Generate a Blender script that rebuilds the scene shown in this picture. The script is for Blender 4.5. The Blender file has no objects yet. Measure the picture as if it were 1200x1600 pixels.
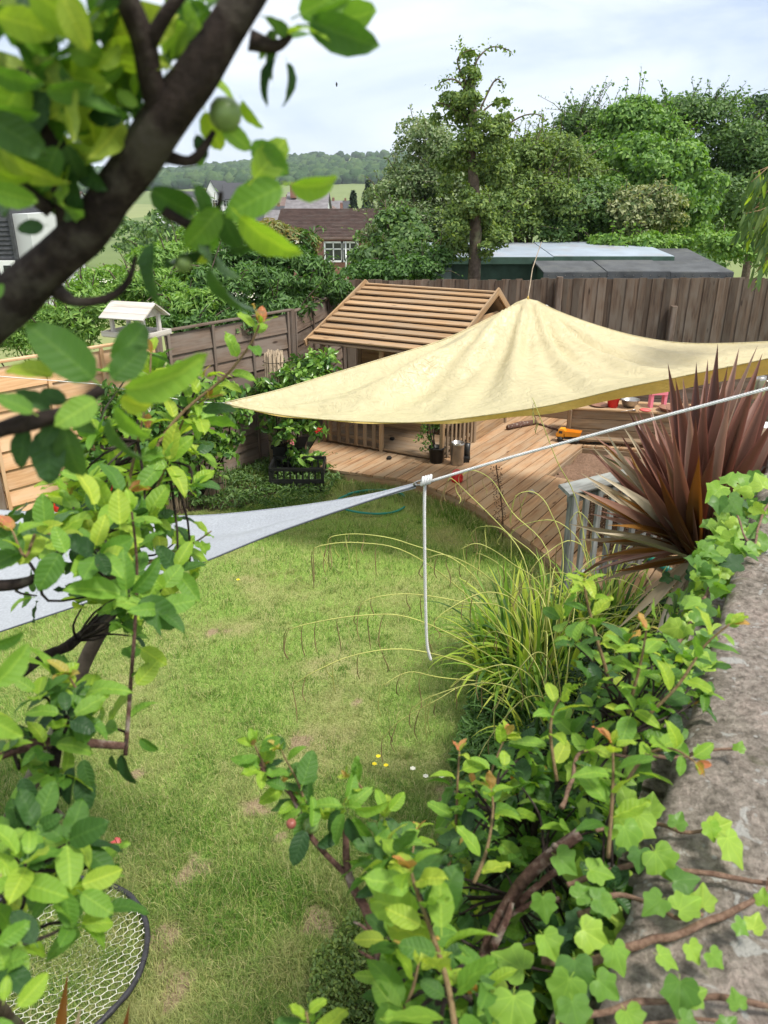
import bpy, math, random
import numpy as np
from mathutils import Vector, Matrix, noise as mnoise

scene = bpy.context.scene
COL = scene.collection
rad = math.radians
# ------------------------------------------------------------------ camera, sky, sun, exposure
PITCH = rad(22.6); CAMH = 3.1; FPX = 1202.0
cam_d = bpy.data.cameras.new("camera")
cam_d.sensor_fit = 'VERTICAL'; cam_d.sensor_height = 34.6; cam_d.lens = 26.0
cam_d.clip_start = 0.05; cam_d.clip_end = 9000
cam_d.dof.use_dof = True; cam_d.dof.focus_distance = 6.5; cam_d.dof.aperture_fstop = 8.0
cam = bpy.data.objects.new("camera", cam_d); COL.objects.link(cam)
cam.location = (0, 0, CAMH); cam.rotation_euler = (rad(90) - PITCH, 0, 0)
scene.camera = cam
SUN_EL, SUN_AZ = 60.0, 118.0        # azimuth measured from +Y towards +X
world = bpy.data.worlds.new("World"); scene.world = world; world.use_nodes = True
wn, wl = world.node_tree.nodes, world.node_tree.links
wn.clear()
def wnode(t, **k):
    n = wn.new(t)
    for a, b in k.items(): setattr(n, a, b)
    return n
w_out = wnode('ShaderNodeOutputWorld')
sky = wnode('ShaderNodeTexSky', sky_type='NISHITA', sun_disc=False)
sky.sun_elevation = rad(SUN_EL); sky.sun_rotation = rad(SUN_AZ)
bg1 = wnode('ShaderNodeBackground'); bg1.inputs[1].default_value = 0.09
wl.new(sky.outputs[0], bg1.inputs[0])
tc = wnode('ShaderNodeTexCoord'); mp = wnode('ShaderNodeMapping')
mp.inputs['Scale'].default_value = (1.5, 1.5, 5.0); mp.inputs['Location'].default_value = (1.3, .4, .35)
wl.new(tc.outputs['Generated'], mp.inputs[0])
cn = wnode('ShaderNodeTexNoise'); cn.inputs['Scale'].default_value = 1.5; cn.inputs['Detail'].default_value = 7; cn.inputs['Roughness'].default_value = .55; cn.inputs['Distortion'].default_value = .4
wl.new(mp.outputs[0], cn.inputs[0])
cr = wnode('ShaderNodeValToRGB')
cr.color_ramp.elements[0].position = .34; cr.color_ramp.elements[0].color = (.37, .425, .52, 1)
cr.color_ramp.elements[1].position = .62; cr.color_ramp.elements[1].color = (.655, .66, .675, 1)
e = cr.color_ramp.elements.new(.48); e.color = (.54, .57, .62, 1)
wl.new(cn.outputs[0], cr.inputs[0])
# the overcast layer is whiter overhead, bluer and thinner towards the horizon
sx = wnode('ShaderNodeSeparateXYZ'); wl.new(tc.outputs['Generated'], sx.inputs[0])
hr = wnode('ShaderNodeValToRGB')
hr.color_ramp.elements[0].position = 0.0; hr.color_ramp.elements[0].color = (.82, .90, 1.0, 1)
hr.color_ramp.elements[1].position = .34; hr.color_ramp.elements[1].color = (1.05, 1.04, 1.02, 1)
e = hr.color_ramp.elements.new(.12); e.color = (.90, .95, 1.01, 1)
wl.new(sx.outputs[2], hr.inputs[0])
mulc = wnode('ShaderNodeMix', data_type='RGBA', blend_type='MULTIPLY'); mulc.inputs[0].default_value = 1
wl.new(cr.outputs[0], mulc.inputs[6]); wl.new(hr.outputs[0], mulc.inputs[7])
bg2 = wnode('ShaderNodeBackground'); bg2.inputs[1].default_value = 0.86
wl.new(mulc.outputs[2], bg2.inputs[0])
mixw = wnode('ShaderNodeMixShader'); mixw.inputs[0].default_value = .90
wl.new(bg1.outputs[0], mixw.inputs[1]); wl.new(bg2.outputs[0], mixw.inputs[2]); wl.new(mixw.outputs[0], w_out.inputs[0])
sun_d = bpy.data.lights.new("sun", 'SUN'); sun_d.energy = 2.3; sun_d.angle = rad(12); sun_d.color = (1, .95, .86)
sun = bpy.data.objects.new("sun", sun_d); COL.objects.link(sun)
sdir = Vector((math.sin(rad(SUN_AZ)) * math.cos(rad(SUN_EL)), math.cos(rad(SUN_AZ)) * math.cos(rad(SUN_EL)), math.sin(rad(SUN_EL))))
sun.rotation_euler = sdir.to_track_quat('Z', 'Y').to_euler()
scene.view_settings.view_transform = 'Standard'; scene.view_settings.look = 'None'
scene.view_settings.exposure = 1.14; scene.view_settings.gamma = 1.0
scene.view_settings.use_curve_mapping = False
scene.cycles.use_denoising = True
scene.cycles.max_bounces = 7; scene.cycles.transparent_max_bounces = 8; scene.cycles.volume_bounces = 0

# ------------------------------------------------------------------ helpers
CAM = Vector((0, 0, CAMH))
def ray(x, y):
    u = (x - 600) / FPX; v = (800 - y) / FPX
    return Vector((u, math.cos(PITCH) + v * math.sin(PITCH), -math.sin(PITCH) + v * math.cos(PITCH)))
def gz(x, y, z=0.0):
    d = ray(x, y); return CAM + d * ((z - CAMH) / d.z)
def at(x, y, Y):
    d = ray(x, y); return CAM + d * (Y / d.y)
def ad(x, y, dist):
    return CAM + ray(x, y).normalized() * dist
def inview(p):
    dx, dy, dz = p[0], p[1], p[2] - CAMH
    dep = dy * math.cos(PITCH) - dz * math.sin(PITCH)
    if dep < .1: return False
    up = dy * math.sin(PITCH) + dz * math.cos(PITCH)
    return abs(dx / dep) < .56 and abs(up / dep) < .72
rng = np.random.RandomState(7); random.seed(7)
def U(a, b): return random.uniform(a, b)
WM = {}
def tag(o, label=None, cat=None, group=None, kind=None):
    if label: o['label'] = label
    if cat: o['category'] = cat
    if group: o['group'] = group
    if kind: o['kind'] = kind
    return o
def setm(o, M, parent=None):
    WM[o.name] = M.copy()
    if parent is not None:
        o.parent = parent; o.matrix_basis = WM[parent.name].inverted() @ M
    else: o.matrix_basis = M
def thing(name, label, cat, loc, rz=0.0, group=None):
    o = bpy.data.objects.new(name, None); COL.objects.link(o)
    o.empty_display_size = .1
    setm(o, Matrix.Translation(Vector(loc)) @ Matrix.Rotation(rz, 4, 'Z'))
    return tag(o, label, cat, group)
def link(name, me, parent=None, M=None):
    o = bpy.data.objects.new(name, me); COL.objects.link(o)
    setm(o, M if M is not None else Matrix.Identity(4), parent); return o
def np_mesh(name, V, F, mats, smooth=False, uv=None, fm=None):
    """V (n,3), F (m,k) constant k, uv per loop (m*k,2)"""
    me = bpy.data.meshes.new(name)
    V = np.asarray(V, dtype=np.float32); F = np.asarray(F, dtype=np.int32)
    m, k = F.shape
    me.vertices.add(len(V)); me.vertices.foreach_set('co', V.ravel())
    me.loops.add(m * k); me.loops.foreach_set('vertex_index', F.ravel())
    me.polygons.add(m); me.polygons.foreach_set('loop_start', np.arange(0, m * k, k, dtype=np.int32))
    me.polygons.foreach_set('loop_total', np.full(m, k, dtype=np.int32))
    if smooth: me.polygons.foreach_set('use_smooth', np.ones(m, dtype=bool))
    if uv is not None:
        l = me.uv_layers.new(name='uv'); l.data.foreach_set('uv', np.asarray(uv, dtype=np.float32).ravel())
    for mt in (mats if isinstance(mats, (list, tuple)) else [mats]): me.materials.append(mt)
    if fm is not None: me.polygons.foreach_set('material_index', np.asarray(fm, dtype=np.int32))
    me.update(calc_edges=True); return me
class MB:
    def __init__(s): s.v = []; s.f = []; s.sm = []
    def add(s, vs, fs, smooth=False):
        b = len(s.v); s.v += [tuple(v) for v in vs]; s.f += [tuple(i + b for i in f) for f in fs]; s.sm += [smooth] * len(fs); return s
    def box(s, c, size, R=None):
        hx, hy, hz = size[0] / 2, size[1] / 2, size[2] / 2
        vs = []
        for dx, dy, dz in ((-1,-1,-1),(1,-1,-1),(1,1,-1),(-1,1,-1),(-1,-1,1),(1,-1,1),(1,1,1),(-1,1,1)):
            p = Vector((dx * hx, dy * hy, dz * hz))
            if R is not None: p = R @ p
            vs.append(p + Vector(c))
        return s.add(vs, [(0,3,2,1),(4,5,6,7),(0,1,5,4),(1,2,6,5),(2,3,7,6),(3,0,4,7)])
    def tube(s, pts, radii, n=8, cap=True, wob=0.0, smooth=True, sub=1):
        pts = [Vector(p) for p in pts]
        if not isinstance(radii, (list, tuple)): radii = [radii] * len(pts)
        if len(radii) != len(pts):
            radii = [float(np.interp(i / (len(pts) - 1), np.linspace(0, 1, len(radii)), radii)) for i in range(len(pts))]
        if sub > 1 and len(pts) > 2: pts, radii = smooth_path(pts, radii, sub)
        rings = []; nrm = None
        for i, p in enumerate(pts):
            t = (pts[min(i + 1, len(pts) - 1)] - pts[max(i - 1, 0)])
            if t.length < 1e-9: t = Vector((0, 0, 1))
            t.normalize()
            if nrm is None:
                nrm = t.orthogonal().normalized()
            else:
                nrm = nrm - t * nrm.dot(t)
                nrm = nrm.normalized() if nrm.length > 1e-6 else t.orthogonal().normalized()
            b = t.cross(nrm)
            ring = []
            for k in range(n):
                a = 2 * math.pi * k / n
                r = radii[i]
                if wob: r *= 1 + wob * mnoise.noise(Vector((p.x * 25 + k * 1.7, p.y * 25, p.z * 25 + k)))
                ring.append(p + (nrm * math.cos(a) + b * math.sin(a)) * r)
            rings.append(ring)
        vs = [v for r in rings for v in r]; fs = []
        for i in range(len(pts) - 1):
            for k in range(n):
                k2 = (k + 1) % n
                fs.append((i * n + k, i * n + k2, (i + 1) * n + k2, (i + 1) * n + k))
        if cap: fs.append(tuple(range(n - 1, -1, -1))); fs.append(tuple((len(pts) - 1) * n + k for k in range(n)))
        return s.add(vs, fs, smooth)
    def lathe(s, prof, c=(0, 0, 0), n=20, smooth=True):
        c = Vector(c); vs = []; fs = []
        for r, z in prof:
            for k in range(n):
                a = 2 * math.pi * k / n; vs.append(c + Vector((r * math.cos(a), r * math.sin(a), z)))
        for i in range(len(prof) - 1):
            for k in range(n):
                k2 = (k + 1) % n; fs.append((i * n + k, i * n + k2, (i + 1) * n + k2, (i + 1) * n + k))
        return s.add(vs, fs, smooth)
    def prism(s, poly, z0, z1):
        n = len(poly)
        vs = [(p[0], p[1], z0) for p in poly] + [(p[0], p[1], z1) for p in poly]
        fs = [tuple(range(n - 1, -1, -1)), tuple(range(n, 2 * n))]
        fs += [(i, (i + 1) % n, (i + 1) % n + n, i + n) for i in range(n)]
        return s.add(vs, fs)
    def mesh(s, name, mat):
        me = bpy.data.meshes.new(name); me.from_pydata(s.v, [], s.f)
        me.polygons.foreach_set('use_smooth', s.sm)
        for m in (mat if isinstance(mat, (list, tuple)) else [mat]): me.materials.append(m)
        me.update(); return me
    def build(s, name, mat, parent=None, origin=None):
        """verts are in world space; object origin is put at origin (or at the parent's)"""
        if origin is not None: M = Matrix.Translation(Vector(origin))
        elif parent is not None: M = WM[parent.name]
        else: M = Matrix.Identity(4)
        Mi = M.inverted(); s.v = [tuple(Mi @ Vector(v)) for v in s.v]
        return link(name, s.mesh(name, mat), parent, M)
    def local(s, name, mat, parent=None, M=None):
        """verts already local to M (or to the parent)"""
        if M is None: M = WM[parent.name] if parent is not None else Matrix.Identity(4)
        return link(name, s.mesh(name, mat), parent, M)
def smooth_path(pts, radii, sub):
    out, ro = [], []
    n = len(pts)
    for i in range(n - 1):
        p0 = pts[max(i - 1, 0)]; p1 = pts[i]; p2 = pts[i + 1]; p3 = pts[min(i + 2, n - 1)]
        for k in range(sub):
            t = k / sub
            out.append(.5 * ((2 * p1) + (p2 - p0) * t + (2 * p0 - 5 * p1 + 4 * p2 - p3) * t * t + (3 * p1 - p0 - 3 * p2 + p3) * t ** 3))
            ro.append(radii[i] + (radii[i + 1] - radii[i]) * t)
    out.append(pts[-1]); ro.append(radii[-1]); return out, ro
def frame(p, xdir, up):
    x = Vector(xdir).normalized(); z = Vector(up); z = (z - x * z.dot(x))
    z = z.normalized() if z.length > 1e-6 else x.orthogonal().normalized()
    y = z.cross(x)
    M = Matrix((x, y, z)).transposed().to_4x4(); M.translation = Vector(p); return M
BC = {}
def board_mesh(L, w, t, mat):
    k = (round(L, 3), round(w, 3), round(t, 3), mat.name)
    if k in BC: return BC[k]
    c = min(w, t) * .16; hw, ht = w / 2, t / 2
    sec = [(-hw + c, -ht), (hw - c, -ht), (hw, -ht + c), (hw, ht - c), (hw - c, ht), (-hw + c, ht), (-hw, ht - c), (-hw, -ht + c)]
    vs = [(-L / 2, a, b) for a, b in sec] + [(L / 2, a, b) for a, b in sec]
    fs = [tuple(range(7, -1, -1)), tuple(range(8, 16))] + [(i, (i + 1) % 8, (i + 1) % 8 + 8, i + 8) for i in range(8)]
    fs = [tuple(reversed(f)) for f in fs]
    b = MB().add(vs, fs); BC[k] = b.mesh('board', mat); return BC[k]
def board(name, p0, p1, w, t, up, mat, parent=None):
    """w across, t along up"""
    p0, p1 = Vector(p0), Vector(p1)
    return link(name, board_mesh((p1 - p0).length, w, t, mat), parent, frame((p0 + p1) / 2, p1 - p0, up))

# ------------------------------------------------------------------ materials
def mat_new(name):
    m = bpy.data.materials.new(name); m.use_nodes = True; nt = m.node_tree; nt.nodes.clear()
    out = nt.nodes.new('ShaderNodeOutputMaterial'); return m, nt, out
def N(nt, t, ins=None, **k):
    n = nt.nodes.new(t)
    for a, b in k.items(): setattr(n, a, b)
    for a, b in (ins or {}).items():
        if hasattr(b, 'is_output'): nt.links.new(b, n.inputs[a])
        else: n.inputs[a].default_value = b
    return n
def ramp(nt, fac, stops):
    n = nt.nodes.new('ShaderNodeValToRGB'); r = n.color_ramp
    while len(r.elements) < len(stops): r.elements.new(.5)
    for e_, (p, c) in zip(r.elements, sorted(stops)):
        e_.position = p; e_.color = (c[0], c[1], c[2], 1)
    nt.links.new(fac, n.inputs[0]); return n.outputs[0]
def math_(nt, op, a, b=0.0, c=0.0):
    n = nt.nodes.new('ShaderNodeMath'); n.operation = op
    for i, v in enumerate((a, b, c)):
        if hasattr(v, 'is_output'): nt.links.new(v, n.inputs[i])
        else: n.inputs[i].default_value = v
    return n.outputs[0]
def mixc(nt, f, a, b, mode='MIX'):
    n = nt.nodes.new('ShaderNodeMix'); n.data_type = 'RGBA'; n.blend_type = mode
    for i, v in ((0, f), (6, a), (7, b)):
        if hasattr(v, 'is_output'): nt.links.new(v, n.inputs[i])
        elif i == 0: n.inputs[i].default_value = v
        else: n.inputs[i].default_value = (v[0], v[1], v[2], 1)
    return n.outputs[2]
def rnd(nt):
    oi = N(nt, 'ShaderNodeObjectInfo'); g = N(nt, 'ShaderNodeNewGeometry')
    return math_(nt, 'FRACT', math_(nt, 'ADD', oi.outputs['Random'], g.outputs['Random Per Island']))
def noise(nt, vec, scale, detail=4, rough=.55, dist=0):
    n = N(nt, 'ShaderNodeTexNoise', {'Scale': scale, 'Detail': detail, 'Roughness': rough, 'Distortion': dist})
    if vec is not None: nt.links.new(vec, n.inputs['Vector'])
    return n.outputs[0]
def ocoord(nt, scale=(1, 1, 1), rand=True):
    tcn = N(nt, 'ShaderNodeTexCoord'); m = N(nt, 'ShaderNodeMapping', {'Vector': tcn.outputs['Object'], 'Scale': scale})
    if rand:
        oi = N(nt, 'ShaderNodeObjectInfo'); k = math_(nt, 'MULTIPLY', oi.outputs['Random'], 37.0)
        cx = N(nt, 'ShaderNodeCombineXYZ', {0: k, 1: k, 2: k}); nt.links.new(cx.outputs[0], m.inputs['Location'])
    return m.outputs[0]
def bump(nt, h, strength=.3, dist=.01):
    return N(nt, 'ShaderNodeBump', {'Height': h, 'Strength': strength, 'Distance': dist}).outputs[0]
def pbsdf(nt, out, color, rough=.6, metal=0, spec=.3, normal=None):
    p = N(nt, 'ShaderNodeBsdfPrincipled', {'Roughness': rough, 'Metallic': metal, 'Specular IOR Level': spec})
    if hasattr(color, 'is_output'): nt.links.new(color, p.inputs['Base Color'])
    else: p.inputs['Base Color'].default_value = (color[0], color[1], color[2], 1)
    if normal is not None: nt.links.new(normal, p.inputs['Normal'])
    if out is not None: nt.links.new(p.outputs[0], out.inputs[0])
    return p
def leaf_mat(name, cols, trans=.35, veins=None, rough=.42, spec=.35, tmul=(1.25, 1.3, .55), blotch=True):
    m, nt, out = mat_new(name)
    r = rnd(nt); k = len(cols)
    col = ramp(nt, r, [(i / max(k - 1, 1), c) for i, c in enumerate(cols)])
    nrm = None
    if veins in ('pinnate', 'ivy'):
        sp_ = noise(nt, ocoord(nt), 75, 3, .6)
        col = mixc(nt, ramp(nt, sp_, [(.70, (0, 0, 0)), (.74, (.8, .8, .8))]), col, (.20, .13, .05))
    if blotch:
        nv = noise(nt, ocoord(nt), 45, 2)
        col = mixc(nt, math_(nt, 'MULTIPLY', nv, .35), col, mixc(nt, 1, col, (.62, .72, .6), 'MULTIPLY'))
    if veins:
        uvn = N(nt, 'ShaderNodeUVMap'); s = N(nt, 'ShaderNodeSeparateXYZ', {0: uvn.outputs[0]})
        u = math_(nt, 'ABSOLUTE', math_(nt, 'SUBTRACT', s.outputs[0], .5)); v = s.outputs[1]
        if veins == 'sword':
            mar = math_(nt, 'GREATER_THAN', u, .33)
            vm = math_(nt, 'MULTIPLY', mar, .9)
            st = noise(nt, N(nt, 'ShaderNodeMapping', {'Vector': ocoord(nt), 'Scale': (180, 3, 60)}).outputs[0], 1.0, 2)
            col = mixc(nt, math_(nt, 'MULTIPLY', st, .45), col, mixc(nt, 1, col, (1.7, 1.6, 1.7), 'MULTIPLY'))
            vm = math_(nt, 'MULTIPLY', vm, .9); h = st
        elif veins == 'pinnate':
            mid = math_(nt, 'LESS_THAN', u, .022)
            w = math_(nt, 'FRACT', math_(nt, 'SUBTRACT', math_(nt, 'MULTIPLY', v, 7.0), math_(nt, 'MULTIPLY', u, 5.5)))
            tri = math_(nt, 'ABSOLUTE', math_(nt, 'SUBTRACT', w, .5))
            lat = math_(nt, 'LESS_THAN', tri, .055)
            vm = math_(nt, 'MAXIMUM', mid, math_(nt, 'MULTIPLY', lat, .45))
            h = math_(nt, 'SUBTRACT', math_(nt, 'POWER', math_(nt, 'MULTIPLY', tri, 2.0), .5), math_(nt, 'MULTIPLY', mid, .8))
            h = math_(nt, 'ADD', h, math_(nt, 'MULTIPLY', noise(nt, ocoord(nt), 260, 2), .5))
        else:
            vm = None; v0 = math_(nt, 'SUBTRACT', v, .04)
            for a in (0, 34, 72, 112):
                ca, sa = math.cos(rad(a)), math.sin(rad(a))
                dd = math_(nt, 'ABSOLUTE', math_(nt, 'SUBTRACT', math_(nt, 'MULTIPLY', u, ca), math_(nt, 'MULTIPLY', v0, sa)))
                al = math_(nt, 'GREATER_THAN', math_(nt, 'ADD', math_(nt, 'MULTIPLY', u, sa), math_(nt, 'MULTIPLY', v0, ca)), 0)
                q = math_(nt, 'MULTIPLY', math_(nt, 'LESS_THAN', dd, .009 + .004 * (a == 0)), al)
                vm = q if vm is None else math_(nt, 'MAXIMUM', vm, q)
            net = N(nt, 'ShaderNodeTexVoronoi', {'Vector': ocoord(nt), 'Scale': 110.0}, feature='DISTANCE_TO_EDGE').outputs[0]
            fine = math_(nt, 'MULTIPLY', math_(nt, 'LESS_THAN', net, .06), .28)
            vm = math_(nt, 'MAXIMUM', vm, fine)
            h = math_(nt, 'MULTIPLY', vm, -1)
        col = mixc(nt, math_(nt, 'MULTIPLY', vm, .42), col, mixc(nt, 1, col, (1.9, 1.55, 1.7), 'MULTIPLY'))
        nrm = bump(nt, h, .35, .002)
    g = N(nt, 'ShaderNodeNewGeometry')
    under = mixc(nt, .5, col, (.16, .24, .12))
    colb = mixc(nt, math_(nt, 'MULTIPLY', g.outputs['Backfacing'], .55), col, under)
    p = pbsdf(nt, None, colb, rough, 0, spec, nrm)
    tr = N(nt, 'ShaderNodeBsdfTranslucent', {'Color': mixc(nt, 1, col, tmul, 'MULTIPLY')})
    if nrm is not None: nt.links.new(nrm, tr.inputs['Normal'])
    mx = N(nt, 'ShaderNodeMixShader', {0: trans}); nt.links.new(p.outputs[0], mx.inputs[1]); nt.links.new(tr.outputs[0], mx.inputs[2])
    nt.links.new(mx.outputs[0], out.inputs[0]); return m
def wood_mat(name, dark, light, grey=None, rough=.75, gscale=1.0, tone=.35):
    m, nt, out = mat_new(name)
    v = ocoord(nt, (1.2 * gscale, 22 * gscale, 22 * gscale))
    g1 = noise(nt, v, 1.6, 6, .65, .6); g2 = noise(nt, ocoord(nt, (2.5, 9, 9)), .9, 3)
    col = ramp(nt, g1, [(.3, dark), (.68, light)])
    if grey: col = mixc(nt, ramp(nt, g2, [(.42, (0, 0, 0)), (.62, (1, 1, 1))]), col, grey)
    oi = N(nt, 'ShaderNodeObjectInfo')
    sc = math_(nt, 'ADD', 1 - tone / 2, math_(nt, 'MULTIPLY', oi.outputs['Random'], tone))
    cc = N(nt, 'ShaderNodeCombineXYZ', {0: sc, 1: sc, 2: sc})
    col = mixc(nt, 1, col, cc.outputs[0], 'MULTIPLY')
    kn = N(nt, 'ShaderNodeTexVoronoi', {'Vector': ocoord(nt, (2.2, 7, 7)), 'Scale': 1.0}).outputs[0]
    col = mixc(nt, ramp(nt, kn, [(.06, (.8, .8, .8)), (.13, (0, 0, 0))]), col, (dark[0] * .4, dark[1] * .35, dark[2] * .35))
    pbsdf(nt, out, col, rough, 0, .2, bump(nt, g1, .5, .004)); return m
def plain_mat(name, color, rough=.5, metal=0, spec=.4, var=.15, vs=6.0, bmp=.1, bs=40, dirt=None):
    m, nt, out = mat_new(name)
    n1 = noise(nt, ocoord(nt), vs, 5)
    dk = tuple(c * (1 - var) for c in color); lt = tuple(min(1, c * (1 + var)) for c in color)
    col = ramp(nt, n1, [(.3, dk), (.7, lt)])
    if dirt: col = mixc(nt, ramp(nt, noise(nt, ocoord(nt), vs * .7, 6, .7), [(.5, (0, 0, 0)), (.68, (1, 1, 1))]), col, dirt)
    pbsdf(nt, out, col, rough, metal, spec, bump(nt, noise(nt, ocoord(nt), bs, 3), bmp, .004)); return m
def bark_mat(name, dark, light, lichen=None, scale=60):
    m, nt, out = mat_new(name)
    n1 = noise(nt, ocoord(nt, (1, 1, 1)), scale, 6, .7); n2 = noise(nt, ocoord(nt), scale * .25, 4)
    col = ramp(nt, n1, [(.3, dark), (.7, light)])
    if lichen: col = mixc(nt, ramp(nt, n2, [(.54, (0, 0, 0)), (.66, (.8, .8, .8))]), col, lichen)
    pbsdf(nt, out, col, .85, 0, .15, bump(nt, n1, .9, .006)); return m

M = {}
M['leaf'] = leaf_mat('leaf_green', [(.055, .14, .026), (.095, .22, .032), (.17, .34, .045), (.27, .45, .065)], .45, 'pinnate')
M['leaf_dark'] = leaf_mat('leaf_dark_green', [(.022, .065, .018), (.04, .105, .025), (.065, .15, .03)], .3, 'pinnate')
M['leaf_young'] = leaf_mat('leaf_yellow_green', [(.22, .40, .04), (.31, .48, .05), (.42, .54, .07)], .48, 'pinnate', tmul=(1.2, 1.2, .5))
M['leaf_tip'] = leaf_mat('leaf_orange_tip', [(.45, .33, .08), (.50, .22, .07), (.42, .36, .08), (.52, .16, .09)], .4, 'pinnate')
M['ivy'] = leaf_mat('ivy_leaf', [(.08, .19, .035), (.16, .32, .045), (.26, .44, .055), (.38, .54, .08)], .38, 'ivy')
M['ivy_dark'] = leaf_mat('ivy_leaf_dark', [(.025, .07, .025), (.05, .12, .03)], .22, 'ivy')
M['bark'] = bark_mat('apple_bark', (.012, .009, .008), (.05, .036, .03), (.085, .075, .06), 90)
M['bark_red'] = bark_mat('red_brown_bark', (.05, .025, .02), (.19, .11, .085), (.30, .26, .22), 110)
M['twig'] = bark_mat('green_twig_bark', (.16, .09, .05), (.26, .20, .10), None, 90)
M['bark_grey'] = bark_mat('grey_trunk_bark', (.06, .045, .032), (.17, .13, .10), (.16, .18, .10), 14)
M['vine'] = bark_mat('ivy_stem_bark', (.10, .055, .038), (.28, .185, .13), None, 120)
M['fruit'] = plain_mat('green_fruit_skin', (.16, .24, .07), .35, var=.3, vs=40)
M['fruit_red'] = plain_mat('red_fruit_skin', (.25, .08, .06), .35, var=.3, vs=40)
M['wood_warm'] = wood_mat('warm_playhouse_timber', (.22, .125, .06), (.47, .31, .17), (.34, .24, .15), tone=.35)
M['wood_brown'] = wood_mat('dark_brown_timber', (.13, .08, .045), (.33, .23, .14), (.24, .18, .125))  # timber a tone darker than the warm playhouse boards
M['wood_fence'] = wood_mat('weathered_fence_timber', (.06, .04, .03), (.17, .12, .085), (.15, .12, .095), tone=.7)
M['wood_lap'] = wood_mat('old_lap_panel_timber', (.075, .052, .038), (.20, .145, .11), (.18, .145, .12), tone=.5)
M['wood_orange'] = wood_mat('newer_orange_panel_timber', (.50, .27, .13), (.76, .49, .28), (.68, .46, .29), tone=.25)
M['wood_deck'] = wood_mat('deck_board_timber', (.23, .125, .065), (.47, .295, .165), (.39, .275, .175), tone=.3)
M['wood_grey'] = wood_mat('silver_grey_timber', (.10, .105, .10), (.24, .245, .235), (.31, .33, .325), tone=.3)
M['wood_pale'] = wood_mat('bleached_bird_table_timber', (.34, .29, .24), (.60, .56, .50), (.55, .53, .5), tone=.2)
M['felt'] = plain_mat('black_roof_felt', (.075, .08, .085), .85, var=.35, vs=3, bmp=.5, bs=200, dirt=(.11, .115, .11))
M['metal_roof'] = plain_mat('pale_metal_roof', (.36, .42, .49), .5, .15, .4, .15, 2, .1, 30, dirt=(.36, .36, .38))
M['rust'] = plain_mat('rust_patch', (.32, .13, .05), .9, var=.4)
M['green_paint'] = plain_mat('dark_green_paint', (.045, .09, .065), .6, var=.25)
M['grey_paint'] = plain_mat('grey_green_paint', (.13, .17, .17), .6, var=.2)
M['black_plastic'] = plain_mat('black_plastic', (.012, .012, .013), .4, var=.3, dirt=(.03, .03, .028))
M['steel'] = plain_mat('worn_steel', (.42, .40, .37), .28, .9, .5, .2, 12)
M['red'] = plain_mat('red_plastic', (.62, .02, .02), .4, var=.12)
M['red_faded'] = plain_mat('faded_red_plastic', (.66, .12, .11), .5, var=.15)
M['pink'] = plain_mat('pink_plastic', (.85, .25, .33), .45, var=.05)
M['orange'] = plain_mat('orange_toy_plastic', (.80, .33, .02), .4, var=.1)
M['teal'] = plain_mat('teal_plastic', (.02, .24, .19), .4, var=.1)
M['dark'] = plain_mat('dark_inside', (.015, .013, .012), .9, var=.3)  # near-black: painted shade inside the playhouse, own colour of small dark things
M['white_paint'] = plain_mat('white_paint', (.75, .76, .76), .5, var=.06)
M['render_wall'] = plain_mat('pale_render', (.52, .54, .55), .85, var=.05, vs=1)
M['terracotta'] = plain_mat('brown_ceramic', (.22, .11, .07), .6, var=.2)
M['brick_far'] = plain_mat('far_red_brick', (.26, .13, .095), .9, var=.25, vs=5)
M['tile_brown'] = plain_mat('brown_roof_tile', (.15, .10, .085), .85, var=.3, vs=2.5, dirt=(.19, .15, .13))
M['tile_grey'] = plain_mat('grey_slate_roof', (.17, .16, .165), .8, var=.25, vs=1.5)
M['slate_dark'] = plain_mat('dark_hung_slate', (.05, .052, .058), .7, var=.3, vs=8)
M['net'] = plain_mat('cream_net_cord', (.72, .72, .62), .8, var=.08)
M['rope'] = plain_mat('white_rope', (.74, .74, .73), .75, var=.08, vs=60, bmp=.6, bs=500)
M['pond_rim'] = plain_mat('black_rim_sleeve', (.03, .03, .036), .5, var=.4, vs=30, bmp=.6, bs=90)
def glass():
    m, nt, out = mat_new('dark_window_glass'); pbsdf(nt, out, (.03, .035, .04), .08, 0, .6); return m
M['glass'] = glass()
def bg_leaf(name, cols, trans=.3): return leaf_mat(name, cols, trans, None, .5, .3, blotch=False)
M['bl_mid'] = bg_leaf('tree_leaf_mid', [(.04, .10, .022), (.09, .185, .035), (.18, .29, .06)])
M['bl_grey'] = bg_leaf('tree_leaf_grey_green', [(.06, .12, .038), (.13, .20, .06), (.24, .31, .13), (.40, .44, .28)])
M['bl_bright'] = bg_leaf('tree_leaf_bright', [(.06, .15, .022), (.14, .29, .035), (.26, .43, .06)])
M['bl_dark'] = bg_leaf('tree_leaf_dark', [(.02, .05, .018), (.035, .075, .025), (.05, .10, .03)])
M['bl_olive'] = bg_leaf('tree_leaf_olive', [(.07, .13, .022), (.15, .24, .04), (.28, .36, .07)])
M['bl_var'] = bg_leaf('variegated_leaf', [(.06, .12, .03), (.14, .19, .05), (.42, .43, .20), (.5, .5, .3)])
M['bl_hedge'] = bg_leaf('hedge_leaf', [(.035, .10, .02), (.075, .18, .03), (.14, .28, .05)])
M['bl_lime'] = bg_leaf('lime_leaf', [(.10, .23, .03), (.19, .36, .05), (.28, .44, .07)])
M['bl_tip'] = bg_leaf('pinkish_tip_leaf', [(.20, .24, .07), (.30, .28, .10), (.33, .20, .10)])
M['bl_conifer'] = bg_leaf('conifer_needle', [(.010, .028, .015), (.02, .045, .022)], .05)
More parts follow.
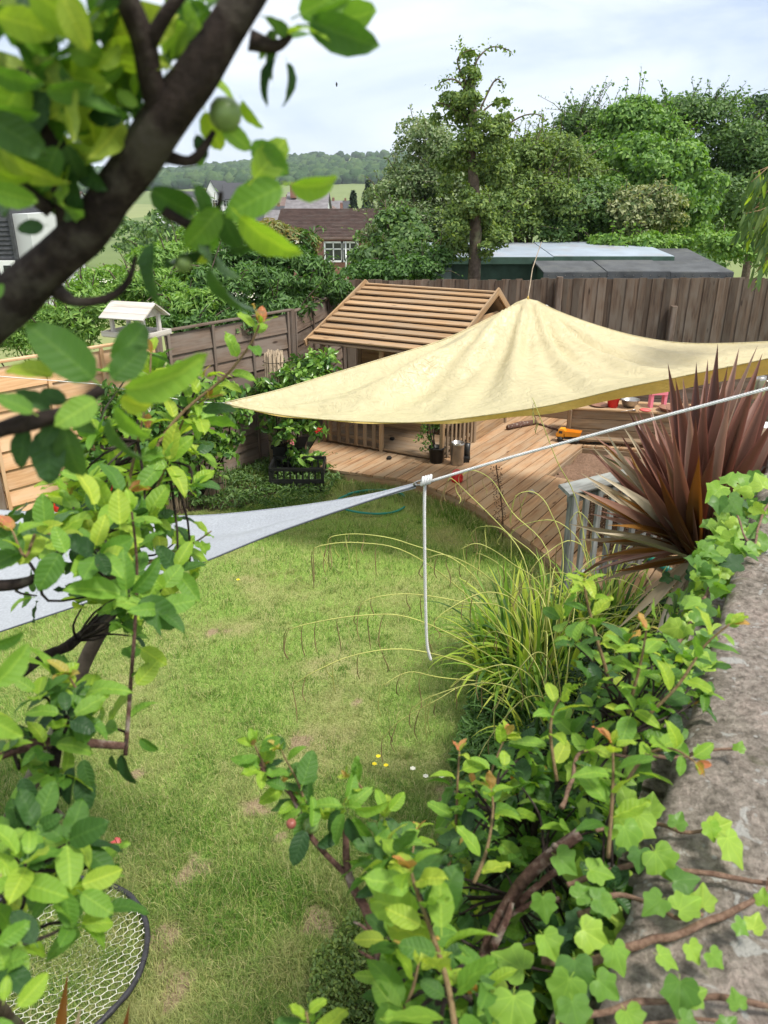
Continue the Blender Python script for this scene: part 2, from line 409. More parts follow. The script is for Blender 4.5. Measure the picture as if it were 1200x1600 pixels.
M['bl_camellia'] = leaf_mat('glossy_camellia_leaf', [(.035, .10, .02), (.08, .19, .03), (.18, .34, .055), (.28, .44, .08)], .25, None, .3, .5)
M['bl_lance'] = leaf_mat('lance_leaf', [(.06, .12, .045), (.10, .18, .06), (.15, .22, .07)], .35, None, .4, .4)
M['flower_white'] = plain_mat('cream_flower', (.75, .74, .6), .8)
M['flower_pink'] = plain_mat('pink_flower', (.75, .25, .28), .8)
M['flower_yellow'] = plain_mat('yellow_flower', (.8, .65, .02), .7)
M['burgundy'] = leaf_mat('burgundy_sword_leaf', [(.10, .045, .034), (.17, .078, .055), (.26, .14, .10), (.37, .25, .19)], .12, 'sword', .38, .45, tmul=(1.5, .8, .6))
M['bronze'] = leaf_mat('bronze_sword_leaf', [(.20, .085, .02), (.26, .12, .025), (.17, .065, .02)], .2, None, .4, .4, tmul=(1.4, 1, .4))
M['dead_leaf'] = leaf_mat('dead_tan_leaf', [(.34, .24, .15), (.48, .39, .27), (.60, .52, .40)], .15, None, .7, .2, tmul=(1.1, 1, .8))
M['sedge'] = leaf_mat('sedge_leaf', [(.12, .24, .03), (.22, .37, .045), (.36, .48, .06), (.50, .54, .09)], .35, None, .45, .3, blotch=False)
M['sedge_dark'] = leaf_mat('sedge_leaf_dark', [(.04, .10, .02), (.07, .15, .03)], .25, None, .45, .3, blotch=False)
M['catkin'] = plain_mat('brown_catkin', (.22, .17, .07), .9, var=.3, vs=30)
M['sedge_stem'] = plain_mat('sedge_stem', (.42, .44, .12), .6, var=.25)
M['reed'] = plain_mat('dry_reed', (.33, .26, .18), .85, var=.35, vs=10)
M['haze'] = None

# ------------------------------------------------------------------ terrain, lawn, soil
def terr(X, Y):
    Y = np.asarray(Y, float); X = np.asarray(X, float)
    z = np.interp(Y, [-40, 12.5, 20, 60, 130, 320, 600, 1000, 1300, 1600, 2600], [-.03, -.03, -.6, -4.0, -9, -14, -4, 20, 36, 40, 20])
    f = np.clip((Y - 300) / 900, 0, 1)
    z = z + f * (9 * np.sin(X * .0041 + 1.0) + 5 * np.sin(X * .011 + 2) + 4 * np.sin(Y * .006 + X * .003))
    z = z - f * np.clip((X + 150) / 900, 0, 1) * 4
    z = z + np.clip((Y - 700) / 500, 0, 1) * np.clip((-X - 230) / 200, 0, 1) * (-4)
    return z
def build_terrain():
    ys = np.concatenate([np.linspace(-30, 12, 8), np.linspace(12.5, 60, 14), np.linspace(70, 400, 20), np.linspace(430, 2600, 70)])
    xs = np.concatenate([np.linspace(-2600, -620, 18), np.linspace(-600, 600, 81), np.linspace(620, 2600, 18)])
    X, Yg = np.meshgrid(xs, ys); Z = terr(X, Yg)
    V = np.stack([X.ravel(), Yg.ravel(), Z.ravel()], 1)
    nx = len(xs); F = [(j * nx + i, j * nx + i + 1, (j + 1) * nx + i + 1, (j + 1) * nx + i) for j in range(len(ys) - 1) for i in range(nx - 1)]
    m, nt, out = mat_new('far_fields')
    g = N(nt, 'ShaderNodeNewGeometry')
    mpn = N(nt, 'ShaderNodeMapping', {'Vector': g.outputs['Position'], 'Scale': (.006, .003, 0)})
    vo = N(nt, 'ShaderNodeTexVoronoi', {'Vector': mpn.outputs[0], 'Scale': 1.0}); s = N(nt, 'ShaderNodeSeparateXYZ', {0: vo.outputs['Color']})
    col = ramp(nt, s.outputs[0], [(0, (.10, .15, .05)), (.4, (.19, .24, .09)), (.7, (.28, .30, .13)), (1, (.13, .19, .06))])
    n1 = noise(nt, g.outputs['Position'], .05, 5); col = mixc(nt, n1, col, mixc(nt, 1, col, (.7, .75, .7), 'MULTIPLY'))
    pbsdf(nt, out, col, .95, 0, .1)
    o = link('ground', np_mesh('ground', V, F, m, True)); tag(o, kind='structure')
    return o
build_terrain()
def lawn_z(x, y): return .02 * mnoise.noise(Vector((x * .6, y * .6, 0))) + .008 * mnoise.noise(Vector((x * 3, y * 3, 5)))
def patch_val(x, y):
    """>0 in bare or straw patches; shared by the sheet and the blades"""
    a = -.04 + mnoise.noise(Vector((x * 1.5 + 3, y * 1.5, 2.2))) + .6 * mnoise.noise(Vector((x * 4, y * 4 + 7, 1.1)))
    return a * .8
BARE = [(gz(280, 1530), .16), (gz(295, 1365), .15), (gz(490, 1445), .13), (gz(400, 1260), .12), (gz(440, 1310), .06), (gz(760, 1130), .12), (gz(340, 985), .1), (gz(255, 1462), .15), (gz(262, 1560), .15), (gz(330, 1420), .07), (gz(395, 1330), .05), (gz(210, 1210), .07), (gz(560, 1100), .07), (gz(700, 1240), .14), (gz(470, 1160), .1)]
def bareness(x, y):
    b = 0
    for p, r in BARE:
        d = math.hypot(x - p.x, y - p.y) / (r * .95) + .9 * mnoise.noise(Vector((x * 11, y * 11, 3))) + .6 * mnoise.noise(Vector((x * 30, y * 30, 3)))
        b = max(b, .95 - d)
    return b
BEDS = [[(.75, 3.2), (.95, 4.1), (1.0, 5.3), (1.45, 5.55), (9, 5.2), (9, -9), (.2, -9), (-.3, .6), (.1, 1.6), (.55, 2.6)],
        [(-3.1, 8.3), (-2.2, 7.35), (-1.3, 7.7), (-1.0, 8.5), (-.9, 9.9), (-1.2, 9.9), (-2.0, 8.8)]]
def bedness(x, y):
    x += .10 * mnoise.noise(Vector((x * 6, y * 6, 1))); y += .10 * mnoise.noise(Vector((x * 6, y * 6, 8)))
    return any(inside(b, x, y) for b in BEDS)
def inside(poly, x, y):
    c = False; n = len(poly)
    for i in range(n):
        x1, y1 = poly[i]; x2, y2 = poly[(i + 1) % n]
        if (y1 > y) != (y2 > y) and x < (x2 - x1) * (y - y1) / (y2 - y1) + x1: c = not c
    return c
def build_lawn():
    xs = np.arange(-6.0, 6.01, .06); ys = np.arange(.4, 12.3, .06)
    V = []; C = []
    for y in ys:
        for x in xs:
            V.append((x, y, lawn_z(x, y)))
            C.append((max(0, min(1, bareness(x, y))), max(0, min(1, .45 + .8 * patch_val(x, y))), 1.0 if bedness(x, y) else 0.0, 1))
    nx = len(xs); F = [(j * nx + i, j * nx + i + 1, (j + 1) * nx + i + 1, (j + 1) * nx + i) for j in range(len(ys) - 1) for i in range(nx - 1)]
    m, nt, out = mat_new('lawn_turf')
    g = N(nt, 'ShaderNodeNewGeometry'); P = g.outputs['Position']
    at_ = N(nt, 'ShaderNodeAttribute', attribute_name='wear'); s = N(nt, 'ShaderNodeSeparateColor', {0: at_.outputs['Color']})
    fine = noise(nt, P, 90, 5, .7); mid = noise(nt, P, 7, 5, .6)
    gr = ramp(nt, fine, [(.3, (.08, .17, .028)), (.5, (.20, .32, .062)), (.7, (.40, .47, .15))])
    st = ramp(nt, fine, [(.3, (.15, .12, .055)), (.5, (.31, .26, .13)), (.72, (.50, .43, .26))])
    col = mixc(nt, ramp(nt, math_(nt, 'ADD', math_(nt, 'MULTIPLY', s.outputs[1], .6), math_(nt, 'MULTIPLY', mid, .5)), [(.42, (0, 0, 0)), (.85, (.75, .75, .75))]), gr, st)
    so = ramp(nt, fine, [(.3, (.17, .12, .07)), (.7, (.42, .34, .21))])
    col = mixc(nt, ramp(nt, s.outputs[0], [(.1, (0, 0, 0)), (.6, (1, 1, 1))]), col, so)
    bed = ramp(nt, fine, [(.3, (.035, .027, .02)), (.7, (.12, .09, .06))])
    col = mixc(nt, s.outputs[2], col, bed)
    pbsdf(nt, out, col, .95, 0, .1, bump(nt, fine, .8, .02))
    me = np_mesh('lawn', V, F, m, True)
    ca = me.color_attributes.new('wear', 'FLOAT_COLOR', 'POINT'); ca.data.foreach_set('color', np.array(C, dtype=np.float32).ravel())
    tag(link('lawn', me), kind='structure')
build_lawn()
# deck outline (world), also keeps the grass out
s_dir = Vector((.53, .848, 0)).normalized(); e_dir = Vector((.848, -.53, 0)).normalized()
DECK = [(-1.0, 8.62), (-.55, 8.36), (-.14, 8.2), (.19, 8.08), (.49, 7.84), (.88, 7.40), (1.03, 7.11), (1.36, 6.35), (1.59, 5.66), (1.72, 5.0), (5.2, 4.6), (5.6, 9.2), (2.6, 11.6), (-.6, 11.6)]
PIT = [(1.83, 8.2), (2.5, 9.3), (4.0, 8.9), (3.15, 7.37)]
def inside(poly, x, y):
    c = False; n = len(poly)
    for i in range(n):
        x1, y1 = poly[i]; x2, y2 = poly[(i + 1) % n]
        if (y1 > y) != (y2 > y) and x < (x2 - x1) * (y - y1) / (y2 - y1) + x1: c = not c
    return c
def blades(name, P, H, W, bend, mats, tag_kind=True, segs=2):
    """P (n,3) roots. returns mesh of tapered bent blades as triangles"""
    n = len(P); az = rng.rand(n) * 2 * np.pi; ba = rng.rand(n) * 2 * np.pi
    dx = np.stack([np.cos(az), np.sin(az), np.zeros(n)], 1) * (W / 2)[:, None]
    bd = np.stack([np.cos(ba), np.sin(ba), np.zeros(n)], 1)
    up = np.array([0, 0, 1.0])
    mid = P + up * (H * .55)[:, None] + bd * (H * bend * .30)[:, None]
    tip = P + up * (H * (1 - .35 * bend))[:, None] + bd * (H * bend)[:, None]
    V = np.stack([P - dx, P + dx, mid - dx * .7, mid + dx * .7, tip], 1).reshape(-1, 3)
    b = (np.arange(n) * 5)[:, None]
    F = np.concatenate([b + [0, 1, 3], b + [0, 3, 2], b + [2, 3, 4]], 1).reshape(-1, 3)
    return V, F
def build_grass():
    m, nt, out = mat_new('grass_blade')
    r = rnd(nt); col = ramp(nt, r, [(0, (.065, .175, .025)), (.40, (.145, .30, .045)), (.68, (.28, .42, .08)), (.86, (.52, .51, .20)), (1, (.60, .55, .30))])
    g = N(nt, 'ShaderNodeNewGeometry')
    pn = noise(nt, g.outputs['Position'], 1.7, 4, .6)
    col = mixc(nt, ramp(nt, pn, [(.42, (0, 0, 0)), (.64, (.65, .65, .65))]), col, (.52, .50, .23))
    p = pbsdf(nt, None, col, .6, 0, .2); tr = N(nt, 'ShaderNodeBsdfTranslucent', {'Color': col})
    mx = N(nt, 'ShaderNodeMixShader', {0: .35}); nt.links.new(p.outputs[0], mx.inputs[1]); nt.links.new(tr.outputs[0], mx.inputs[2]); nt.links.new(mx.outputs[0], out.inputs[0])
    pts = []; H = []; W = []; B = []
    def try_pt(px, py, dens=1.0, deck=True):
        p = gz(px, py); x, y = p.x + random.gauss(0, .01), p.y + random.gauss(0, .01)
        if y > 11.8 or inside(DECK, x, y): return
        if bedness(x, y) and random.random() < .9: return
        b = bareness(x, y); pv = patch_val(x, y)
        if b > random.random() * .7: return
        if pv > .35 and random.random() < .5: return
        z = lawn_z(x, y); far = y / 3.0
        h = U(.02, .055) * (1 + .9 * max(0, -pv)) * (1.0 if y < 6 else 1.15)
        if bareness(x + .1, y) > 0 and random.random() < .3: h *= 1.5
        pts.append((x, y, z)); H.append(h); W.append(U(.0022, .004) * max(1, far * .75)); B.append(U(.2, 1.1))
    for i in range(190000):
        try_pt(U(-60, 1150), 740 + 900 * random.random() ** .8)
    for c in range(1500):
        px, py = U(0, 1000), 760 + 840 * random.random(); p0 = gz(px, py); 
        if inside(DECK, p0.x, p0.y) or bedness(p0.x, p0.y) or p0.y > 8.5: continue
        hh = U(.03, .07); sp_ = U(.015, .04); 
        for k in range(26):
            x, y = p0.x + random.gauss(0, sp_), p0.y + random.gauss(0, sp_)
            pts.append((x, y, lawn_z(x, y))); H.append(hh * U(.6, 1.1)); W.append(U(.002, .0036) * max(1, y / 4)); B.append(U(.4, 1.2))
    # longer tufts along the edges and in the foreground
    for c in range(420):
        px, py = U(150, 720), U(1370, 1640)
        p0 = gz(px, py); pv = patch_val(p0.x * 1.3 + 9, p0.y * 1.3)
        if pv < .02: continue
        for k in range(95):
            x, y = p0.x + random.gauss(0, .05), p0.y + random.gauss(0, .05)
            if bareness(x, y) > .45: continue
            pts.append((x, y, lawn_z(x, y))); H.append(U(.05, .12)); W.append(U(.0018, .003)); B.append(U(.3, 1.0))
    for i in range(16000):     # along the deck edge, the fence foot and around the bed
        k = random.random()
        if k < .6:
            j = random.randint(0, 8); a, b_ = DECK[j], DECK[j + 1]; t = random.random()
            x = a[0] + (b_[0] - a[0]) * t - abs(random.gauss(0, .13)); y = a[1] + (b_[1] - a[1]) * t - abs(random.gauss(0, .12))
        else:
            x = U(-2.9, -.9); y = 7.9 + (x + 2.9) * .55 + random.gauss(0, .3)
        if inside(DECK, x, y): continue
        pts.append((x, y, lawn_z(x, y))); H.append(U(.04, .12)); W.append(U(.004, .007)); B.append(U(.2, .8))
    V, F = blades('grass', np.array(pts), np.array(H), np.array(W), np.array(B), m)
    tag(link('grass', np_mesh('grass', V, F, m)), 'short dry yellow green lawn grass with longer darker tufts', 'grass', kind='stuff')
build_grass()
def soil_patch(name, poly, z, col, step=.08, amp=.03, label=None):
    xs = [p[0] for p in poly]; ys = [p[1] for p in poly]
    V = []; F = []; idx = {}
    nx = int((max(xs) - min(xs)) / step) + 1; ny = int((max(ys) - min(ys)) / step) + 1
    for j in range(ny + 1):
        for i in range(nx + 1):
            x = min(xs) + i * step; y = min(ys) + j * step
            if inside(poly, x, y):
                idx[(i, j)] = len(V); V.append((x, y, z + amp * mnoise.noise(Vector((x * 5, y * 5, 0))) + amp * .5 * mnoise.noise(Vector((x * 17, y * 17, 0)))))
    for (i, j) in list(idx):
        q = [(i, j), (i + 1, j), (i + 1, j + 1), (i, j + 1)]
        if all(k in idx for k in q): F.append([idx[k] for k in q])
    m, nt, out = mat_new(name + '_earth'); g = N(nt, 'ShaderNodeNewGeometry'); n1 = noise(nt, g.outputs['Position'], 40, 6, .7)
    c = ramp(nt, n1, [(.3, tuple(a * .5 for a in col)), (.7, col)])
    pbsdf(nt, out, c, .95, 0, .1, bump(nt, n1, 1, .03))
    return tag(link(name, np_mesh(name, V, F, m, True)), label, kind='structure')
soil_patch('sandpit_sand', [(1.80, 8.18), (2.48, 9.35), (4.05, 8.95), (3.2, 7.3)], .05, (.30, .19, .13), .06, .05)

# ------------------------------------------------------------------ deck
def clip_strip(poly, o, d, n, a, b):
    def cuts(off):
        c = []; P0 = o + n * off
        for i in range(len(poly)):
            p = Vector((*poly[i], 0)); q = Vector((*poly[(i + 1) % len(poly)], 0))
            u0 = (p - P0).dot(n); u1 = (q - P0).dot(n)
            if (u0 > 0) != (u1 > 0):
                t = u0 / (u0 - u1); c.append((p + (q - p) * t - P0).dot(d))
        return sorted(c)
    A, B = cuts(a), cuts(b)
    if len(A) != len(B):
        A = B = cuts((a + b) / 2)
    return [((A[i], A[i + 1]), (B[i], B[i + 1])) for i in range(0, len(A) - 1, 2)]
deck = thing('deck', 'low brown timber deck with diagonal boards round the sandpit and playhouse', 'deck', (1.5, 8.0, 0))
ZD = .14
def build_deck():
    o = Vector((1.83, 8.2, 0)); w = .138; cnt = 0
    for k in range(-32, 34):
        a = k * w; b = a + w - .012
        for (a0, a1), (b0, b1) in clip_strip(DECK, o, s_dir, e_dir, a, b):
            # cut out the pit
            segs = [((a0, a1), (b0, b1))]
            pc = clip_strip(PIT, o, s_dir, e_dir, a, b)
            if pc:
                (p0, p1), (q0, q1) = pc[0]
                segs = []
                if p0 - a0 > .06: segs.append(((a0, p0), (b0, q0)))
                if a1 - p1 > .06: segs.append(((p1, a1), (q1, b1)))
            for (s0, s1), (t0, t1) in segs:
                c = o + e_dir * (a + b) / 2 + s_dir * ((s0 + s1) / 2); c.z = ZD
                Mx = frame(c, s_dir, (0, 0, 1)); Mi = Mx.inverted(); t = .028
                q = [o + e_dir * a + s_dir * s0, o + e_dir * a + s_dir * s1, o + e_dir * b + s_dir * t1, o + e_dir * b + s_dir * t0]
                dz = U(-.0015, .0015); ch = .004
                top = [Mi @ Vector((p.x, p.y, ZD + dz)) for p in q]; bot = [Mi @ Vector((p.x, p.y, ZD - t + dz)) for p in q]
                mb = MB().add(top + bot, [(0, 3, 2, 1), (4, 5, 6, 7), (0, 1, 5, 4), (1, 2, 6, 5), (2, 3, 7, 6), (3, 0, 4, 7)])
                for f_ in range(len(mb.f)): mb.f[f_] = tuple(reversed(mb.f[f_])) if top[0].y < top[3].y else mb.f[f_]
                mb.local('deck_board', M['wood_deck'], deck, Mx)
    fr = MB(); fr.prism([(x * .985 + .02, y * .992 + .04) for x, y in DECK[:10]] + [(5.1, 4.7), (5.5, 9.1)] + [(4.0, 8.95), (3.2, 7.30), (1.80, 8.16), (2.48, 9.37), (4.0, 9.0), (5.5, 9.15), (2.6, 11.5), (-.5, 11.5)], .0, ZD - .045)
    fr2 = MB()
    for i in range(9):
        p, q = Vector((*DECK[i], 0)), Vector((*DECK[i + 1], 0)); d = (q - p); L = d.length; c = (p + q) / 2; c += Vector((-d.y, d.x, 0)).normalized() * .02 ; c.z = .055
        board('edge_board', c - d / 2, c + d / 2, .022, .10, (0, 0, 1), M['wood_deck'], deck)
    for i in range(4):
        p, q = Vector((*PIT[i], 0)), Vector((*PIT[(i + 1) % 4], 0)); p.z = q.z = .05
        board('edge_board', p, q, .03, .11, (0, 0, 1), M['wood_brown'], deck)
    for k in range(9):
        p = Vector((-.4 + k * .1, 10.9 - k * .62, .05)); 
build_deck()

# ------------------------------------------------------------------ fences
def back_fence():
    t = thing('board_fence', 'tall weathered brown fence of upright boards along the back of the garden', 'fence', (2.5, 11.95, 0))
    x = -.75; n = 0
    while x < 8.2:
        w = U(.088, .122); h = 1.885 + U(-.012, .012) + (.012 if x > 2.3 else 0)
        y = 11.93 + (x * .025) + (n % 2) * .014
        board('fence_board', (x + w / 2, y, .03), (x + w / 2, y, h), .016, w + .012, (1, 0, 0), M['wood_fence'], t)
        x += w - .004; n += 1
    for k, x in enumerate((.9, 2.62, 4.4, 6.2)):
        board('post', (x, 11.86 + x * .025, 0), (x, 11.86 + x * .025, 1.93 if k == 1 else 1.5), .09, .09, (1, 0, 0), M['wood_lap'], t)
    for z in (.4, 1.55): board('rail', (-.7, 12.0, z), (8, 12.22, z), .05, .09, (0, 0, 1), M['wood_fence'], t)
    hk = MB(); c = at(853, 480, 11.78)
    hk.tube([c + Vector((math.cos(a) * .03, -.01, math.sin(a) * .03)) for a in np.linspace(-2.2, 2.0, 9)], .006, 6); hk.build('hook', M['white_paint'], t)
back_fence()
def lap_fence(name, label, pts, mat, h, group=None, zoff=0.0):
    t = thing(name, label, 'fence', (pts[0][0], pts[0][1], 0))
    for i in range(len(pts) - 1):
        p, q = Vector((*pts[i][:2], 0)), Vector((*pts[i + 1][:2], 0)); d = q - p; L = d.length; u = d / L; nrm = Vector((-u.y, u.x, 0))
        if nrm.dot(Vector((1, -1, 0))) < 0: nrm = -nrm
        npan = max(1, round(L / 1.83)); pl = L / npan
        for k in range(npan):
            a = p + u * (k * pl); b = p + u * ((k + 1) * pl)
            h0 = h + U(-.02, .02); nb = 9
            for r in range(nb):
                z = .08 + (h0 - .12) * r / nb + .09; lean = nrm * .012
                o = board('panel_board', a + u * .05 + nrm * .01 + Vector((0, 0, z + U(-.006, .006))), b - u * .05 + nrm * .01 + Vector((0, 0, z + U(-.01, .01))), (h0 - .12) / nb + .035, .009, nrm + Vector((0, 0, .11)), mat, t)
            for f in (.04, .35, .65, .96):
                c = a + (b - a) * f + nrm * .032
                board('batten', c + Vector((0, 0, .06)), c + Vector((0, 0, h0 + .01)), .035, .02, nrm, mat, t)
            board('capping', a + nrm * .01 + Vector((0, 0, h0 + .025)), b + nrm * .01 + Vector((0, 0, h0 + .025)), .06, .022, (0, 0, 1), mat, t)
            board('post', a + Vector((0, 0, 0)), a + Vector((0, 0, h0 + .03)), .085, .085, nrm, M['wood_lap'], t)
    return t
lap_fence('lap_fence', 'old grey brown lap panel fence behind the reed bundle and camellia', [(-.62, 11.75), (-1.13, 9.5), (-2.28, 7.92)], M['wood_lap'], 1.75)
lap_fence('lap_fence', 'newer orange lap panel fence behind the left foliage', [(-2.30, 7.86), (-3.5, 6.5), (-5.0, 4.8)], M['wood_orange'], 1.72)
c0 = at(0, 588, 6.5); c1 = at(150, 600, 7.0); c2 = at(300, 628, 6.95); c3 = at(362, 630, 6.9)
MB().tube([at(-90, 575, 6.1), c0, c1, c2, c3], .004, 5).build('guy_cord', M['rope'], origin=c3)
tag(bpy.data.objects['guy_cord'], 'thin pale cord running from the orange fence to the tip of the yellow sail', 'cord')

# ------------------------------------------------------------------ playhouse
HX = Vector((.87, -.5, 0)).normalized(); HY = Vector((.5, .87, 0)).normalized()
H0 = Vector((.68, 8.65, 0)); HROT = math.atan2(HX.y, HX.x)
house = thing('playhouse', 'small wooden playhouse with slatted pitched roof and veranda on the deck', 'playhouse', (H0.x, H0.y, ZD), HROT)
def hp(x, y, z): return H0 + HX * x + HY * y + Vector((0, 0, z))
def hb(name, a, b, w, t, up, mat='wood_brown', par=None):
    upw = HX * up[0] + HY * up[1] + Vector((0, 0, up[2]))
    return board(name, hp(*a), hp(*b), w, t, upw, M[mat], par or house)
def build_house():
    zE, zR = 1.44, 1.955; y0, yR, yB = -.13, 1.27, 2.1; xl, xr = -1.80, .10
    sl = (zR - zE) / (yR - y0); zB = zR - (yB - yR) * .62
    roof = MB()
    for (ya, za, yb, zb) in ((y0, zE, yR, zR), (yR, zR, yB, zB)):
        a, b, c, d = hp(xl + .03, ya, za - .035), hp(xr - .03, ya, za - .035), hp(xr - .03, yb, zb - .035), hp(xl + .03, yb, zb - .035)
        up = Vector((0, 0, .012)); roof.add([a, b, c, d, a + up, b + up, c + up, d + up], [(0, 3, 2, 1), (4, 5, 6, 7), (0, 1, 5, 4), (1, 2, 6, 5), (2, 3, 7, 6), (3, 0, 4, 7)])
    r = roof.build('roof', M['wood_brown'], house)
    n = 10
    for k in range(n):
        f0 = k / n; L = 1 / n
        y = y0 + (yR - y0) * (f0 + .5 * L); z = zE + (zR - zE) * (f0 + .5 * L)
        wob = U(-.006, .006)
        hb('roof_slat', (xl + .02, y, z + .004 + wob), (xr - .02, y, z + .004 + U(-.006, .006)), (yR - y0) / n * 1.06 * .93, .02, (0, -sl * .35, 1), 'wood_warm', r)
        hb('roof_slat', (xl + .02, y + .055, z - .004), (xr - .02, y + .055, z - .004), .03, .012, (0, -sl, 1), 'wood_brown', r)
    for k in range(6):
        f0 = (k + .5) / 6; y = yR + (yB - yR) * f0; z = zR + (zB - zR) * f0
        hb('roof_slat', (xl + .02, y, z), (xr - .02, y, z), .145, .018, (0, .62, 1), 'wood_warm', r)
    for x in (xl, xr):
        hb('barge_board', (x, y0 - .03, zE - .035), (x, yR + .01, zR + .03), .022, .085, (0, -sl, 1), 'wood_warm', r)
        hb('barge_board', (x, yR - .01, zR + .028), (x, yB + .02, zB - .03), .022, .085, (0, .62, 1), 'wood_warm', r)
    hb('ridge_board', (xl + .02, yR, zR + .012), (xr - .02, yR, zR + .012), .07, .02, (0, 0, 1), 'wood_warm', r)
    hb('eaves_beam', (xl + .1, 0, zE - .03), (xr - .08, 0, zE - .03), .04, .07, (0, 0, 1), 'wood_brown')
    # walls of laid boards
    xw0, xw1, yf, yb = -1.68, .0, .92, 1.98
    def wall(a, b, z0, z1f, nrm, skip=None):
        n_ = 14; hstep = .098; z = ZD + .05
        while z < z1f(0.5) + .5:
            # clip the length under the gable line
            if z + .05 > max(z1f(.01), z1f(.5), z1f(.99)): break
            ts = [t for t in np.linspace(0, 1, 41) if z1f(t) > z + .06]
            if len(ts) > 1:
                t0, t1 = ts[0], ts[-1]
                runs = [(t0, t1)]
                for (s0, s1, q0, q1) in (skip or []):
                    if q0 < z + .02 < q1:
                        nr = []
                        for (u, v) in runs:
                            if s0 > u: nr.append((u, min(v, s0)))
                            if s1 < v: nr.append((max(u, s1), v))
                        runs = nr
                for u, v in runs:
                    if v - u < .02: continue
                    pa = [a[i] + (b[i] - a[i]) * u for i in range(2)]; pb = [a[i] + (b[i] - a[i]) * v for i in range(2)]
                    hb('wall_board', (pa[0], pa[1], z), (pb[0], pb[1], z), hstep - .004, .018, nrm + (.06,), 'wood_warm')
            z += hstep
    ztop = lambda t: zE + .3
    front_z = lambda t: zE + sl * (yf - y0) - .05
    wall((xw0, yf), (xw1, yf), 0, front_z, (0, -1), [(.30, .56, .62, 1.28), (.66, .93, 0, 1.33)])
    side = lambda t: (zE + sl * (yf + (yb - yf) * t - y0) if yf + (yb - yf) * t < yR else zR - .62 * (yf + (yb - yf) * t - yR)) - .06
    wall((xw1, yf + .01), (xw1, yb), 0, side, (1, 0)); wall((xw0, yf + .01), (xw0, yb), 0, side, (-1, 0))
    wall((xw0, yb), (xw1, yb), 0, lambda t: zB + .02, (0, 1))
    # gable boards in front of veranda
    for x in (.005,):
        for z in (1.52, 1.61, 1.70, 1.79):
            ya = y0 + (z + .05 - zE) / sl + .1
            if ya < yf: hb('gable_board', (x, ya, z), (x, yf - .01, z), .09, .018, (1, 0, 0.05), 'wood_warm')
    for x, y in ((xw0, yf), (xw1, yf), (xw0, yb), (xw1, yb)): hb('corner_post', (x, y, ZD), (x, y, zE + .12), .06, .06, (1, 0, 0))
    # window
    w0, w1 = xw0 + .30 * 1.68, xw0 + .56 * 1.68
    wn_ = MB(); R_ = Matrix.Rotation(HROT, 3, 'Z')
    for (cx, cz, sx_, sz_) in (((w0 + w1) / 2, 1.28, w1 - w0 + .06, .045), ((w0 + w1) / 2, .65, w1 - w0 + .06, .045), (w0, .965, .045, .6), (w1, .965, .045, .6)):
        wn_.box(hp(cx, yf - .02, cz), (sx_, .05, sz_), R_)
    wo = wn_.build('window', M['wood_warm'], house)
    gb = MB()
    for (cx, cz, sx_, sz_) in (((w0 + w1) / 2, .965, w1 - w0, .025), ((w0 + w1) / 2, .965, .025, .6)): gb.box(hp(cx, yf - .015, cz), (sx_, .03, sz_), R_)
    gb.build('glazing_bar', M['wood_pale'], wo)
    MB().box(hp((w0 + w1) / 2, yf + .01, .965), (w1 - w0, .006, .6), R_).build('pane', M['glass'], wo)
    d0, d1 = xw0 + .66 * 1.68, xw0 + .93 * 1.68
    db = MB()
    db.box(hp(d0, yf - .015, .75), (.05, .06, 1.2), R_); db.box(hp(d1, yf - .015, .75), (.05, .06, 1.2), R_); db.box(hp((d0 + d1) / 2, yf - .015, 1.35), (d1 - d0 + .05, .06, .05), R_)
    db.build('door_frame', M['wood_brown'], house)
    MB().box(hp(-.84, 1.45, .75), (1.6, .9, .02), R_).build('inner_shade_sheet', M['dark'], house)  # added black sheet, interior shade put into its colour
    MB().box(hp(-.84, 1.9, .75), (1.6, .02, 1.2), R_).build('inner_shade_backing', M['dark'], house)  # added near-black backing, painted as the shade behind the door opening
    # veranda
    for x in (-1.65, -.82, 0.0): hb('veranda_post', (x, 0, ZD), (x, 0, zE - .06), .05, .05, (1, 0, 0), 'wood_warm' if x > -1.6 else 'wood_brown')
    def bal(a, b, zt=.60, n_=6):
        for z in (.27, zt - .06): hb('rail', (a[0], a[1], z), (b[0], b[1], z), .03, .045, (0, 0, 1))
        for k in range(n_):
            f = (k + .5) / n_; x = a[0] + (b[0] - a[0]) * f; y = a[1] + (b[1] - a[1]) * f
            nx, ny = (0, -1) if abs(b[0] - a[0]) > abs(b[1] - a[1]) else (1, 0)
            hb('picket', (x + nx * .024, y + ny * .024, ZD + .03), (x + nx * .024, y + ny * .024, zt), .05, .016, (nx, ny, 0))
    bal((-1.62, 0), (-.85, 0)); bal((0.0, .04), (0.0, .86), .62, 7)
    for k in range(6): hb('floor_board', (-1.66, .06 + k * .145, ZD + .03), (-.02, .06 + k * .145, ZD + .03), .138, .022, (0, 0, 1))
build_house()
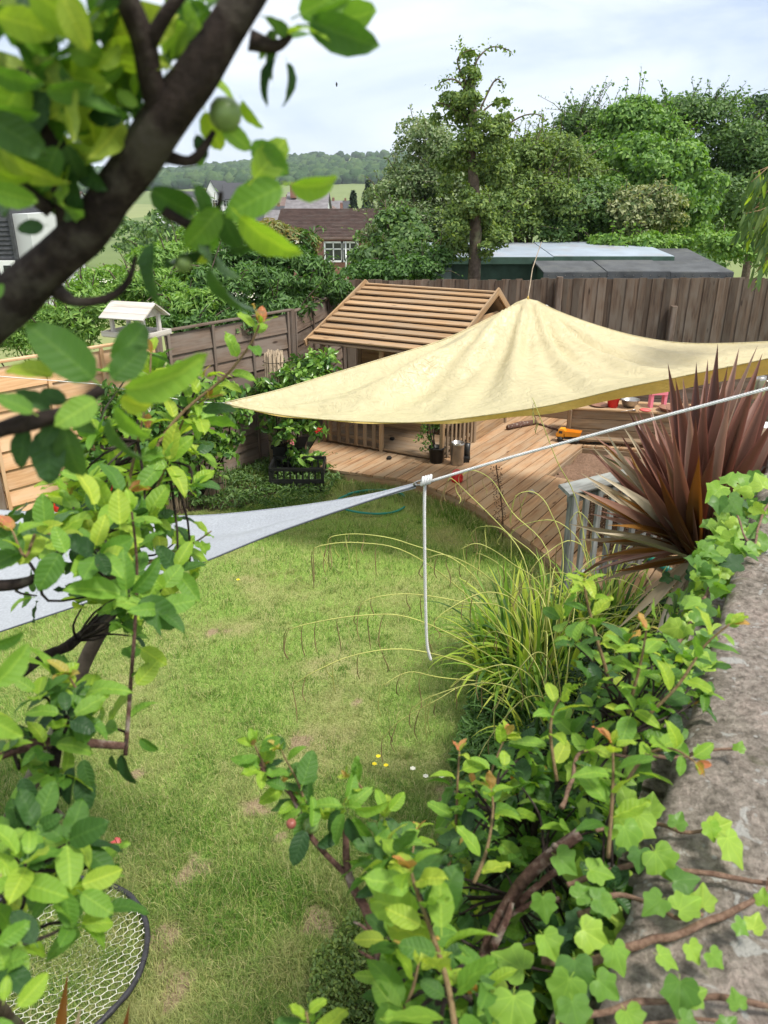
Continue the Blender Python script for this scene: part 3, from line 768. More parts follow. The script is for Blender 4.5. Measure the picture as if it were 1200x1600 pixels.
# low boxed bed behind the playhouse, retaining wall, bench box
def plank_wall(name, label, cat, a, b, z0, z1, nb, mat, up, thick=.03, top=None):
    a, b = Vector((*a, 0)), Vector((*b, 0)); t = thing(name, label, cat, (a.x, a.y, z0))
    hh = (z1 - z0) / nb
    for k in range(nb):
        z = z0 + hh * (k + .5)
        board('plank', a + Vector((0, 0, z)), b + Vector((0, 0, z)), hh - .006, thick, up, mat, t)
    return t
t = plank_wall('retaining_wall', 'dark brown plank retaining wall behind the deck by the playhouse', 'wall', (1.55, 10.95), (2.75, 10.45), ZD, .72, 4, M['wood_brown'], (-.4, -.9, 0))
t2 = plank_wall('retaining_wall', 'long grey plank wall of the raised terrace under the yellow sail', 'wall', (2.7, 10.5), (7.2, 9.75), ZD, 1.0, 5, M['wood_lap'], (-.1, -.95, 0))
for k in range(7):
    o_ = Vector((0.02, .14, 0)) * k
    board('terrace_board', Vector((2.7, 10.62, 1.02)) + o_, Vector((7.2, 9.87, 1.02)) + o_, .13, .025, (0, 0, 1), M['wood_lap'], t2)
bench = thing('box_bench', 'long brown timber box bench holding play kitchen pots beside the sandpit', 'bench', (3.1, 9.55, ZD))
bd = Vector((3.85 - 2.42, 9.42 - 9.72, 0)).normalized(); bn = Vector((bd.y, -bd.x, 0))
bo = Vector((2.40, 9.66, 0))
for k in range(3):
    board('bench_plank', bo + Vector((0, 0, .2 + k * .135)), bo + bd * 1.75 + Vector((0, 0, .2 + k * .135)), .128, .025, bn, M['wood_brown'], bench)
    board('end_plank', bo - bn * .01 + Vector((0, 0, .2 + k * .135)), bo - bn * .5 + Vector((0, 0, .2 + k * .135)), .128, .025, bd, M['wood_brown'], bench)
for k in range(4): board('top_plank', bo - bd * .03 - bn * (.03 + k * .13) + Vector((0, 0, .53)), bo + bd * 1.78 - bn * (.03 + k * .13) + Vector((0, 0, .53)), .126, .025, (0, 0, 1), M['wood_warm'], bench)
board('corner_post', bo + bn * .03 + Vector((0, 0, ZD)), bo + bn * .03 + Vector((0, 0, .515)), .05, .05, bn, M['wood_brown'], bench)
board('kick_plank', bo + bn * .22 + bd * .05 + Vector((0, 0, .2)), bo + bn * .22 + bd * 1.2 + Vector((0, 0, .2)), .15, .03, (0, 0, 1), M['wood_brown'], bench)
# things on the bench
ZB = .543
def on_bench(px, py): return gz(px, py, ZB)
p = on_bench(936, 634); MB().lathe([(0, .006), (.09, .006), (.12, .02), (.125, .022), (.09, .0), (0, .0)], p, 20).build('shallow_dish', M['terracotta'], origin=p)
tag(bpy.data.objects['shallow_dish'], 'shallow brown dish at the left end of the box bench', 'dish')
p = on_bench(957, 636)
cup = thing('toy_bucket', 'small red plastic bucket between brown dish and steel bowl on the bench', 'bucket', p)
MB().lathe([(0, .005), (.06, 0), (.08, .12), (.084, .125), (.076, .125), (.056, .01), (0, .01)], p, 18).build('bucket_body', M['red'], cup)
MB().tube([p + Vector((.08 * math.cos(a), .0, .12 + .05 * math.sin(a))) for a in np.linspace(0, math.pi, 9)], .004, 5).build('handle', M['red_faded'], cup)
p = on_bench(983, 636); b_ = MB().lathe([(0, .004), (.06, 0), (.10, .05), (.115, .10), (.125, .105), (.112, .105), (.09, .05), (.05, .012), (0, .01)], p, 24).build('metal_bowl', M['steel'], origin=p)
tag(b_, 'round steel mixing bowl between the red bucket and the pink toy', 'bowl')
p = on_bench(1026, 636)
pk = thing('pink_toy_chair', 'bright pink plastic toy chair standing on the box bench', 'toy', p)
mb = MB()
for sgn in (-1, 1): mb.box(p + Vector((sgn * .085, 0, .09)), (.035, .10, .18))
mb.box(p + Vector((0, .0, .19)), (.205, .12, .04)); mb.build('leg_frame', M['pink'], pk)
mb = MB(); mb.box(p + Vector((.02, .05, .29)), (.17, .03, .17)); mb.box(p + Vector((.02, .05, .385)), (.13, .028, .03)); mb.build('backrest', M['pink'], pk)
p = on_bench(1008, 641); o = MB().lathe([(0, .015), (.06, .014), (.075, .0), (0, 0)], p, 18).build('toy_lid', M['red_faded'], origin=p); tag(o, 'flat faded red toy plate lying in front of the pink toy', 'lid')  # the thing meant here is a loose faded red lid
p = on_bench(1048, 642)
pan = thing('frying_pan', 'old brown frying pan at the right end of the bench', 'pan', p)
MB().lathe([(0, .004), (.12, 0), (.15, .045), (.156, .05), (.148, .05), (.115, .01), (0, .01)], p, 26).build('pan_body', M['terracotta'], pan)
MB().tube([p + Vector((.15, 0, .045)), p + Vector((.30, .02, .06))], .011, 6).build('handle', M['dark'], pan)
for q, (px, py, mt, lb, sh) in enumerate([(1180, 612, 'steel', 'tall steel jug on the raised terrace behind the purple leaves', 'jug'), (1195, 665, 'white_paint', 'white plastic tub under the rope at the right edge', 'tub'), (970, 640, 'steel', 'steel spoon lying on the bench before the bowl', 'spoon')]):
    if sh == 'jug':
        p = gz(px, 622, 1.04); b = MB().lathe([(0, 0), (.08, 0), (.09, .1), (.07, .2), (.075, .24), (.066, .24), (.06, .2), (.08, .1), (0, .02)], p, 18)
        b.tube([p + Vector((.07, 0, .2)), p + Vector((.13, 0, .16)), p + Vector((.12, 0, .08)), p + Vector((.085, 0, .05))], .007, 6)
    elif sh == 'tub':
        p = gz(px, 690, .16); b = MB().lathe([(0, 0), (.11, 0), (.14, .2), (.15, .205), (.15, .22), (.135, .22), (.105, .02), (0, .02)], p, 20)
    else:
        p = gz(px, 643, ZB); b = MB().tube([p, p + Vector((.16, .03, .01))], .005, 5); b.lathe([(0, .004), (.02, .006), (.026, .012)], p + Vector((.18, .035, 0)), 10)
    tag(b.build('steel_' + sh if mt == 'steel' else 'plastic_' + sh, M[mt], origin=p), lb, sh)
# toy truck
tp = gz(887, 690, ZD + .003); tk = thing('toy_truck', 'small orange yellow toy dump truck parked on the deck edge', 'toy truck', tp, rad(-25))
Tm = WM[tk.name]; R_ = Tm.to_3x3()
def tl(x, y, z): return Tm @ Vector((x, y, z))
MB().box(tl(0, 0, .055), (.26, .10, .025), R_).build('chassis', M['black_plastic'], tk)
b = MB(); b.box(tl(-.085, 0, .11), (.075, .11, .09), R_); b.box(tl(-.125, 0, .085), (.05, .10, .04), R_); b.box(tl(-.08, 0, .162), (.06, .10, .012), R_); b.build('cab', M['orange'], tk)
MB().box(tl(-.09, 0, .128), (.045, .114, .035), R_).build('window', M['glass'], tk)
b = MB(); w_ = [(-.035, .05, .075), (.14, .05, .09), (.15, -.05, .09), (-.035, -.05, .075), (-.045, .065, .15), (.16, .065, .15), (.17, -.065, .15), (-.045, -.065, .15)]
b.add([tl(*v) for v in w_], [(0, 3, 2, 1), (0, 1, 5, 4), (1, 2, 6, 5), (2, 3, 7, 6), (3, 0, 4, 7)]); b.build('dump_bed', M['orange'], tk)
for x in (-.09, .06, .115):
    for y in (-.06, .06):
        MB().tube([tl(x, y - .016, .035), tl(x, y + .016, .035)], .033, 14).build('wheel', M['black_plastic'], tk)
# shovel arm / scoop just right of the truck
p = gz(915, 694, ZD); o = MB().tube([p, p + Vector((.12, -.02, .03)), p + Vector((.2, 0, .01))], [.012, .012, .012], 6).box(p + Vector((.24, 0, .02)), (.08, .07, .02)).build('toy_spade', M['dark'], origin=p); tag(o, 'small dark toy spade lying right of the toy truck', 'toy spade')
# logs / sticks
for (a, b_, r, lb) in (((793, 668), (838, 659), .035, 'peeled pale log lying against the dark retaining wall'), ((840, 662), (872, 672), .014, 'thin crooked stick on the deck right of the log')):
    A = gz(*a, ZD + r); B = gz(*b_, ZD + r)
    o = MB().tube([A, A * .6 + B * .4 + Vector((0, .02, 0)), B], [r, r * 1.1, r * .9], 8, wob=.3).build('log' if r > .02 else 'stick', M['bark_red'], origin=A); tag(o, lb, 'log' if r > .02 else 'stick')
o = None
p = gz(728, 762, ZD)
# cobble on the deck
for (px, py, lb) in ((830, 770, 'small pale pebble lying alone on the deck boards'), (608, 717, 'dark flat stone on the deck in front of the veranda'), (613, 687, 'dark lump of bark on the veranda floor')):
    z = ZD + (.045 if py < 700 else .003); p = gz(px, py, z)
    mb = MB(); prof = [(0, .035), (.02, .032), (.034, .018), (.036, .006), (.03, 0), (0, 0)]; mb.lathe(prof, p, 9)
    mb.v = [tuple(Vector(v) + .012 * mnoise.noise_vector(Vector(v) * 30)) for v in mb.v]
    tag(mb.build('pebble', M['wood_pale'] if px == 830 else M['dark'], origin=p), lb, 'stone')
# steel can, dark boot, red wire toy
p = gz(714, 725, ZD)
can = thing('steel_canister', 'cylindrical brushed steel canister standing beside the veranda rail', 'canister', p)
MB().lathe([(0, 0), (.075, 0), (.078, .006), (.078, .26), (.08, .268), (.072, .268), (.070, .02), (0, .02)], p, 28).build('can_body', M['steel'], can)
MB().lathe([(.079, .24), (.083, .245), (.083, .255), (.079, .26)], p, 28).build('rim', M['steel'], can)
p = gz(729, 718, ZD); o = MB().tube([p, p + Vector((0, 0, .1)), p + Vector((.0, .01, .2))], [.045, .038, .042], 10).box(p + Vector((-.02, -.06, .03)), (.08, .12, .05)).build('rubber_boot', M['black_plastic'], origin=p); tag(o, 'small black rubber boot standing behind the steel canister', 'boot')
p = gz(714, 752, ZD)
sp = thing('red_toy', 'small red toy with looping wire handle on the deck edge', 'toy', p)
MB().lathe([(0, 0), (.06, 0), (.065, .03), (.05, .06), (.055, .09), (.03, .11), (0, .11)], p, 14).build('toy_body', M['red'], sp)
b = MB()
for k in range(3): b.tube([p + Vector((.06 * math.cos(a), (k - 1) * .03, .06 + .07 * math.sin(a))) for a in np.linspace(-.3, math.pi + .3, 10)], .005, 5)
b.build('wire_loop', M['red_faded'], sp)
# plant pot at the veranda post
def leafcloud_np(centers, normals, size, tmpl, jitter=.35):
    """centers (n,3) normals (n,3) size (n,) -> V,F using template verts (x across,y along,z normal)"""
    n = len(centers); nn = normals / (np.linalg.norm(normals, axis=1, keepdims=True) + 1e-9)
    t = rng.randn(n, 3); t -= nn * (t * nn).sum(1, keepdims=True); t /= np.linalg.norm(t, axis=1, keepdims=True)
    b = np.cross(nn, t); TV, TF = tmpl
    V = centers[:, None, :] + size[:, None, None] * (TV[None, :, 0, None] * b[:, None, :] + TV[None, :, 1, None] * t[:, None, :] + TV[None, :, 2, None] * nn[:, None, :])
    F = TF[None] + (np.arange(n) * len(TV))[:, None, None]
    return V.reshape(-1, 3), F.reshape(-1, TF.shape[1])
T_DIAMOND = (np.array([[0, -.5, 0], [.27, .02, .07], [0, .5, -.1], [-.27, .02, .07]], float), np.array([[0, 1, 2], [0, 2, 3]]))
T_LONG = (np.array([[0, -.5, 0], [.13, 0, .03], [0, .5, -.12], [-.13, 0, .03]], float), np.array([[0, 1, 2], [0, 2, 3]]))
T_LEAF6 = (np.array([[0, -.5, 0], [.2, -.22, .05], [.24, .1, .04], [0, .5, -.12], [-.24, .1, .04], [-.2, -.22, .05], [0, 0, -.0]], float), np.array([[0, 1, 6], [1, 2, 6], [2, 3, 6], [3, 4, 6], [4, 5, 6], [5, 0, 6]]))
T_NEEDLE = (np.array([[0, -.5, 0], [.09, 0, 0], [0, .5, 0], [-.09, 0, 0]], float), np.array([[0, 1, 2], [0, 2, 3]]))

class Crown:
    def __init__(s): s.parts = []
    def lobes(s, ells, nclump, clump_r, nleaf, size, tmpl=T_DIAMOND, up=.35, spread=.55, flat=.75, shell=.75):
        """ells: list of (center Vector, (rx,ry,rz)); leaves sit on small clumps spread over the ellipsoids"""
        nclump = max(12, int(nclump * .72)); vols = np.array([e[1][0] * e[1][2] for e in ells]); vols = vols / vols.sum()
        which = rng.choice(len(ells), nclump, p=vols)
        C = []; CR = []; OUT = []
        for w in which:
            c, r = ells[w]; d = rng.randn(3); d /= np.linalg.norm(d); d[2] = abs(d[2]) * .9 + d[2] * .1 if rng.rand() < .6 else d[2]
            rr = shell + (1 - shell) * rng.rand() if rng.rand() < .8 else rng.rand() * .8
            C.append(np.array(c) + d * np.array(r) * rr); CR.append(clump_r * (.5 + 1.0 * rng.rand())); OUT.append(d)
        C, CR, OUT = np.array(C), np.array(CR), np.array(OUT)
        pw = CR ** 2 / (CR ** 2).sum(); k = rng.choice(nclump, nleaf, p=pw); d = rng.randn(nleaf, 3); d /= np.linalg.norm(d, axis=1, keepdims=True)
        d[:, 2] = np.where(rng.rand(nleaf) < .65, np.abs(d[:, 2]), d[:, 2])
        rr = (.55 + .5 * rng.rand(nleaf) ** .6)
        P = C[k] + d * (CR[k] * rr)[:, None] * np.array([1, 1, flat])
        nn = d * .6 + OUT[k] * .3 + np.array([0, 0, up]) + rng.randn(nleaf, 3) * spread
        sz = size * (.6 + .8 * rng.rand(nleaf))
        s.parts.append((P, nn, sz, tmpl)); s.C = C; s.CR = CR; s.OUT = OUT; return s
    def sprigs(s, n, length, per, size, tmpl=T_DIAMOND):
        idx = rng.randint(0, len(s.C), n); P = []; NN = []
        for i in idx:
            d = s.OUT[i] * .7 + np.array([0, 0, .55]) + rng.randn(3) * .35; d /= np.linalg.norm(d); st = s.C[i] + d * s.CR[i] * .8; L = length * (.4 + .8 * rng.rand())
            droop = rng.rand() * .5; s.tw = getattr(s, 'tw', []); s.tw.append([Vector(st - d * L * .3 + (0, 0, 0)), Vector(st + d * L * .5 - np.array([0, 0, droop * L * .25])), Vector(st + d * L * 1.0 - np.array([0, 0, droop * L]))])
            for k in range(per):
                t = (k + 1) / per; P.append(st + d * L * t - np.array([0, 0, droop * L * t * t]) + rng.randn(3) * size * .35); NN.append(rng.randn(3) + [0, 0, .8])
        s.parts.append((np.array(P), np.array(NN), size * (.6 + .6 * rng.rand(len(P))), tmpl)); return s
    def raw(s, P, NN, sz, tmpl): s.parts.append((np.array(P), np.array(NN), np.array(sz), tmpl)); return s
    def build(s, name, mat, parent=None, origin=None, kind=None):
        Vs, Fs, b = [], [], 0
        for P, nn, sz, tm in s.parts:
            V, F = leafcloud_np(P, nn, sz, tm); Vs.append(V); Fs.append(F + b); b += len(V)
        V = np.concatenate(Vs); F = np.concatenate(Fs)
        M_ = WM[parent.name] if parent is not None else Matrix.Translation(Vector(origin or (0, 0, 0)))
        V = V - np.array(M_.translation)
        return link(name, np_mesh(name, V, F, mat), parent, M_)
def ell(px, py, rx, ry, Y, ry_depth=None):
    """ellipsoid from its place and radii in picture units at depth Y, made a real solid"""
    c = at(px, py, Y); k = Y / ray(px, py).y / FPX
    return (tuple(c), (rx * k, (ry_depth if ry_depth else (rx + ry) / 2 * k), ry * k))
def tree(name, label, cat, ells, Y, mat, nclump, cr, nleaf, size, tmpl=T_DIAMOND, trunk=None, trunk_r=.12, limbs=6, group=None, sprigs=0, spl=.6, bark='bark_grey', extra=None, **kw):
    cx = sum(e[0][0] for e in ells) / len(ells); zb = float(terr(cx, Y)) if Y > 12.5 else 0.0
    base = Vector((trunk[0] if trunk else cx, trunk[1] if trunk else Y, zb))
    t_ = thing(name, label, cat, base, 0, group)
    cw = Crown().lobes(ells, nclump, cr, nleaf, size, tmpl, **kw)
    if sprigs: cw.sprigs(sprigs, spl, 9, size, tmpl)
    if extra: extra(cw)
    f = cw.build('crown', M[mat], t_)
    if getattr(cw, 'tw', None):
        tb = MB()
        for q in cw.tw: tb.tube(q, [.012, .008, .004], 3, cap=False)
        tag(tb.build('twigs', M[bark], t_), kind='stuff')
    mb = MB()
    top = Vector(max(ells, key=lambda e: e[0][2])[0])
    mb.tube([base - Vector((0, 0, .1)), base * .5 + top * .5 + Vector((U(-.1, .1), 0, 0)), top], [trunk_r, trunk_r * .7, trunk_r * .25], 8, wob=.15, sub=3)
    mb.build('trunk', M[bark], t_)
    lb = MB()
    for k in range(limbs):
        i = rng.randint(0, len(cw.C)); e_ = Vector(cw.C[i]); t0 = U(.25, .8); st = base.lerp(top, t0)
        lb.tube([st, st.lerp(e_, .5) + Vector((U(-.1, .1), U(-.1, .1), .12)), e_ + (e_ - st) * .15], [trunk_r * .4, trunk_r * .2, .008], 5, sub=3)
    if limbs: lb.build('limbs', M[bark], t_)
    return t_
# ------------------------------------------------------------------ trees and shrubs behind the fence
tree('grey_green_tree', 'loose grey green small leaved tree left of the ivy clad trunk', 'tree',
     [ell(665, 245, 42, 45, 18), ell(640, 310, 55, 45, 18), ell(700, 300, 55, 60, 18), ell(640, 385, 60, 40, 17.5), ell(700, 370, 60, 45, 17.5)], 18, 'bl_grey', 150, .33, 38000, .08, trunk_r=.16, sprigs=120, spl=.5)
tree('mixed_tree', 'olive green twiggy tree right of the ivy clad trunk', 'tree',
     [ell(800, 260, 50, 45, 17), ell(860, 270, 45, 50, 17.5), ell(790, 330, 55, 45, 16.5), ell(850, 335, 60, 42, 16.5), ell(890, 290, 40, 50, 18)], 17, 'bl_olive', 150, .32, 38000, .078, trunk_r=.15, sprigs=150, spl=.7)
tree('ash_tree', 'tall airy ash like tree between the olive tree and the bright dome tree', 'tree',
     [ell(905, 215, 36, 32, 21), ell(885, 260, 40, 45, 21), ell(930, 215, 30, 30, 21)], 21, 'bl_mid', 60, .4, 14000, .09, trunk_r=.15, sprigs=90, spl=.9)
tree('dome_tree', 'bright green dome topped tree behind the black shed', 'tree',
     [ell(985, 205, 52, 36, 20), ell(955, 260, 55, 36, 19.5), ell(1020, 240, 45, 40, 20)], 20, 'bl_bright', 120, .36, 26000, .10, T_LEAF6, trunk_r=.18, sprigs=90, spl=.5)
tree('broadleaf_tree', 'broad fresh green tree with heavy drooping foliage above the black shed', 'tree',
     [ell(1010, 270, 62, 36, 18), ell(1065, 285, 55, 45, 18), ell(1000, 325, 70, 38, 17.6), ell(1070, 340, 50, 35, 17.8)], 18, 'bl_bright', 120, .36, 28000, .115, T_LEAF6, trunk_r=.2, up=.1)
tree('dark_tree', 'tall dark green tree at the right behind the broad fresh green tree', 'tree',
     [ell(1090, 205, 62, 42, 22), ell(1140, 260, 62, 60, 21), ell(1120, 330, 70, 55, 20.5), ell(1190, 290, 60, 80, 21), ell(1060, 190, 40, 25, 22)], 21, 'bl_mid', 170, .45, 38000, .10, trunk_r=.22, sprigs=110, spl=.6)
tree('far_dark_tree', 'dark treetop rising at the right edge of the picture', 'tree',
     [ell(1195, 190, 25, 30, 24), ell(1215, 230, 35, 50, 24)], 24, 'bl_dark', 30, .4, 5000, .13, trunk_r=.15)
tree('variegated_shrub', 'cream variegated shrub above the ridge of the black shed', 'shrub',
     [ell(1010, 325, 42, 26, 16.5), ell(975, 345, 30, 22, 16.4), ell(1040, 350, 28, 22, 16.6)], 16.5, 'bl_var', 60, .24, 9000, .085, trunk_r=.05, sprigs=30, spl=.3)
tree('dark_shrub', 'dense dark green shrub low between the two olive trees', 'shrub',
     [ell(900, 330, 45, 45, 16.9), ell(870, 370, 70, 25, 16.8), ell(930, 365, 50, 30, 16.8)], 16.9, 'bl_mid', 80, .3, 13000, .09, trunk_r=.06)
tree('lime_hedge', 'low bright lime hedge right behind the felt roofed shed', 'hedge',
     [ell(1000, 388, 60, 14, 16.0), ell(1080, 385, 55, 16, 16.0), ell(1140, 392, 50, 22, 15.8), ell(960, 385, 30, 16, 16)], 16, 'bl_lime', 70, .2, 9000, .09, trunk_r=.05, limbs=0, sprigs=30, spl=.35)
tree('elder_shrub', 'elder bush with cream flower heads beside the bungalow windows', 'shrub',
     [ell(606, 368, 20, 30, 15), ell(635, 375, 28, 36, 15), ell(598, 412, 30, 18, 14.6), ell(640, 410, 45, 22, 14.4)], 15, 'bl_mid', 70, .24, 10000, .10, T_LEAF6, trunk_r=.06, sprigs=45, spl=.5)
tree('back_hedge_shrub', 'low mixed green bush just behind the left end of the board fence', 'shrub',
     [ell(575, 430, 34, 9, 12.9), ell(640, 425, 40, 16, 12.9), ell(680, 415, 26, 20, 13.0)], 12.9, 'bl_hedge', 60, .17, 8000, .075, trunk_r=.04, limbs=0, sprigs=20, spl=.3)
def conifer():
    b = Vector(at(575, 330, 85)); b.z = float(terr(b.x, 85)); t_ = thing('conifer', 'dark conifer standing beyond the brown bungalow roof', 'tree', b)
    P = []; NN = []; 
    for cx, top, h, w in ((575, 283, 9.5, 2.5), (552, 300, 7.0, 1.7), (600, 302, 6.6, 2.0)):
        tp_ = at(cx, top, 85)
        for k in range(4200):
            f = random.random() ** .75; a = U(0, 2 * math.pi); lay = .75 + .25 * math.sin(f * 34 + cx); r = w * f ** .8 * lay * (.6 + .4 * random.random())
            P.append((tp_.x + r * math.cos(a), 85 + r * math.sin(a), tp_.z - h * f + .15 * random.random())); NN.append((math.cos(a) * .5 + U(-.4, .4), math.sin(a) * .5 + U(-.4, .4), .8))
    c = Crown().raw(P, NN, .55 * (.5 + rng.rand(len(P))), T_DIAMOND); c.build('crown', M['bl_conifer'], t_)
    MB().tube([b, at(575, 290, 85)], [.3, .05], 7).build('trunk', M['bark_grey'], t_)
conifer()
def ivy_trunk():
    Y = 13.0; base = at(741, 435, Y); base.z = float(terr(base.x, Y))
    t_ = thing('ivy_clad_trunk', 'tall bare tree trunk wrapped in ivy and topped with arching sprays', 'tree', base)
    pts = [base, at(741, 435, Y), at(743, 360, Y), at(742, 300, Y), at(735, 240, Y), at(738, 180, Y), at(737, 140, Y), at(736, 105, Y)]
    MB().tube(pts, [.11, .10, .088, .082, .075, .068, .055, .03], 10, wob=.35, sub=4).build('trunk', M['bark_grey'], t_)
    tw = MB()
    def spray(a, L):
        q = [at(*p_, Y + dy) for p_, dy in a]; tw.tube(q, [.018, .005], 5, sub=4)
        pp, _ = smooth_path(q, [1] * len(q), 7); return pp
    paths = []
    paths.append(spray([((736, 130), 0), ((745, 95), 0), ((765, 75), .1), ((785, 75), .1), ((800, 82), .1)], 1))
    paths.append(spray([((738, 150), 0), ((715, 100), -.1), ((725, 82), -.1), ((742, 78), -.1)], 1))
    paths.append(spray([((740, 190), 0), ((765, 165), .2), ((790, 155), .2), ((798, 158), .2)], 1))
    paths.append(spray([((738, 200), 0), ((770, 130), .2), ((783, 128), .2), ((786, 140), .2)], 1))
    paths.append(spray([((737, 190), 0), ((700, 165), -.2), ((683, 162), -.2), ((678, 170), -.2)], 1))
    paths.append(spray([((737, 150), 0), ((712, 125), -.2), ((690, 128), -.2), ((684, 138), -.2)], 1))
    paths.append(spray([((740, 240), 0), ((800, 190), .3), ((835, 178), .3), ((855, 190), .3)], 1))
    paths.append(spray([((740, 230), 0), ((760, 200), .1), ((790, 190), .2), ((812, 200), .3)], 1))
    tw.build('arching_twig', M['bark_grey'], t_)
    ells = [ell(738, 175, 34, 55, Y), ell(708, 200, 34, 46, Y), ell(725, 270, 46, 54, Y), ell(775, 200, 26, 36, Y + .2), ell(700, 260, 26, 36, Y), ell(762, 230, 26, 45, Y), ell(735, 125, 16, 30, Y), ell(738, 100, 8, 20, Y), ell(775, 290, 28, 45, Y + .2), ell(722, 340, 26, 40, Y), ell(765, 350, 24, 30, Y + .2), ell(712, 395, 26, 36, Y), ell(765, 390, 22, 34, Y), ell(742, 330, 22, 30, Y - .15)]
    c = Crown().lobes(ells, 150, .14, 24000, .062, T_LEAF6, shell=.3)
    c.sprigs(120, .35, 8, .06, T_LEAF6)
    P = []; NN = []
    for pth in paths:
        for q in pth:
            for k in range(2): P.append(tuple(q + Vector((U(-.04, .04), U(-.04, .04), U(-.05, .03))))); NN.append((U(-1, 1), U(-1, 1), U(0, 1)))
    c.raw(P, NN, .065 * (.6 + .7 * rng.rand(len(P))), T_LEAF6)
    c.build('ivy_foliage', M['bl_olive'], t_)
ivy_trunk()
# hedges behind the left fence
def hedge(name, label, ells, Y, mat, nclump, cr, nleaf, size, tips=None, flowers=0, tmpl=T_LONG, sprigs=60):
    t_ = tree(name, label, 'hedge', ells, Y, mat, nclump, cr, nleaf, size, tmpl, trunk_r=.04, limbs=8, sprigs=sprigs, spl=.35, up=.25)
    if tips:
        Crown().lobes(tips, 40, .14, 2600, size, tmpl).build('young_growth', M['bl_tip'], t_)
    if flowers:
        f = Crown(); P = []; NN = []
        for k in range(flowers):
            e_ = ells[rng.randint(0, len(ells))]; d = rng.randn(3); d /= np.linalg.norm(d); d[1] = -abs(d[1]); d[2] = abs(d[2]); c = np.array(e_[0]) + d * np.array(e_[1]) * 1.03
            for j in range(16): P.append(c + rng.randn(3) * [.04, .04, .012]); NN.append((0, -.4, 1))
        f.raw(P, NN, np.full(len(P), .025), T_DIAMOND).build('flower_head', M['flower_white'], t_)
    return t_
hedge('elder_hedge', 'big dark leafy elder hedge behind the old lap fence', [ell(440, 440, 70, 60, 10.6), ell(492, 455, 42, 26, 11.2), ell(380, 440, 60, 55, 10.2), ell(330, 470, 60, 40, 9.4), ell(445, 405, 40, 36, 11), ell(430, 488, 50, 18, 9.9), ell(340, 508, 50, 18, 9.1), ell(285, 515, 40, 16, 8.6)], 10.6, 'bl_hedge', 210, .17, 30000, .105,
      tips=[ell(432, 378, 28, 22, 11), ell(466, 385, 20, 16, 11.1)], flowers=9)
hedge('lime_privet_hedge', 'lighter green hedge behind the thick branch and bird table', [ell(330, 380, 50, 42, 12), ell(265, 430, 55, 40, 10.5), ell(200, 470, 60, 48, 9.4), ell(290, 480, 45, 40, 9.0), ell(130, 500, 50, 40, 8.8)], 10.2, 'bl_lime', 170, .17, 26000, .095, flowers=7)
hedge('feathery_bush', 'feathery bright green bush with a few red flowers above the orange fence', [ell(70, 520, 50, 34, 8.6), ell(20, 540, 40, 30, 8.3)], 8.6, 'bl_lime', 60, .13, 9000, .05, sprigs=30)
p_ = []; 
for k in range(3):
    q = at(60 + k * 8, 527 + (k % 2) * 8, 8.2)
    for j in range(14): p_.append(tuple(q + Vector((U(-.02, .02), U(-.02, .02), U(-.015, .015)))))
o = Crown().raw(p_, [(U(-1, 1), -1, U(-1, 1)) for _ in p_], np.full(len(p_), .028), T_DIAMOND).build('red_flower', M['red'], bpy.data.objects['feathery_bush'])
# lance leaved tree at right edge: its large leaves are parts
# ------------------------------------------------------------------ sheds
def shed(name, label, poly_top, zf, zr, wallmat, roofmat, secs, Yf, Yr, xl, xr, fas, overhang=.12):
    """mono pitch: low front edge at Yf, high back edge at Yr"""
    t_ = thing(name, label, 'shed', ((xl + xr) / 2, Yf, float(terr(xl, Yf))))
    zb = float(terr(xl, Yf)) - .3
    b = MB(); b.add([(xl + .1, Yf + overhang, zb), (xr - .1, Yf + overhang, zb), (xr - .1, Yr - .1, zb), (xl + .1, Yr - .1, zb), (xl + .1, Yf + overhang, zf - .02), (xr - .1, Yf + overhang, zf - .02), (xr - .1, Yr - .1, zr - .03), (xl + .1, Yr - .1, zr - .03)],
                    [(0, 3, 2, 1), (4, 5, 6, 7), (0, 1, 5, 4), (1, 2, 6, 5), (2, 3, 7, 6), (3, 0, 4, 7)]); b.build('wall', M[wallmat], t_)
    n = secs; w = (xr - xl) / n
    for k in range(n):
        a, c = xl + k * w + .003, xl + (k + 1) * w - .003; dz = .012 * (k % 2)
        b = MB(); V = [(a, Yf, zf + dz), (c, Yf, zf + dz), (c, Yr, zr + dz), (a, Yr, zr + dz)]
        b.add([(v[0], v[1], v[2]) for v in V] + [(v[0], v[1], v[2] + .025) for v in V], [(0, 3, 2, 1), (4, 5, 6, 7), (0, 1, 5, 4), (1, 2, 6, 5), (2, 3, 7, 6), (3, 0, 4, 7)])
        b.build('roof_sheet', M[roofmat], t_)
        board('fascia', (a, Yf - .015, zf - fas / 2 + .02 + dz), (c, Yf - .015, zf - fas / 2 + .02 + dz), fas, .025, (0, -1, 0), M[wallmat] if roofmat != 'felt' else M['felt'], t_)
    return t_
s1 = shed('green_shed', 'dark green shed with a pale metal roof behind the board fence', None, 2.02, 2.14, 'green_paint', 'metal_roof', 2, 14.2, 16.2, .85, 5.1, .12)
MB().box((4.35, 15.2, 2.11), (.5, .5, .008), Matrix.Rotation(rad(3.4), 3, 'X')).build('rust_patch', M['rust'], s1)
MB().box((.95, 14.28, 1.0), (.5, .05, 1.7)).build('grey_panel', M['grey_paint'], s1)
s2 = shed('black_felt_shed', 'low shed with a black felt roof in three sections behind the fence', None, 1.86, 2.08, 'green_paint', 'felt', 3, 13.2, 15.4, 2.62, 5.75, .13)
for k in range(22): MB().box((2.7 + k * .14, 13.17, 1.83), (.012, .006, .012)).build('nail', M['steel'], s2)
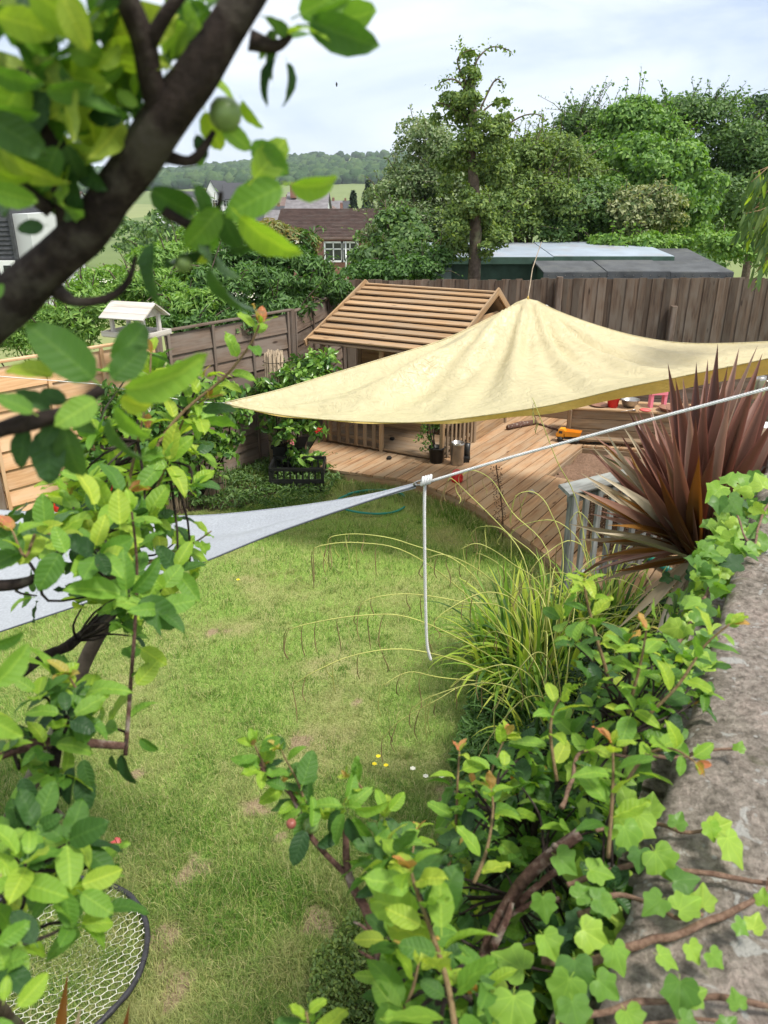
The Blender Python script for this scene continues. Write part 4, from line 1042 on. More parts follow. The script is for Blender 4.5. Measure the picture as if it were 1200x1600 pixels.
# ------------------------------------------------------------------ buildings beyond
def gable(name, label, x0, x1, y0, y1, z0, ze, zr, wall, roof, axis='x', wins=(), chim=(), courses=0, group=None, over=.3):
    t_ = thing(name, label, 'house', ((x0 + x1) / 2, y0, z0), 0, group)
    if axis == 'x':   # ridge runs along x
        ym = (y0 + y1) / 2
        v = [(x0, y0, z0), (x1, y0, z0), (x1, y1, z0), (x0, y1, z0), (x0, y0, ze), (x1, y0, ze), (x1, y1, ze), (x0, y1, ze), (x0, ym, zr), (x1, ym, zr)]
        f = [(0, 1, 5, 4), (2, 3, 7, 6), (1, 2, 6, 9, 5), (3, 0, 4, 8, 7), (4, 5, 9, 8), (6, 7, 8, 9)]
        MB().add(v, f).build('wall', M[wall], t_)
        sl = (zr - ze) / (ym - y0); rb = MB()
        A = [(x0 - over, y0 - over, ze - over * sl + .06), (x1 + over, y0 - over, ze - over * sl + .06), (x1 + over, ym, zr + .06), (x0 - over, ym, zr + .06), (x1 + over, y1 + over, ze - over * sl + .06), (x0 - over, y1 + over, ze - over * sl + .06)]
        up = .1; rb.add(A + [(a, b, c + up) for a, b, c in A], [(6, 7, 8, 9), (9, 8, 10, 11), (0, 3, 2, 1), (3, 5, 4, 2), (0, 1, 7, 6), (1, 2, 8, 7), (2, 4, 10, 8), (4, 5, 11, 10), (3, 0, 6, 9), (5, 3, 9, 11)])
        r = rb.build('roof', M[roof], t_)
        if courses:
            cb = MB(); n = courses
            for k in range(n):
                f0 = (k + .5) / n; y = y0 - over + (ym - y0 + over) * f0; z = ze - over * sl + (zr - ze + over * sl) * f0 + .19
                cb.box(((x0 + x1) / 2, y, z), (x1 - x0 + 2 * over, .12, .05))
            tag(cb.build('tile_course', M[roof], r), kind='stuff')
    else:
        xm = (x0 + x1) / 2
        v = [(x0, y0, z0), (x1, y0, z0), (x1, y1, z0), (x0, y1, z0), (x0, y0, ze), (x1, y0, ze), (x1, y1, ze), (x0, y1, ze), (xm, y0, zr), (xm, y1, zr)]
        f = [(0, 1, 5, 8, 4), (2, 3, 7, 9, 6), (1, 2, 6, 5), (3, 0, 4, 7), (5, 6, 9, 8), (7, 4, 8, 9)]
        MB().add(v, f).build('wall', M[wall], t_)
        rb = MB(); ov = over
        for sg, xe in ((-1, x0), (1, x1)):
            sl = (zr - ze) / (xm - x0); a = xe + sg * ov; za = ze - ov * sl + .06
            q = [(a, y0 - ov * .3, za), (xm, y0 - ov * .3, zr + .06), (xm, y1 + ov, zr + .06), (a, y1 + ov, za)]
            rb.add(q + [(c[0], c[1], c[2] + .12) for c in q], [(0, 3, 2, 1), (4, 5, 6, 7), (0, 1, 5, 4), (1, 2, 6, 5), (2, 3, 7, 6), (3, 0, 4, 7)])
        r = rb.build('roof', M[roof], t_)
    for (wx, wz, ww, wh) in wins:
        wf = MB()
        for (cx, cz, sx_, sz_) in ((wx, wz + wh / 2, ww, .09), (wx, wz - wh / 2, ww, .09), (wx - ww / 2, wz, .09, wh + .09), (wx + ww / 2, wz, .09, wh + .09), (wx, wz, .06, wh), (wx, wz + wh * .15, ww, .06)): wf.box((cx, y0 - .03, cz), (sx_, .1, sz_))
        w_o = wf.build('window', M['white_paint'], t_); MB().box((wx, y0 - .012, wz), (ww, .02, wh)).build('pane', M['glass'], w_o)
    for (cx, cy, cz, s_) in chim:
        cb = MB().box((cx, cy, cz), (s_, s_ * .8, s_ * 2)); cb.box((cx, cy, cz + s_ * 1.05), (s_ * 1.15, s_ * .95, s_ * .12))
        for kk in (-.2, .2): cb.lathe([(s_ * .12, s_ * 1.1), (s_ * .1, s_ * 1.5)], (cx + kk * s_, cy, cz), 8)
        cb.build('chimney', M['brick_far'], t_)
    return t_
bx = lambda px, Y: at(px, 400, Y).x
gable('brick_bungalow', 'brick bungalow with ribbed brown tile roof and white windows', at(435, 360, 45).x, at(640, 360, 45).x, 45, 53, -3.5, .72, 2.0, 'brick_far', 'tile_brown',
      wins=[(at(521, 390, 45).x, .02, .95, 1.0), (at(547, 388, 45).x, .02, .85, 1.0)], courses=20)
b_ = bpy.data.objects['brick_bungalow']
MB().tube([at(540, 378, 44.9), at(540, 378, 44.9) + Vector((0, 0, -2))], .05, 6).build('drainpipe', M['white_paint'], b_)
gable('grey_roof_house', 'house with pale grey metal roof just left of the brick bungalow', at(385, 380, 40).x, at(428, 380, 40).x, 40, 47, -4, -1.0, .9, 'render_wall', 'metal_roof', 'y')
gable('white_gable_house', 'white house with steep gable and dark roof in the middle distance', at(317, 300, 130).x, at(343, 300, 130).x, 130, 142, -9, 2.2, 4.6, 'white_paint', 'slate_dark', 'y', wins=[(at(345, 300, 130).x - 1.0, 1.4, .8, 1.0)])
gable('dormer_house', 'low house with dark slate roof right of the steep white gable', at(346, 300, 133).x, at(375, 300, 133).x, 133, 141, -9, 2.0, 4.3, 'render_wall', 'slate_dark', 'x', wins=[(at(352, 300, 133).x, 1.3, .9, .9)])
gable('hipped_house', 'house with grey hipped looking roof above the bungalow', at(447, 320, 110).x, at(508, 320, 110).x, 110, 120, -9, .7, 2.9, 'render_wall', 'tile_grey', 'x', chim=[(at(455, 310, 110).x, 113, 3.1, .8)], wins=[(at(470, 330, 110).x, 0, 1, 1), (at(495, 330, 110).x, 0, 1, 1)])
TG = 'small houses of the town in the valley'
towns = [(285, 300, 160, 4.0), (262, 296, 190, 4.5), (300, 292, 210, 5.2), (385, 296, 200, 4.2), (405, 290, 240, 5.2), (430, 300, 180, 3.6), (458, 296, 210, 4.6), (480, 300, 170, 2.8), (500, 304, 150, 2.0), (515, 312, 140, 1.2), (525, 306, 190, 2.6), (445, 318, 130, 1.2), (490, 322, 100, .6), (360, 306, 150, 3.0), (415, 312, 140, 2.0), (560, 318, 130, .8), (30, 300, 150, 2.8), (100, 292, 200, 4.8), (75, 305, 140, 2.0), (60, 290, 260, 6.5), (8, 262, 620, 22)]
desc = ['narrow pale house', 'grey roofed terrace house', 'brown roofed semi', 'white house', 'cream cottage', 'slate roofed villa', 'red roofed house']
for k, (px, py, Y, zr) in enumerate(towns):
    p = at(px, py, Y); w = U(4.5, 7.5) * (1 if Y < 400 else 1.6); zr = p.z - 1.2; 
    gable('town_house', '', p.x - w / 2, p.x + w / 2, Y, Y + 8, zr - 9, zr - 2.2, zr, ['render_wall', 'white_paint', 'render_wall'][k % 3], ['tile_grey', 'tile_brown', 'slate_dark', 'tile_grey'][k % 4] if Y < 500 else 'brick_far', 'x' if k % 3 else 'y', wins=[(p.x - w * .22, zr - 3.6, 1.1, 1.2), (p.x + w * .22, zr - 3.6, 1.1, 1.2)], chim=[(p.x + w * .3, Y + 4, zr + .1, .45)], group=TG)['label'] = \
        ['narrow grey roofed house behind the dark twig', 'pale house low on the hillside left', 'slate roofed house left of the steep white gable', 'grey roofed house right of the dormer house', 'distant white house below the wooded hill', 'small brown roofed house under the blurred leaves', 'brown roofed town house above the hipped roof', 'slate roofed house behind the hipped roof', 'pale house at the right of the hipped roof', 'brown roofed cottage left of the conifer', 'slate house at the foot of the conifer', 'grey roofed house over the bungalow ridge left', 'small tiled house directly above the bungalow ridge', 'brown roofed house below the dormer house', 'slate house between the grey roof and hipped house', 'low roofed house right beneath the conifer', 'grey roofed house left behind the thick branch', 'brown roofed house seen through the upper left leaves', 'slate roofed house by the thick branch', 'grey distant house high in the left gap', 'red roofed farmhouse high on the left hillside'][k]
lh = thing('slate_hung_house', 'large pale rendered house with dark slate hung side at the left edge', 'house', (at(30, 440, 24).x, 24, -4))
xa, xb, xc = at(-40, 380, 24).x, at(22, 380, 24).x, at(68, 380, 25).x
MB().box(((xa + xb) / 2, 26, -.6), (xb - xa, 4, 6.6)).build('slate_wall', M['slate_dark'], lh)
MB().box(((xb + xc) / 2, 26.2, -.7), (xc - xb, 4, 6.4)).build('wall', M['render_wall'], lh)
for k in range(26):
    board('slate_course', (xa, 23.985, -.9 + k * .13), (xb + .03, 23.985, -.9 + k * .13), .11, .02, (0, -1, .3), M['slate_dark'], lh)
p = at(14, 424, 23.9); MB().box(p, (.46, .1, .62)).build('window', M['white_paint'], lh); MB().box(p + Vector((0, -.052, .03)), (.22, .03, .28)).build('pane', M['glass'], bpy.data.objects['window.%03d' % 0] if False else lh)
MB().box((xb + .02, 23.96, .7), (.09, .09, 3.6)).build('drainpipe', M['slate_dark'], lh)
# ------------------------------------------------------------------ wooded hills
def blob_template():
    import bmesh
    bm = bmesh.new(); bmesh.ops.create_icosphere(bm, subdivisions=2, radius=1)
    V = np.array([v.co[:] for v in bm.verts]); F = np.array([[v.index for v in f.verts] for f in bm.faces]); bm.free(); return V, F
def woodland():
    TV, TF = blob_template(); Vs = []; Fs = []; b = 0; n = 0
    for k in range(8500):
        Y = U(760, 1560); X = U(-.52, .3) * Y
        px = 600 + X / Y * 1110
        z = float(terr(X, Y)); ysc = 300 - (z + 6 - CAMH) / Y * 1140
        f = mnoise.noise(Vector((X * .0028, Y * .0028, 4)))
        field_r = px > 520 and Y > 1050 and f > -.35       # open fields on the right shoulder and far left
        if field_r and random.random() < .93: continue
        if px < 120 and random.random() < .6: continue
        if f > .38 and random.random() < .85: continue
        r = U(4.2, 7.5); h = r * U(.8, 1.15)
        V = TV * np.array([r, r, h]); V = V * (1 + .22 * np.sin(TV[:, [0]] * 5 + k) * np.cos(TV[:, [1]] * 6 + k * 2) + .13 * np.sin(TV[:, [2]] * 9 + k))
        V = V + rng.randn(*V.shape) * .35 + np.array([X, Y, z + h * .55]); Vs.append(V); Fs.append(TF + b); b += len(V)
    m, nt, out = mat_new('wood_canopy'); g = N(nt, 'ShaderNodeNewGeometry')
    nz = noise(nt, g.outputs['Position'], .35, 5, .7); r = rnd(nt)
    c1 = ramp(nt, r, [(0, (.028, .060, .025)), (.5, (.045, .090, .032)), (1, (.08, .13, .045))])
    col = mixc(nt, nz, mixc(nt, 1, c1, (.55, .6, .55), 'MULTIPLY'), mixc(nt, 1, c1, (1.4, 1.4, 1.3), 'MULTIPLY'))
    pbsdf(nt, out, col, .9, 0, .1, bump(nt, nz, 1, 1.5))
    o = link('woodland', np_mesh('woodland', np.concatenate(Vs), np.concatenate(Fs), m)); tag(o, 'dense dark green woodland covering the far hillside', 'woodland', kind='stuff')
woodland()
def valley_trees():
    ells = []
    for k in range(150):
        px = U(-60, 640) if k < 110 else U(600, 1300); Y = U(60, 330) if k < 110 else U(50, 95); p = at(px, 330, Y); z = float(terr(p.x, Y)); ells.append(((p.x, Y, z + (U(2, 5) if k < 110 else U(1, 3))), (U(2, 4), U(2, 4), U(2, 4))))
    c = Crown().lobes(ells, 700, 1.0, 42000, .6, T_DIAMOND); tag(c.build('valley_greenery', M['bl_mid']), 'mass of garden trees between the houses in the valley', 'trees', kind='stuff')
valley_trees()
# ------------------------------------------------------------------ yellow sail
def sail_mat(name, col, trans, creases=True, weave=False):
    m, nt, out = mat_new(name); oc = ocoord(nt, (1, 1, 1), False)
    n1 = noise(nt, oc, 6.0, 5, .6, 1.4)
    c = ramp(nt, n1, [(.3, tuple(a * .88 for a in col)), (.7, col)])
    ridge = math_(nt, 'ABSOLUTE', math_(nt, 'SUBTRACT', noise(nt, oc, 4.2, 4, .5, 2.2), .5))
    h = math_(nt, 'MULTIPLY', math_(nt, 'POWER', math_(nt, 'MULTIPLY', ridge, 5.0), .5), 1.0)
    h = math_(nt, 'ADD', h, math_(nt, 'MULTIPLY', noise(nt, oc, 30, 4, .6, .5), .35))
    st = noise(nt, N(nt, 'ShaderNodeMapping', {'Vector': oc, 'Scale': (1.2, 7.0, 4), 'Rotation': (0, 0, .35)}).outputs[0], 1.6, 4, .6, .8)
    h = math_(nt, 'ADD', math_(nt, 'MULTIPLY', h, .45), math_(nt, 'MULTIPLY', st, 2.2))
    if weave:
        w1 = noise(nt, N(nt, 'ShaderNodeMapping', {'Vector': oc, 'Scale': (12, 260, 260)}).outputs[0], 1.0, 3)
        c = mixc(nt, ramp(nt, w1, [(.4, (0, 0, 0)), (.62, (1, 1, 1))]), tuple(a * .74 for a in col), c); h = w1
    nrm = bump(nt, h, .6 if not weave else .2, .020 if not weave else .003)
    p = pbsdf(nt, None, c, .36, 0, .5, nrm); tr = N(nt, 'ShaderNodeBsdfTranslucent', {'Color': c})
    mx = N(nt, 'ShaderNodeMixShader', {0: trans}); nt.links.new(p.outputs[0], mx.inputs[1]); nt.links.new(tr.outputs[0], mx.inputs[2]); nt.links.new(mx.outputs[0], out.inputs[0]); return m
M['sail'] = sail_mat('cream_yellow_sail', (.76, .68, .42), .36)
M['sail_hem'] = sail_mat('golden_sail_hem', (.84, .62, .20), .45)
M['sail_grey'] = sail_mat('grey_woven_sail', (.57, .60, .66), .3, weave=True)
M['hem_dark'] = plain_mat('dark_hem_tape', (.10, .11, .13), .8)
def curve_pts(ctrl, n):
    P = [at(*c) for c in ctrl]; pp, _ = smooth_path(P, [1] * len(P), 12); L = [0]
    for i in range(1, len(pp)): L.append(L[-1] + (pp[i] - pp[i - 1]).length)
    out = []
    for k in range(n):
        t = L[-1] * k / (n - 1); i = max(1, min(len(pp) - 1, int(np.searchsorted(L, t)))); f = (t - L[i - 1]) / max(1e-9, L[i] - L[i - 1])
        out.append(pp[i - 1].lerp(pp[i], min(1, max(0, f))))
    return out
def yellow_sail():
    top = [(352, 629, 6.9), (430, 611, 7.1), (500, 590, 7.3), (600, 560, 7.6), (690, 532, 7.85), (745, 507, 8.0), (790, 484, 8.1), (825, 467, 8.15), (870, 486, 8.05), (930, 508, 7.9), (1000, 527, 7.7), (1080, 537, 7.55), (1200, 534, 7.4), (1330, 522, 7.3)]
    bot = [(352, 631, 6.85), (430, 647, 6.6), (530, 657, 6.35), (650, 660, 6.15), (750, 650, 6.0), (860, 633, 5.85), (980, 605, 5.75), (1080, 585, 5.7), (1200, 560, 5.65), (1330, 528, 5.6)]
    nu, nv = 170, 60
    T = curve_pts(top, nu); B = curve_pts(bot, nu); peak = at(825, 467, 8.15)
    V = []; 
    for j in range(nv + 1):
        v = j / nv
        for i in range(nu):
            u = i / (nu - 1)
            # columns fan out from the peak towards the bottom edge
            ip = 0.56; uu = u
            tq = T[i]; bq = B[i]; p = tq.lerp(bq, v)
            sag = math.sin(math.pi * v) * .12 * min(1, u * 5)
            # a taut ridge runs from the peak down towards the left tip; behind it the cloth falls away
            lx, ly = .12 - .56, .72; t_l = max(0, min(1, ((u - .56) * lx + v * ly) / (lx * lx + ly * ly)))
            dl = math.hypot(u - .56 - t_l * lx, (v - t_l * ly) * .6)
            sag -= .20 * max(0, 1 - dl / .13) ** 1.15 * math.sin(math.pi * min(1, t_l * 1.0 + .08)) ** .7 * min(1, v * 6)
            p = p + Vector((0, 0, -sag))
            d = p - peak; r = math.hypot(d.x, d.y); a = math.atan2(d.y, d.x)
            amp = .055 * math.exp(-r / .9) + .016
            fold = amp * min(1, r * 3) * (math.sin(a * 17 + 1.5 * math.sin(r * 2)) + .6 * math.sin(a * 31 + 2))
            env = math.sin(math.pi * min(1, max(0, v))) ** .5
            wr = .022 * mnoise.noise(Vector((p.x * 3.2, p.y * 3.2, 1))) + .009 * mnoise.noise(Vector((p.x * 11, p.y * 11, 1)))
            p = p + Vector((0, 0, (fold + wr) * env))
            # streaks running along the bottom edge towards the left tip
            p = p + Vector((0, 0, .007 * env * math.sin((v * 22 + .8 * math.sin(u * 9))) * math.exp(-u * 1.4)))
            V.append(p)
    org = peak; V = [tuple(v - org) for v in V]
    F = [(j * nu + i, j * nu + i + 1, (j + 1) * nu + i + 1, (j + 1) * nu + i) for j in range(nv) for i in range(nu - 1)]
    t_ = thing('shade_sail', 'large cream yellow shade sail pulled to a peak over the deck and playhouse', 'shade sail', org)
    link('canopy', np_mesh('canopy', V, F, M['sail'], True), t_, WM[t_.name])
    hv = []; n = nu
    for i in range(nu):
        u = i / (nu - 1); w = .012 + .15 * max(0, (u - .36) / .64) ** .8
        p = B[i] - org; hv += [tuple(p), tuple(p + Vector((0, .35 * w + .02 * math.sin(u * 40), -w * .95)))]
    hf = [(2 * i, 2 * i + 1, 2 * i + 3, 2 * i + 2) for i in range(nu - 1)]
    link('hem', np_mesh('hem', hv, hf, M['sail_hem'], True), t_, WM[t_.name])
    for nm, q in (('edge_seam', T), ('edge_seam', B)):
        MB().tube([p + Vector((0, 0, .002)) for p in q[::3]], .006, 5, smooth=True).build(nm, M['sail'], t_)
    MB().lathe([(0, -.02), (.012, -.015), (.008, .012), (0, .02)], peak + Vector((0, 0, .012)), 8).build('peak_tab', M['sail_hem'], t_)
    c = MB().tube([peak + Vector((0, 0, .02)), at(832, 420, 9.5), at(846, 378, 12.2)], .006, 5).build('sail_cord', M['reed'], origin=peak); tag(c, 'thin brown cord rising from the peak of the yellow sail', 'cord')
yellow_sail()
# ------------------------------------------------------------------ grey sail, ring, rope
def grey_sail():
    top = [(650, 756, 2.42), (560, 776, 2.55), (430, 795, 2.75), (300, 806, 3.0), (150, 803, 3.3), (0, 797, 3.6), (-220, 780, 4.0)]
    bot = [(650, 758, 2.41), (560, 787, 2.42), (430, 832, 2.44), (300, 884, 2.45), (150, 936, 2.46), (0, 986, 2.47), (-220, 1060, 2.48)]
    nu, nv = 90, 26; T = curve_pts(top, nu); B = curve_pts(bot, nu); V = []
    org = at(650, 757, 2.42)
    for j in range(nv + 1):
        v = j / nv
        for i in range(nu):
            u = i / (nu - 1); p = T[i].lerp(B[i], v); p.z -= math.sin(math.pi * v) * .05 * u
            p.z += .012 * math.sin(v * 9 + u * 3) * math.sin(math.pi * v) + .006 * mnoise.noise(p * 6) * math.sin(math.pi * v)
            V.append(tuple(p - org))
    F = [(j * nu + i, j * nu + i + 1, (j + 1) * nu + i + 1, (j + 1) * nu + i) for j in range(nv) for i in range(nu - 1)]
    t_ = thing('shade_sail', 'pale grey woven shade sail stretched low across the lawn on the left', 'shade sail', org)
    link('canopy', np_mesh('canopy', V, F, M['sail_grey'], True), t_, WM[t_.name])
    MB().tube([p + Vector((0, -.002, -.002)) for p in B[::2]], .0032, 5).build('hem', M['hem_dark'], t_)
    MB().tube([p for p in T[::2]], .0025, 5).build('hem', M['sail_grey'], t_)
    c = at(658, 754, 2.4); ax = (at(675, 750, 2.4) - at(640, 758, 2.4)).normalized(); up = Vector((0, -.5, 1)).normalized()
    rb = MB(); R_ = []
    for a in np.linspace(0, 2 * math.pi, 25): R_.append(c + ax * (.026 * math.cos(a)) + up * (.010 * math.sin(a)))
    rb.tube(R_, .0032, 6, cap=False).build('steel_ring', M['steel'], t_)
grey_sail()
def twisted(b, pts, r, pitch, sub=16, strands=3):
    pp, _ = smooth_path([Vector(p) for p in pts], [1] * len(pts), sub)
    L = [0]
    for i in range(1, len(pp)): L.append(L[-1] + (pp[i] - pp[i - 1]).length)
    step = pitch / 9; n = int(L[-1] / step); q = []
    for k in range(n + 1):
        t = L[-1] * k / n; i = max(1, min(len(pp) - 1, int(np.searchsorted(L, t)))); f = (t - L[i - 1]) / max(1e-9, L[i] - L[i - 1]); q.append(pp[i - 1].lerp(pp[i], f))
    nrm = None; F3 = []
    for i, p in enumerate(q):
        t = (q[min(i + 1, len(q) - 1)] - q[max(0, i - 1)]).normalized()
        nrm = t.orthogonal().normalized() if nrm is None else (nrm - t * nrm.dot(t)).normalized()
        F3.append((nrm, t.cross(nrm)))
    for s in range(strands):
        path = []
        for i, p in enumerate(q):
            a = 2 * math.pi * (i / 9.0 + s / strands); path.append(p + (F3[i][0] * math.cos(a) + F3[i][1] * math.sin(a)) * r * .5)
        b.tube(path, r * .56, 6)
def white_rope():
    a = at(672, 752, 2.4); t_ = thing('white_rope', 'white twisted rope from the grey sail ring with its loose end hanging down', 'rope', a)
    b = MB(); twisted(b, [a, at(800, 714, 2.3), at(1000, 660, 2.14), at(1200, 607, 2.0), at(1420, 545, 1.85)], .0048, .024); b.build('taut_length', M['rope'], t_)
    b = MB(); twisted(b, [at(664, 752, 2.4), at(663, 800, 2.4), at(664, 900, 2.4), at(666, 985, 2.4), at(668, 1012, 2.4), at(673, 1031, 2.4)], .0055, .026); b.build('hanging_end', M['rope'], t_)
    b = MB()
    for k in range(4):
        c = at(660 + k * 4, 752 - k, 2.395); b.tube([c + Vector((.003 * math.sin(a_), .010 * math.cos(a_), .014 * math.sin(a_))) for a_ in np.linspace(0, 2 * math.pi, 13)], .0045, 6, cap=False)
    b.build('knot', M['rope'], t_)
white_rope()
# ------------------------------------------------------------------ grey picket fence and what stands behind it
def picket():
    a = Vector((1.42, 5.5, 0)); b = Vector((2.62, 6.22, 0)); d = (b - a).normalized(); n = Vector((d.y, -d.x, 0)); zt = 1.0; zb = .10
    t_ = thing('picket_fence', 'low silver grey picket fence with a flat sloping top rail by the deck', 'fence', (a.x, a.y, ZD))
    L = 1.75
    board('top_rail', a - d * .06 + Vector((0, 0, zt)), a + d * L + Vector((0, 0, zt)), .13, .028, n * .35 + Vector((0, 0, 1)), M['wood_grey'], t_)
    board('rail', a + n * .0 + Vector((0, 0, zt - .07)), a + d * L + Vector((0, 0, zt - .07)), .04, .09, (0, 0, 1), M['wood_grey'], t_)
    board('rail', a + n * .0 + Vector((0, 0, .20)), a + d * L + Vector((0, 0, .20)), .04, .09, (0, 0, 1), M['wood_grey'], t_)
    for k in range(13):
        p = a + d * (.02 + k * .142) + n * .03; w = .075 if k == 0 else .055
        board('picket', p + Vector((0, 0, zb)), p + Vector((0, 0, zt - .025)), w, .028 if k else .07, n, M['wood_grey'], t_)
picket()
def basket():
    c = Vector((2.25, 6.45, ZD)); t_ = thing('wicker_basket', 'brown wicker basket standing behind the grey picket fence', 'basket', c)
    b = MB(); w, d, h = .62, .40, .42; rad_ = []
    per = [(-w / 2, -d / 2), (w / 2, -d / 2), (w / 2, d / 2), (-w / 2, d / 2)]
    def pt(s):
        s = s % 4; i = int(s); f = s - i; A, B_ = per[i], per[(i + 1) % 4]; return Vector((A[0] + (B_[0] - A[0]) * f, A[1] + (B_[1] - A[1]) * f, 0))
    R_ = Matrix.Rotation(.6, 3, 'Z')
    nst = 96
    for r in range(15):
        z = .015 + r * h / 15; pts = []
        for k in range(nst + 1):
            p = pt(4 * k / nst); o_ = p.normalized() * (.008 if (k + r) % 2 else -.008); pts.append(c + R_ @ (p * (1 + .12 * z / h) + o_) + Vector((0, 0, z)))
        b.tube(pts, .009, 4, cap=False, smooth=False)
    b2 = MB()
    for k in range(48):
        p = pt(4 * (k + .5) / 48); b2.tube([c + R_ @ p, c + R_ @ (p * 1.12) + Vector((0, 0, h))], .007, 4)
    tag(b.build('weave', M['vine'], t_), kind='stuff'); b2.build('stakes', M['vine'], t_)
    b3 = MB(); b3.tube([c + R_ @ (pt(4 * k / 24) * 1.12) + Vector((0, 0, h)) for k in range(25)], .018, 6, cap=False); b3.build('rim', M['vine'], t_)
basket()
p = gz(1035, 885, .17); q = gz(1018, 873, .19); q2 = gz(1052, 895, .17)
b = MB().tube([q + (q - q2) * .6, q, q2], .028, 12); b.tube([q2, q2 + (q2 - q).normalized() * .02], .033, 12)
tag(b.build('teal_tube', M['teal'], origin=p), 'teal plastic tube lying on the ground behind the picket fence', 'tube')
p = gz(1085, 925, .02); t_ = thing('white_planter', 'square white pot under the purple cordyline leaves', 'pot', p)
MB().box(p + Vector((.1, .1, .13)), (.26, .26, .26)).box(p + Vector((.1, .1, .265)), (.30, .30, .03)).build('pot_body', M['white_paint'], t_); MB().box(p + Vector((.1, .1, .283)), (.25, .25, .008)).build('soil', M['dark'], t_)
# ------------------------------------------------------------------ bird table, reed roll, crate, hose, net
def bird_table():
    c = at(212, 505, 7.1); c.z = 1.86; c = Vector((c.x, 7.1, 1.84)); base = Vector((c.x, c.y, 0)); ztop = at(205, 470, 7.1).z
    t_ = thing('bird_table', 'bleached wooden bird table with pitched roof beside the lap fence', 'bird table', base)
    a = Vector((.93, -.37, 0)); n = Vector((.37, .93, 0)); zf = ztop - .30
    for sg in (-1, 1):
        for k in range(3):
            m_ = c + n * sg * (.035 + .066 * (k)) ; z = ztop - .012 - .042 * (k + .5)
            P = Vector((c.x, c.y, 0)) + n * sg * (.03 + .066 * k) + Vector((0, 0, z))
            board('roof_board', P - a * .24, P + a * .24, .078, .012, Vector((0, 0, 1)) + n * sg * .62, M['wood_pale'], t_)
    for u in (-.17, .17):
        for v in (-.11, .11):
            P = base + a * u + n * v; board('post', P + Vector((0, 0, zf)), P + Vector((0, 0, ztop - .12)), .035, .035, a, M['wood_pale'], t_)
        P = base + a * u; mb = MB(); q = [P - n * .17 + Vector((0, 0, ztop - .135)), P + n * .17 + Vector((0, 0, ztop - .135)), P + Vector((0, 0, ztop - .02))]
        mb.add([v_ - a * .006 for v_ in q] + [v_ + a * .006 for v_ in q], [(0, 1, 2), (5, 4, 3), (0, 3, 4, 1), (1, 4, 5, 2), (2, 5, 3, 0)]); mb.build('gable_board', M['wood_pale'], t_)
    board('tray', base - a * .24 + Vector((0, 0, zf)), base + a * .24 + Vector((0, 0, zf)), .34, .02, (0, 0, 1), M['wood_pale'], t_)
    for v in (-.17, .17): board('tray_edge', base - a * .25 + n * v + Vector((0, 0, zf + .02)), base + a * .25 + n * v + Vector((0, 0, zf + .02)), .015, .045, (0, 0, 1), M['wood_pale'], t_)
    for u in (-.24, .24): board('tray_edge', base + a * u - n * .17 + Vector((0, 0, zf + .02)), base + a * u + n * .17 + Vector((0, 0, zf + .02)), .015, .045, (0, 0, 1), M['wood_pale'], t_)
    board('pole', base, base + Vector((0, 0, zf)), .07, .07, a, M['wood_pale'], t_)
bird_table()
def reed_roll():
    c = at(430, 600, 8.75); base = Vector((c.x, 8.75, 0)); zt = at(430, 548, 8.75).z
    t_ = thing('reed_roll', 'upright roll of dry reed screening leaning at the old lap fence', 'reed roll', base)
    b = MB()
    for k in range(70):
        r = .11 * math.sqrt((k + .5) / 70); a = k * 2.4; x, y = r * math.cos(a), r * math.sin(a)
        b.tube([base + Vector((x, y, 0)), base + Vector((x + U(-.01, .01), y, zt - U(0, .05)))], .012, 5)
    tag(b.build('reeds', M['reed'], t_), kind='stuff')
    for z in (.4, .9, zt - .12): b = MB(); b.tube([base + Vector((.125 * math.cos(a), .125 * math.sin(a), z)) for a in np.linspace(0, 6.283, 20)], .004, 4, cap=False); b.build('wire', M['dark'], t_)
reed_roll()
def brushwood():
    t_ = thing('brushwood_edging', 'low brushwood edging of dry sticks under the left shrub', 'edging', gz(310, 795)); b = MB()
    A, B_ = gz(262, 800), gz(352, 775)
    for k in range(130):
        p = A.lerp(B_, k / 130) + Vector((U(-.02, .02), U(-.02, .02), 0)); b.tube([p, p + Vector((U(-.03, .03), U(-.02, .02), U(.2, .32)))], .005, 4, cap=False)
    tag(b.build('sticks', M['reed'], t_), kind='stuff'); MB().tube([A + Vector((0, -.03, .17)), B_ + Vector((0, -.03, .17))], .006, 5).build('wire', M['dark'], t_)
brushwood()
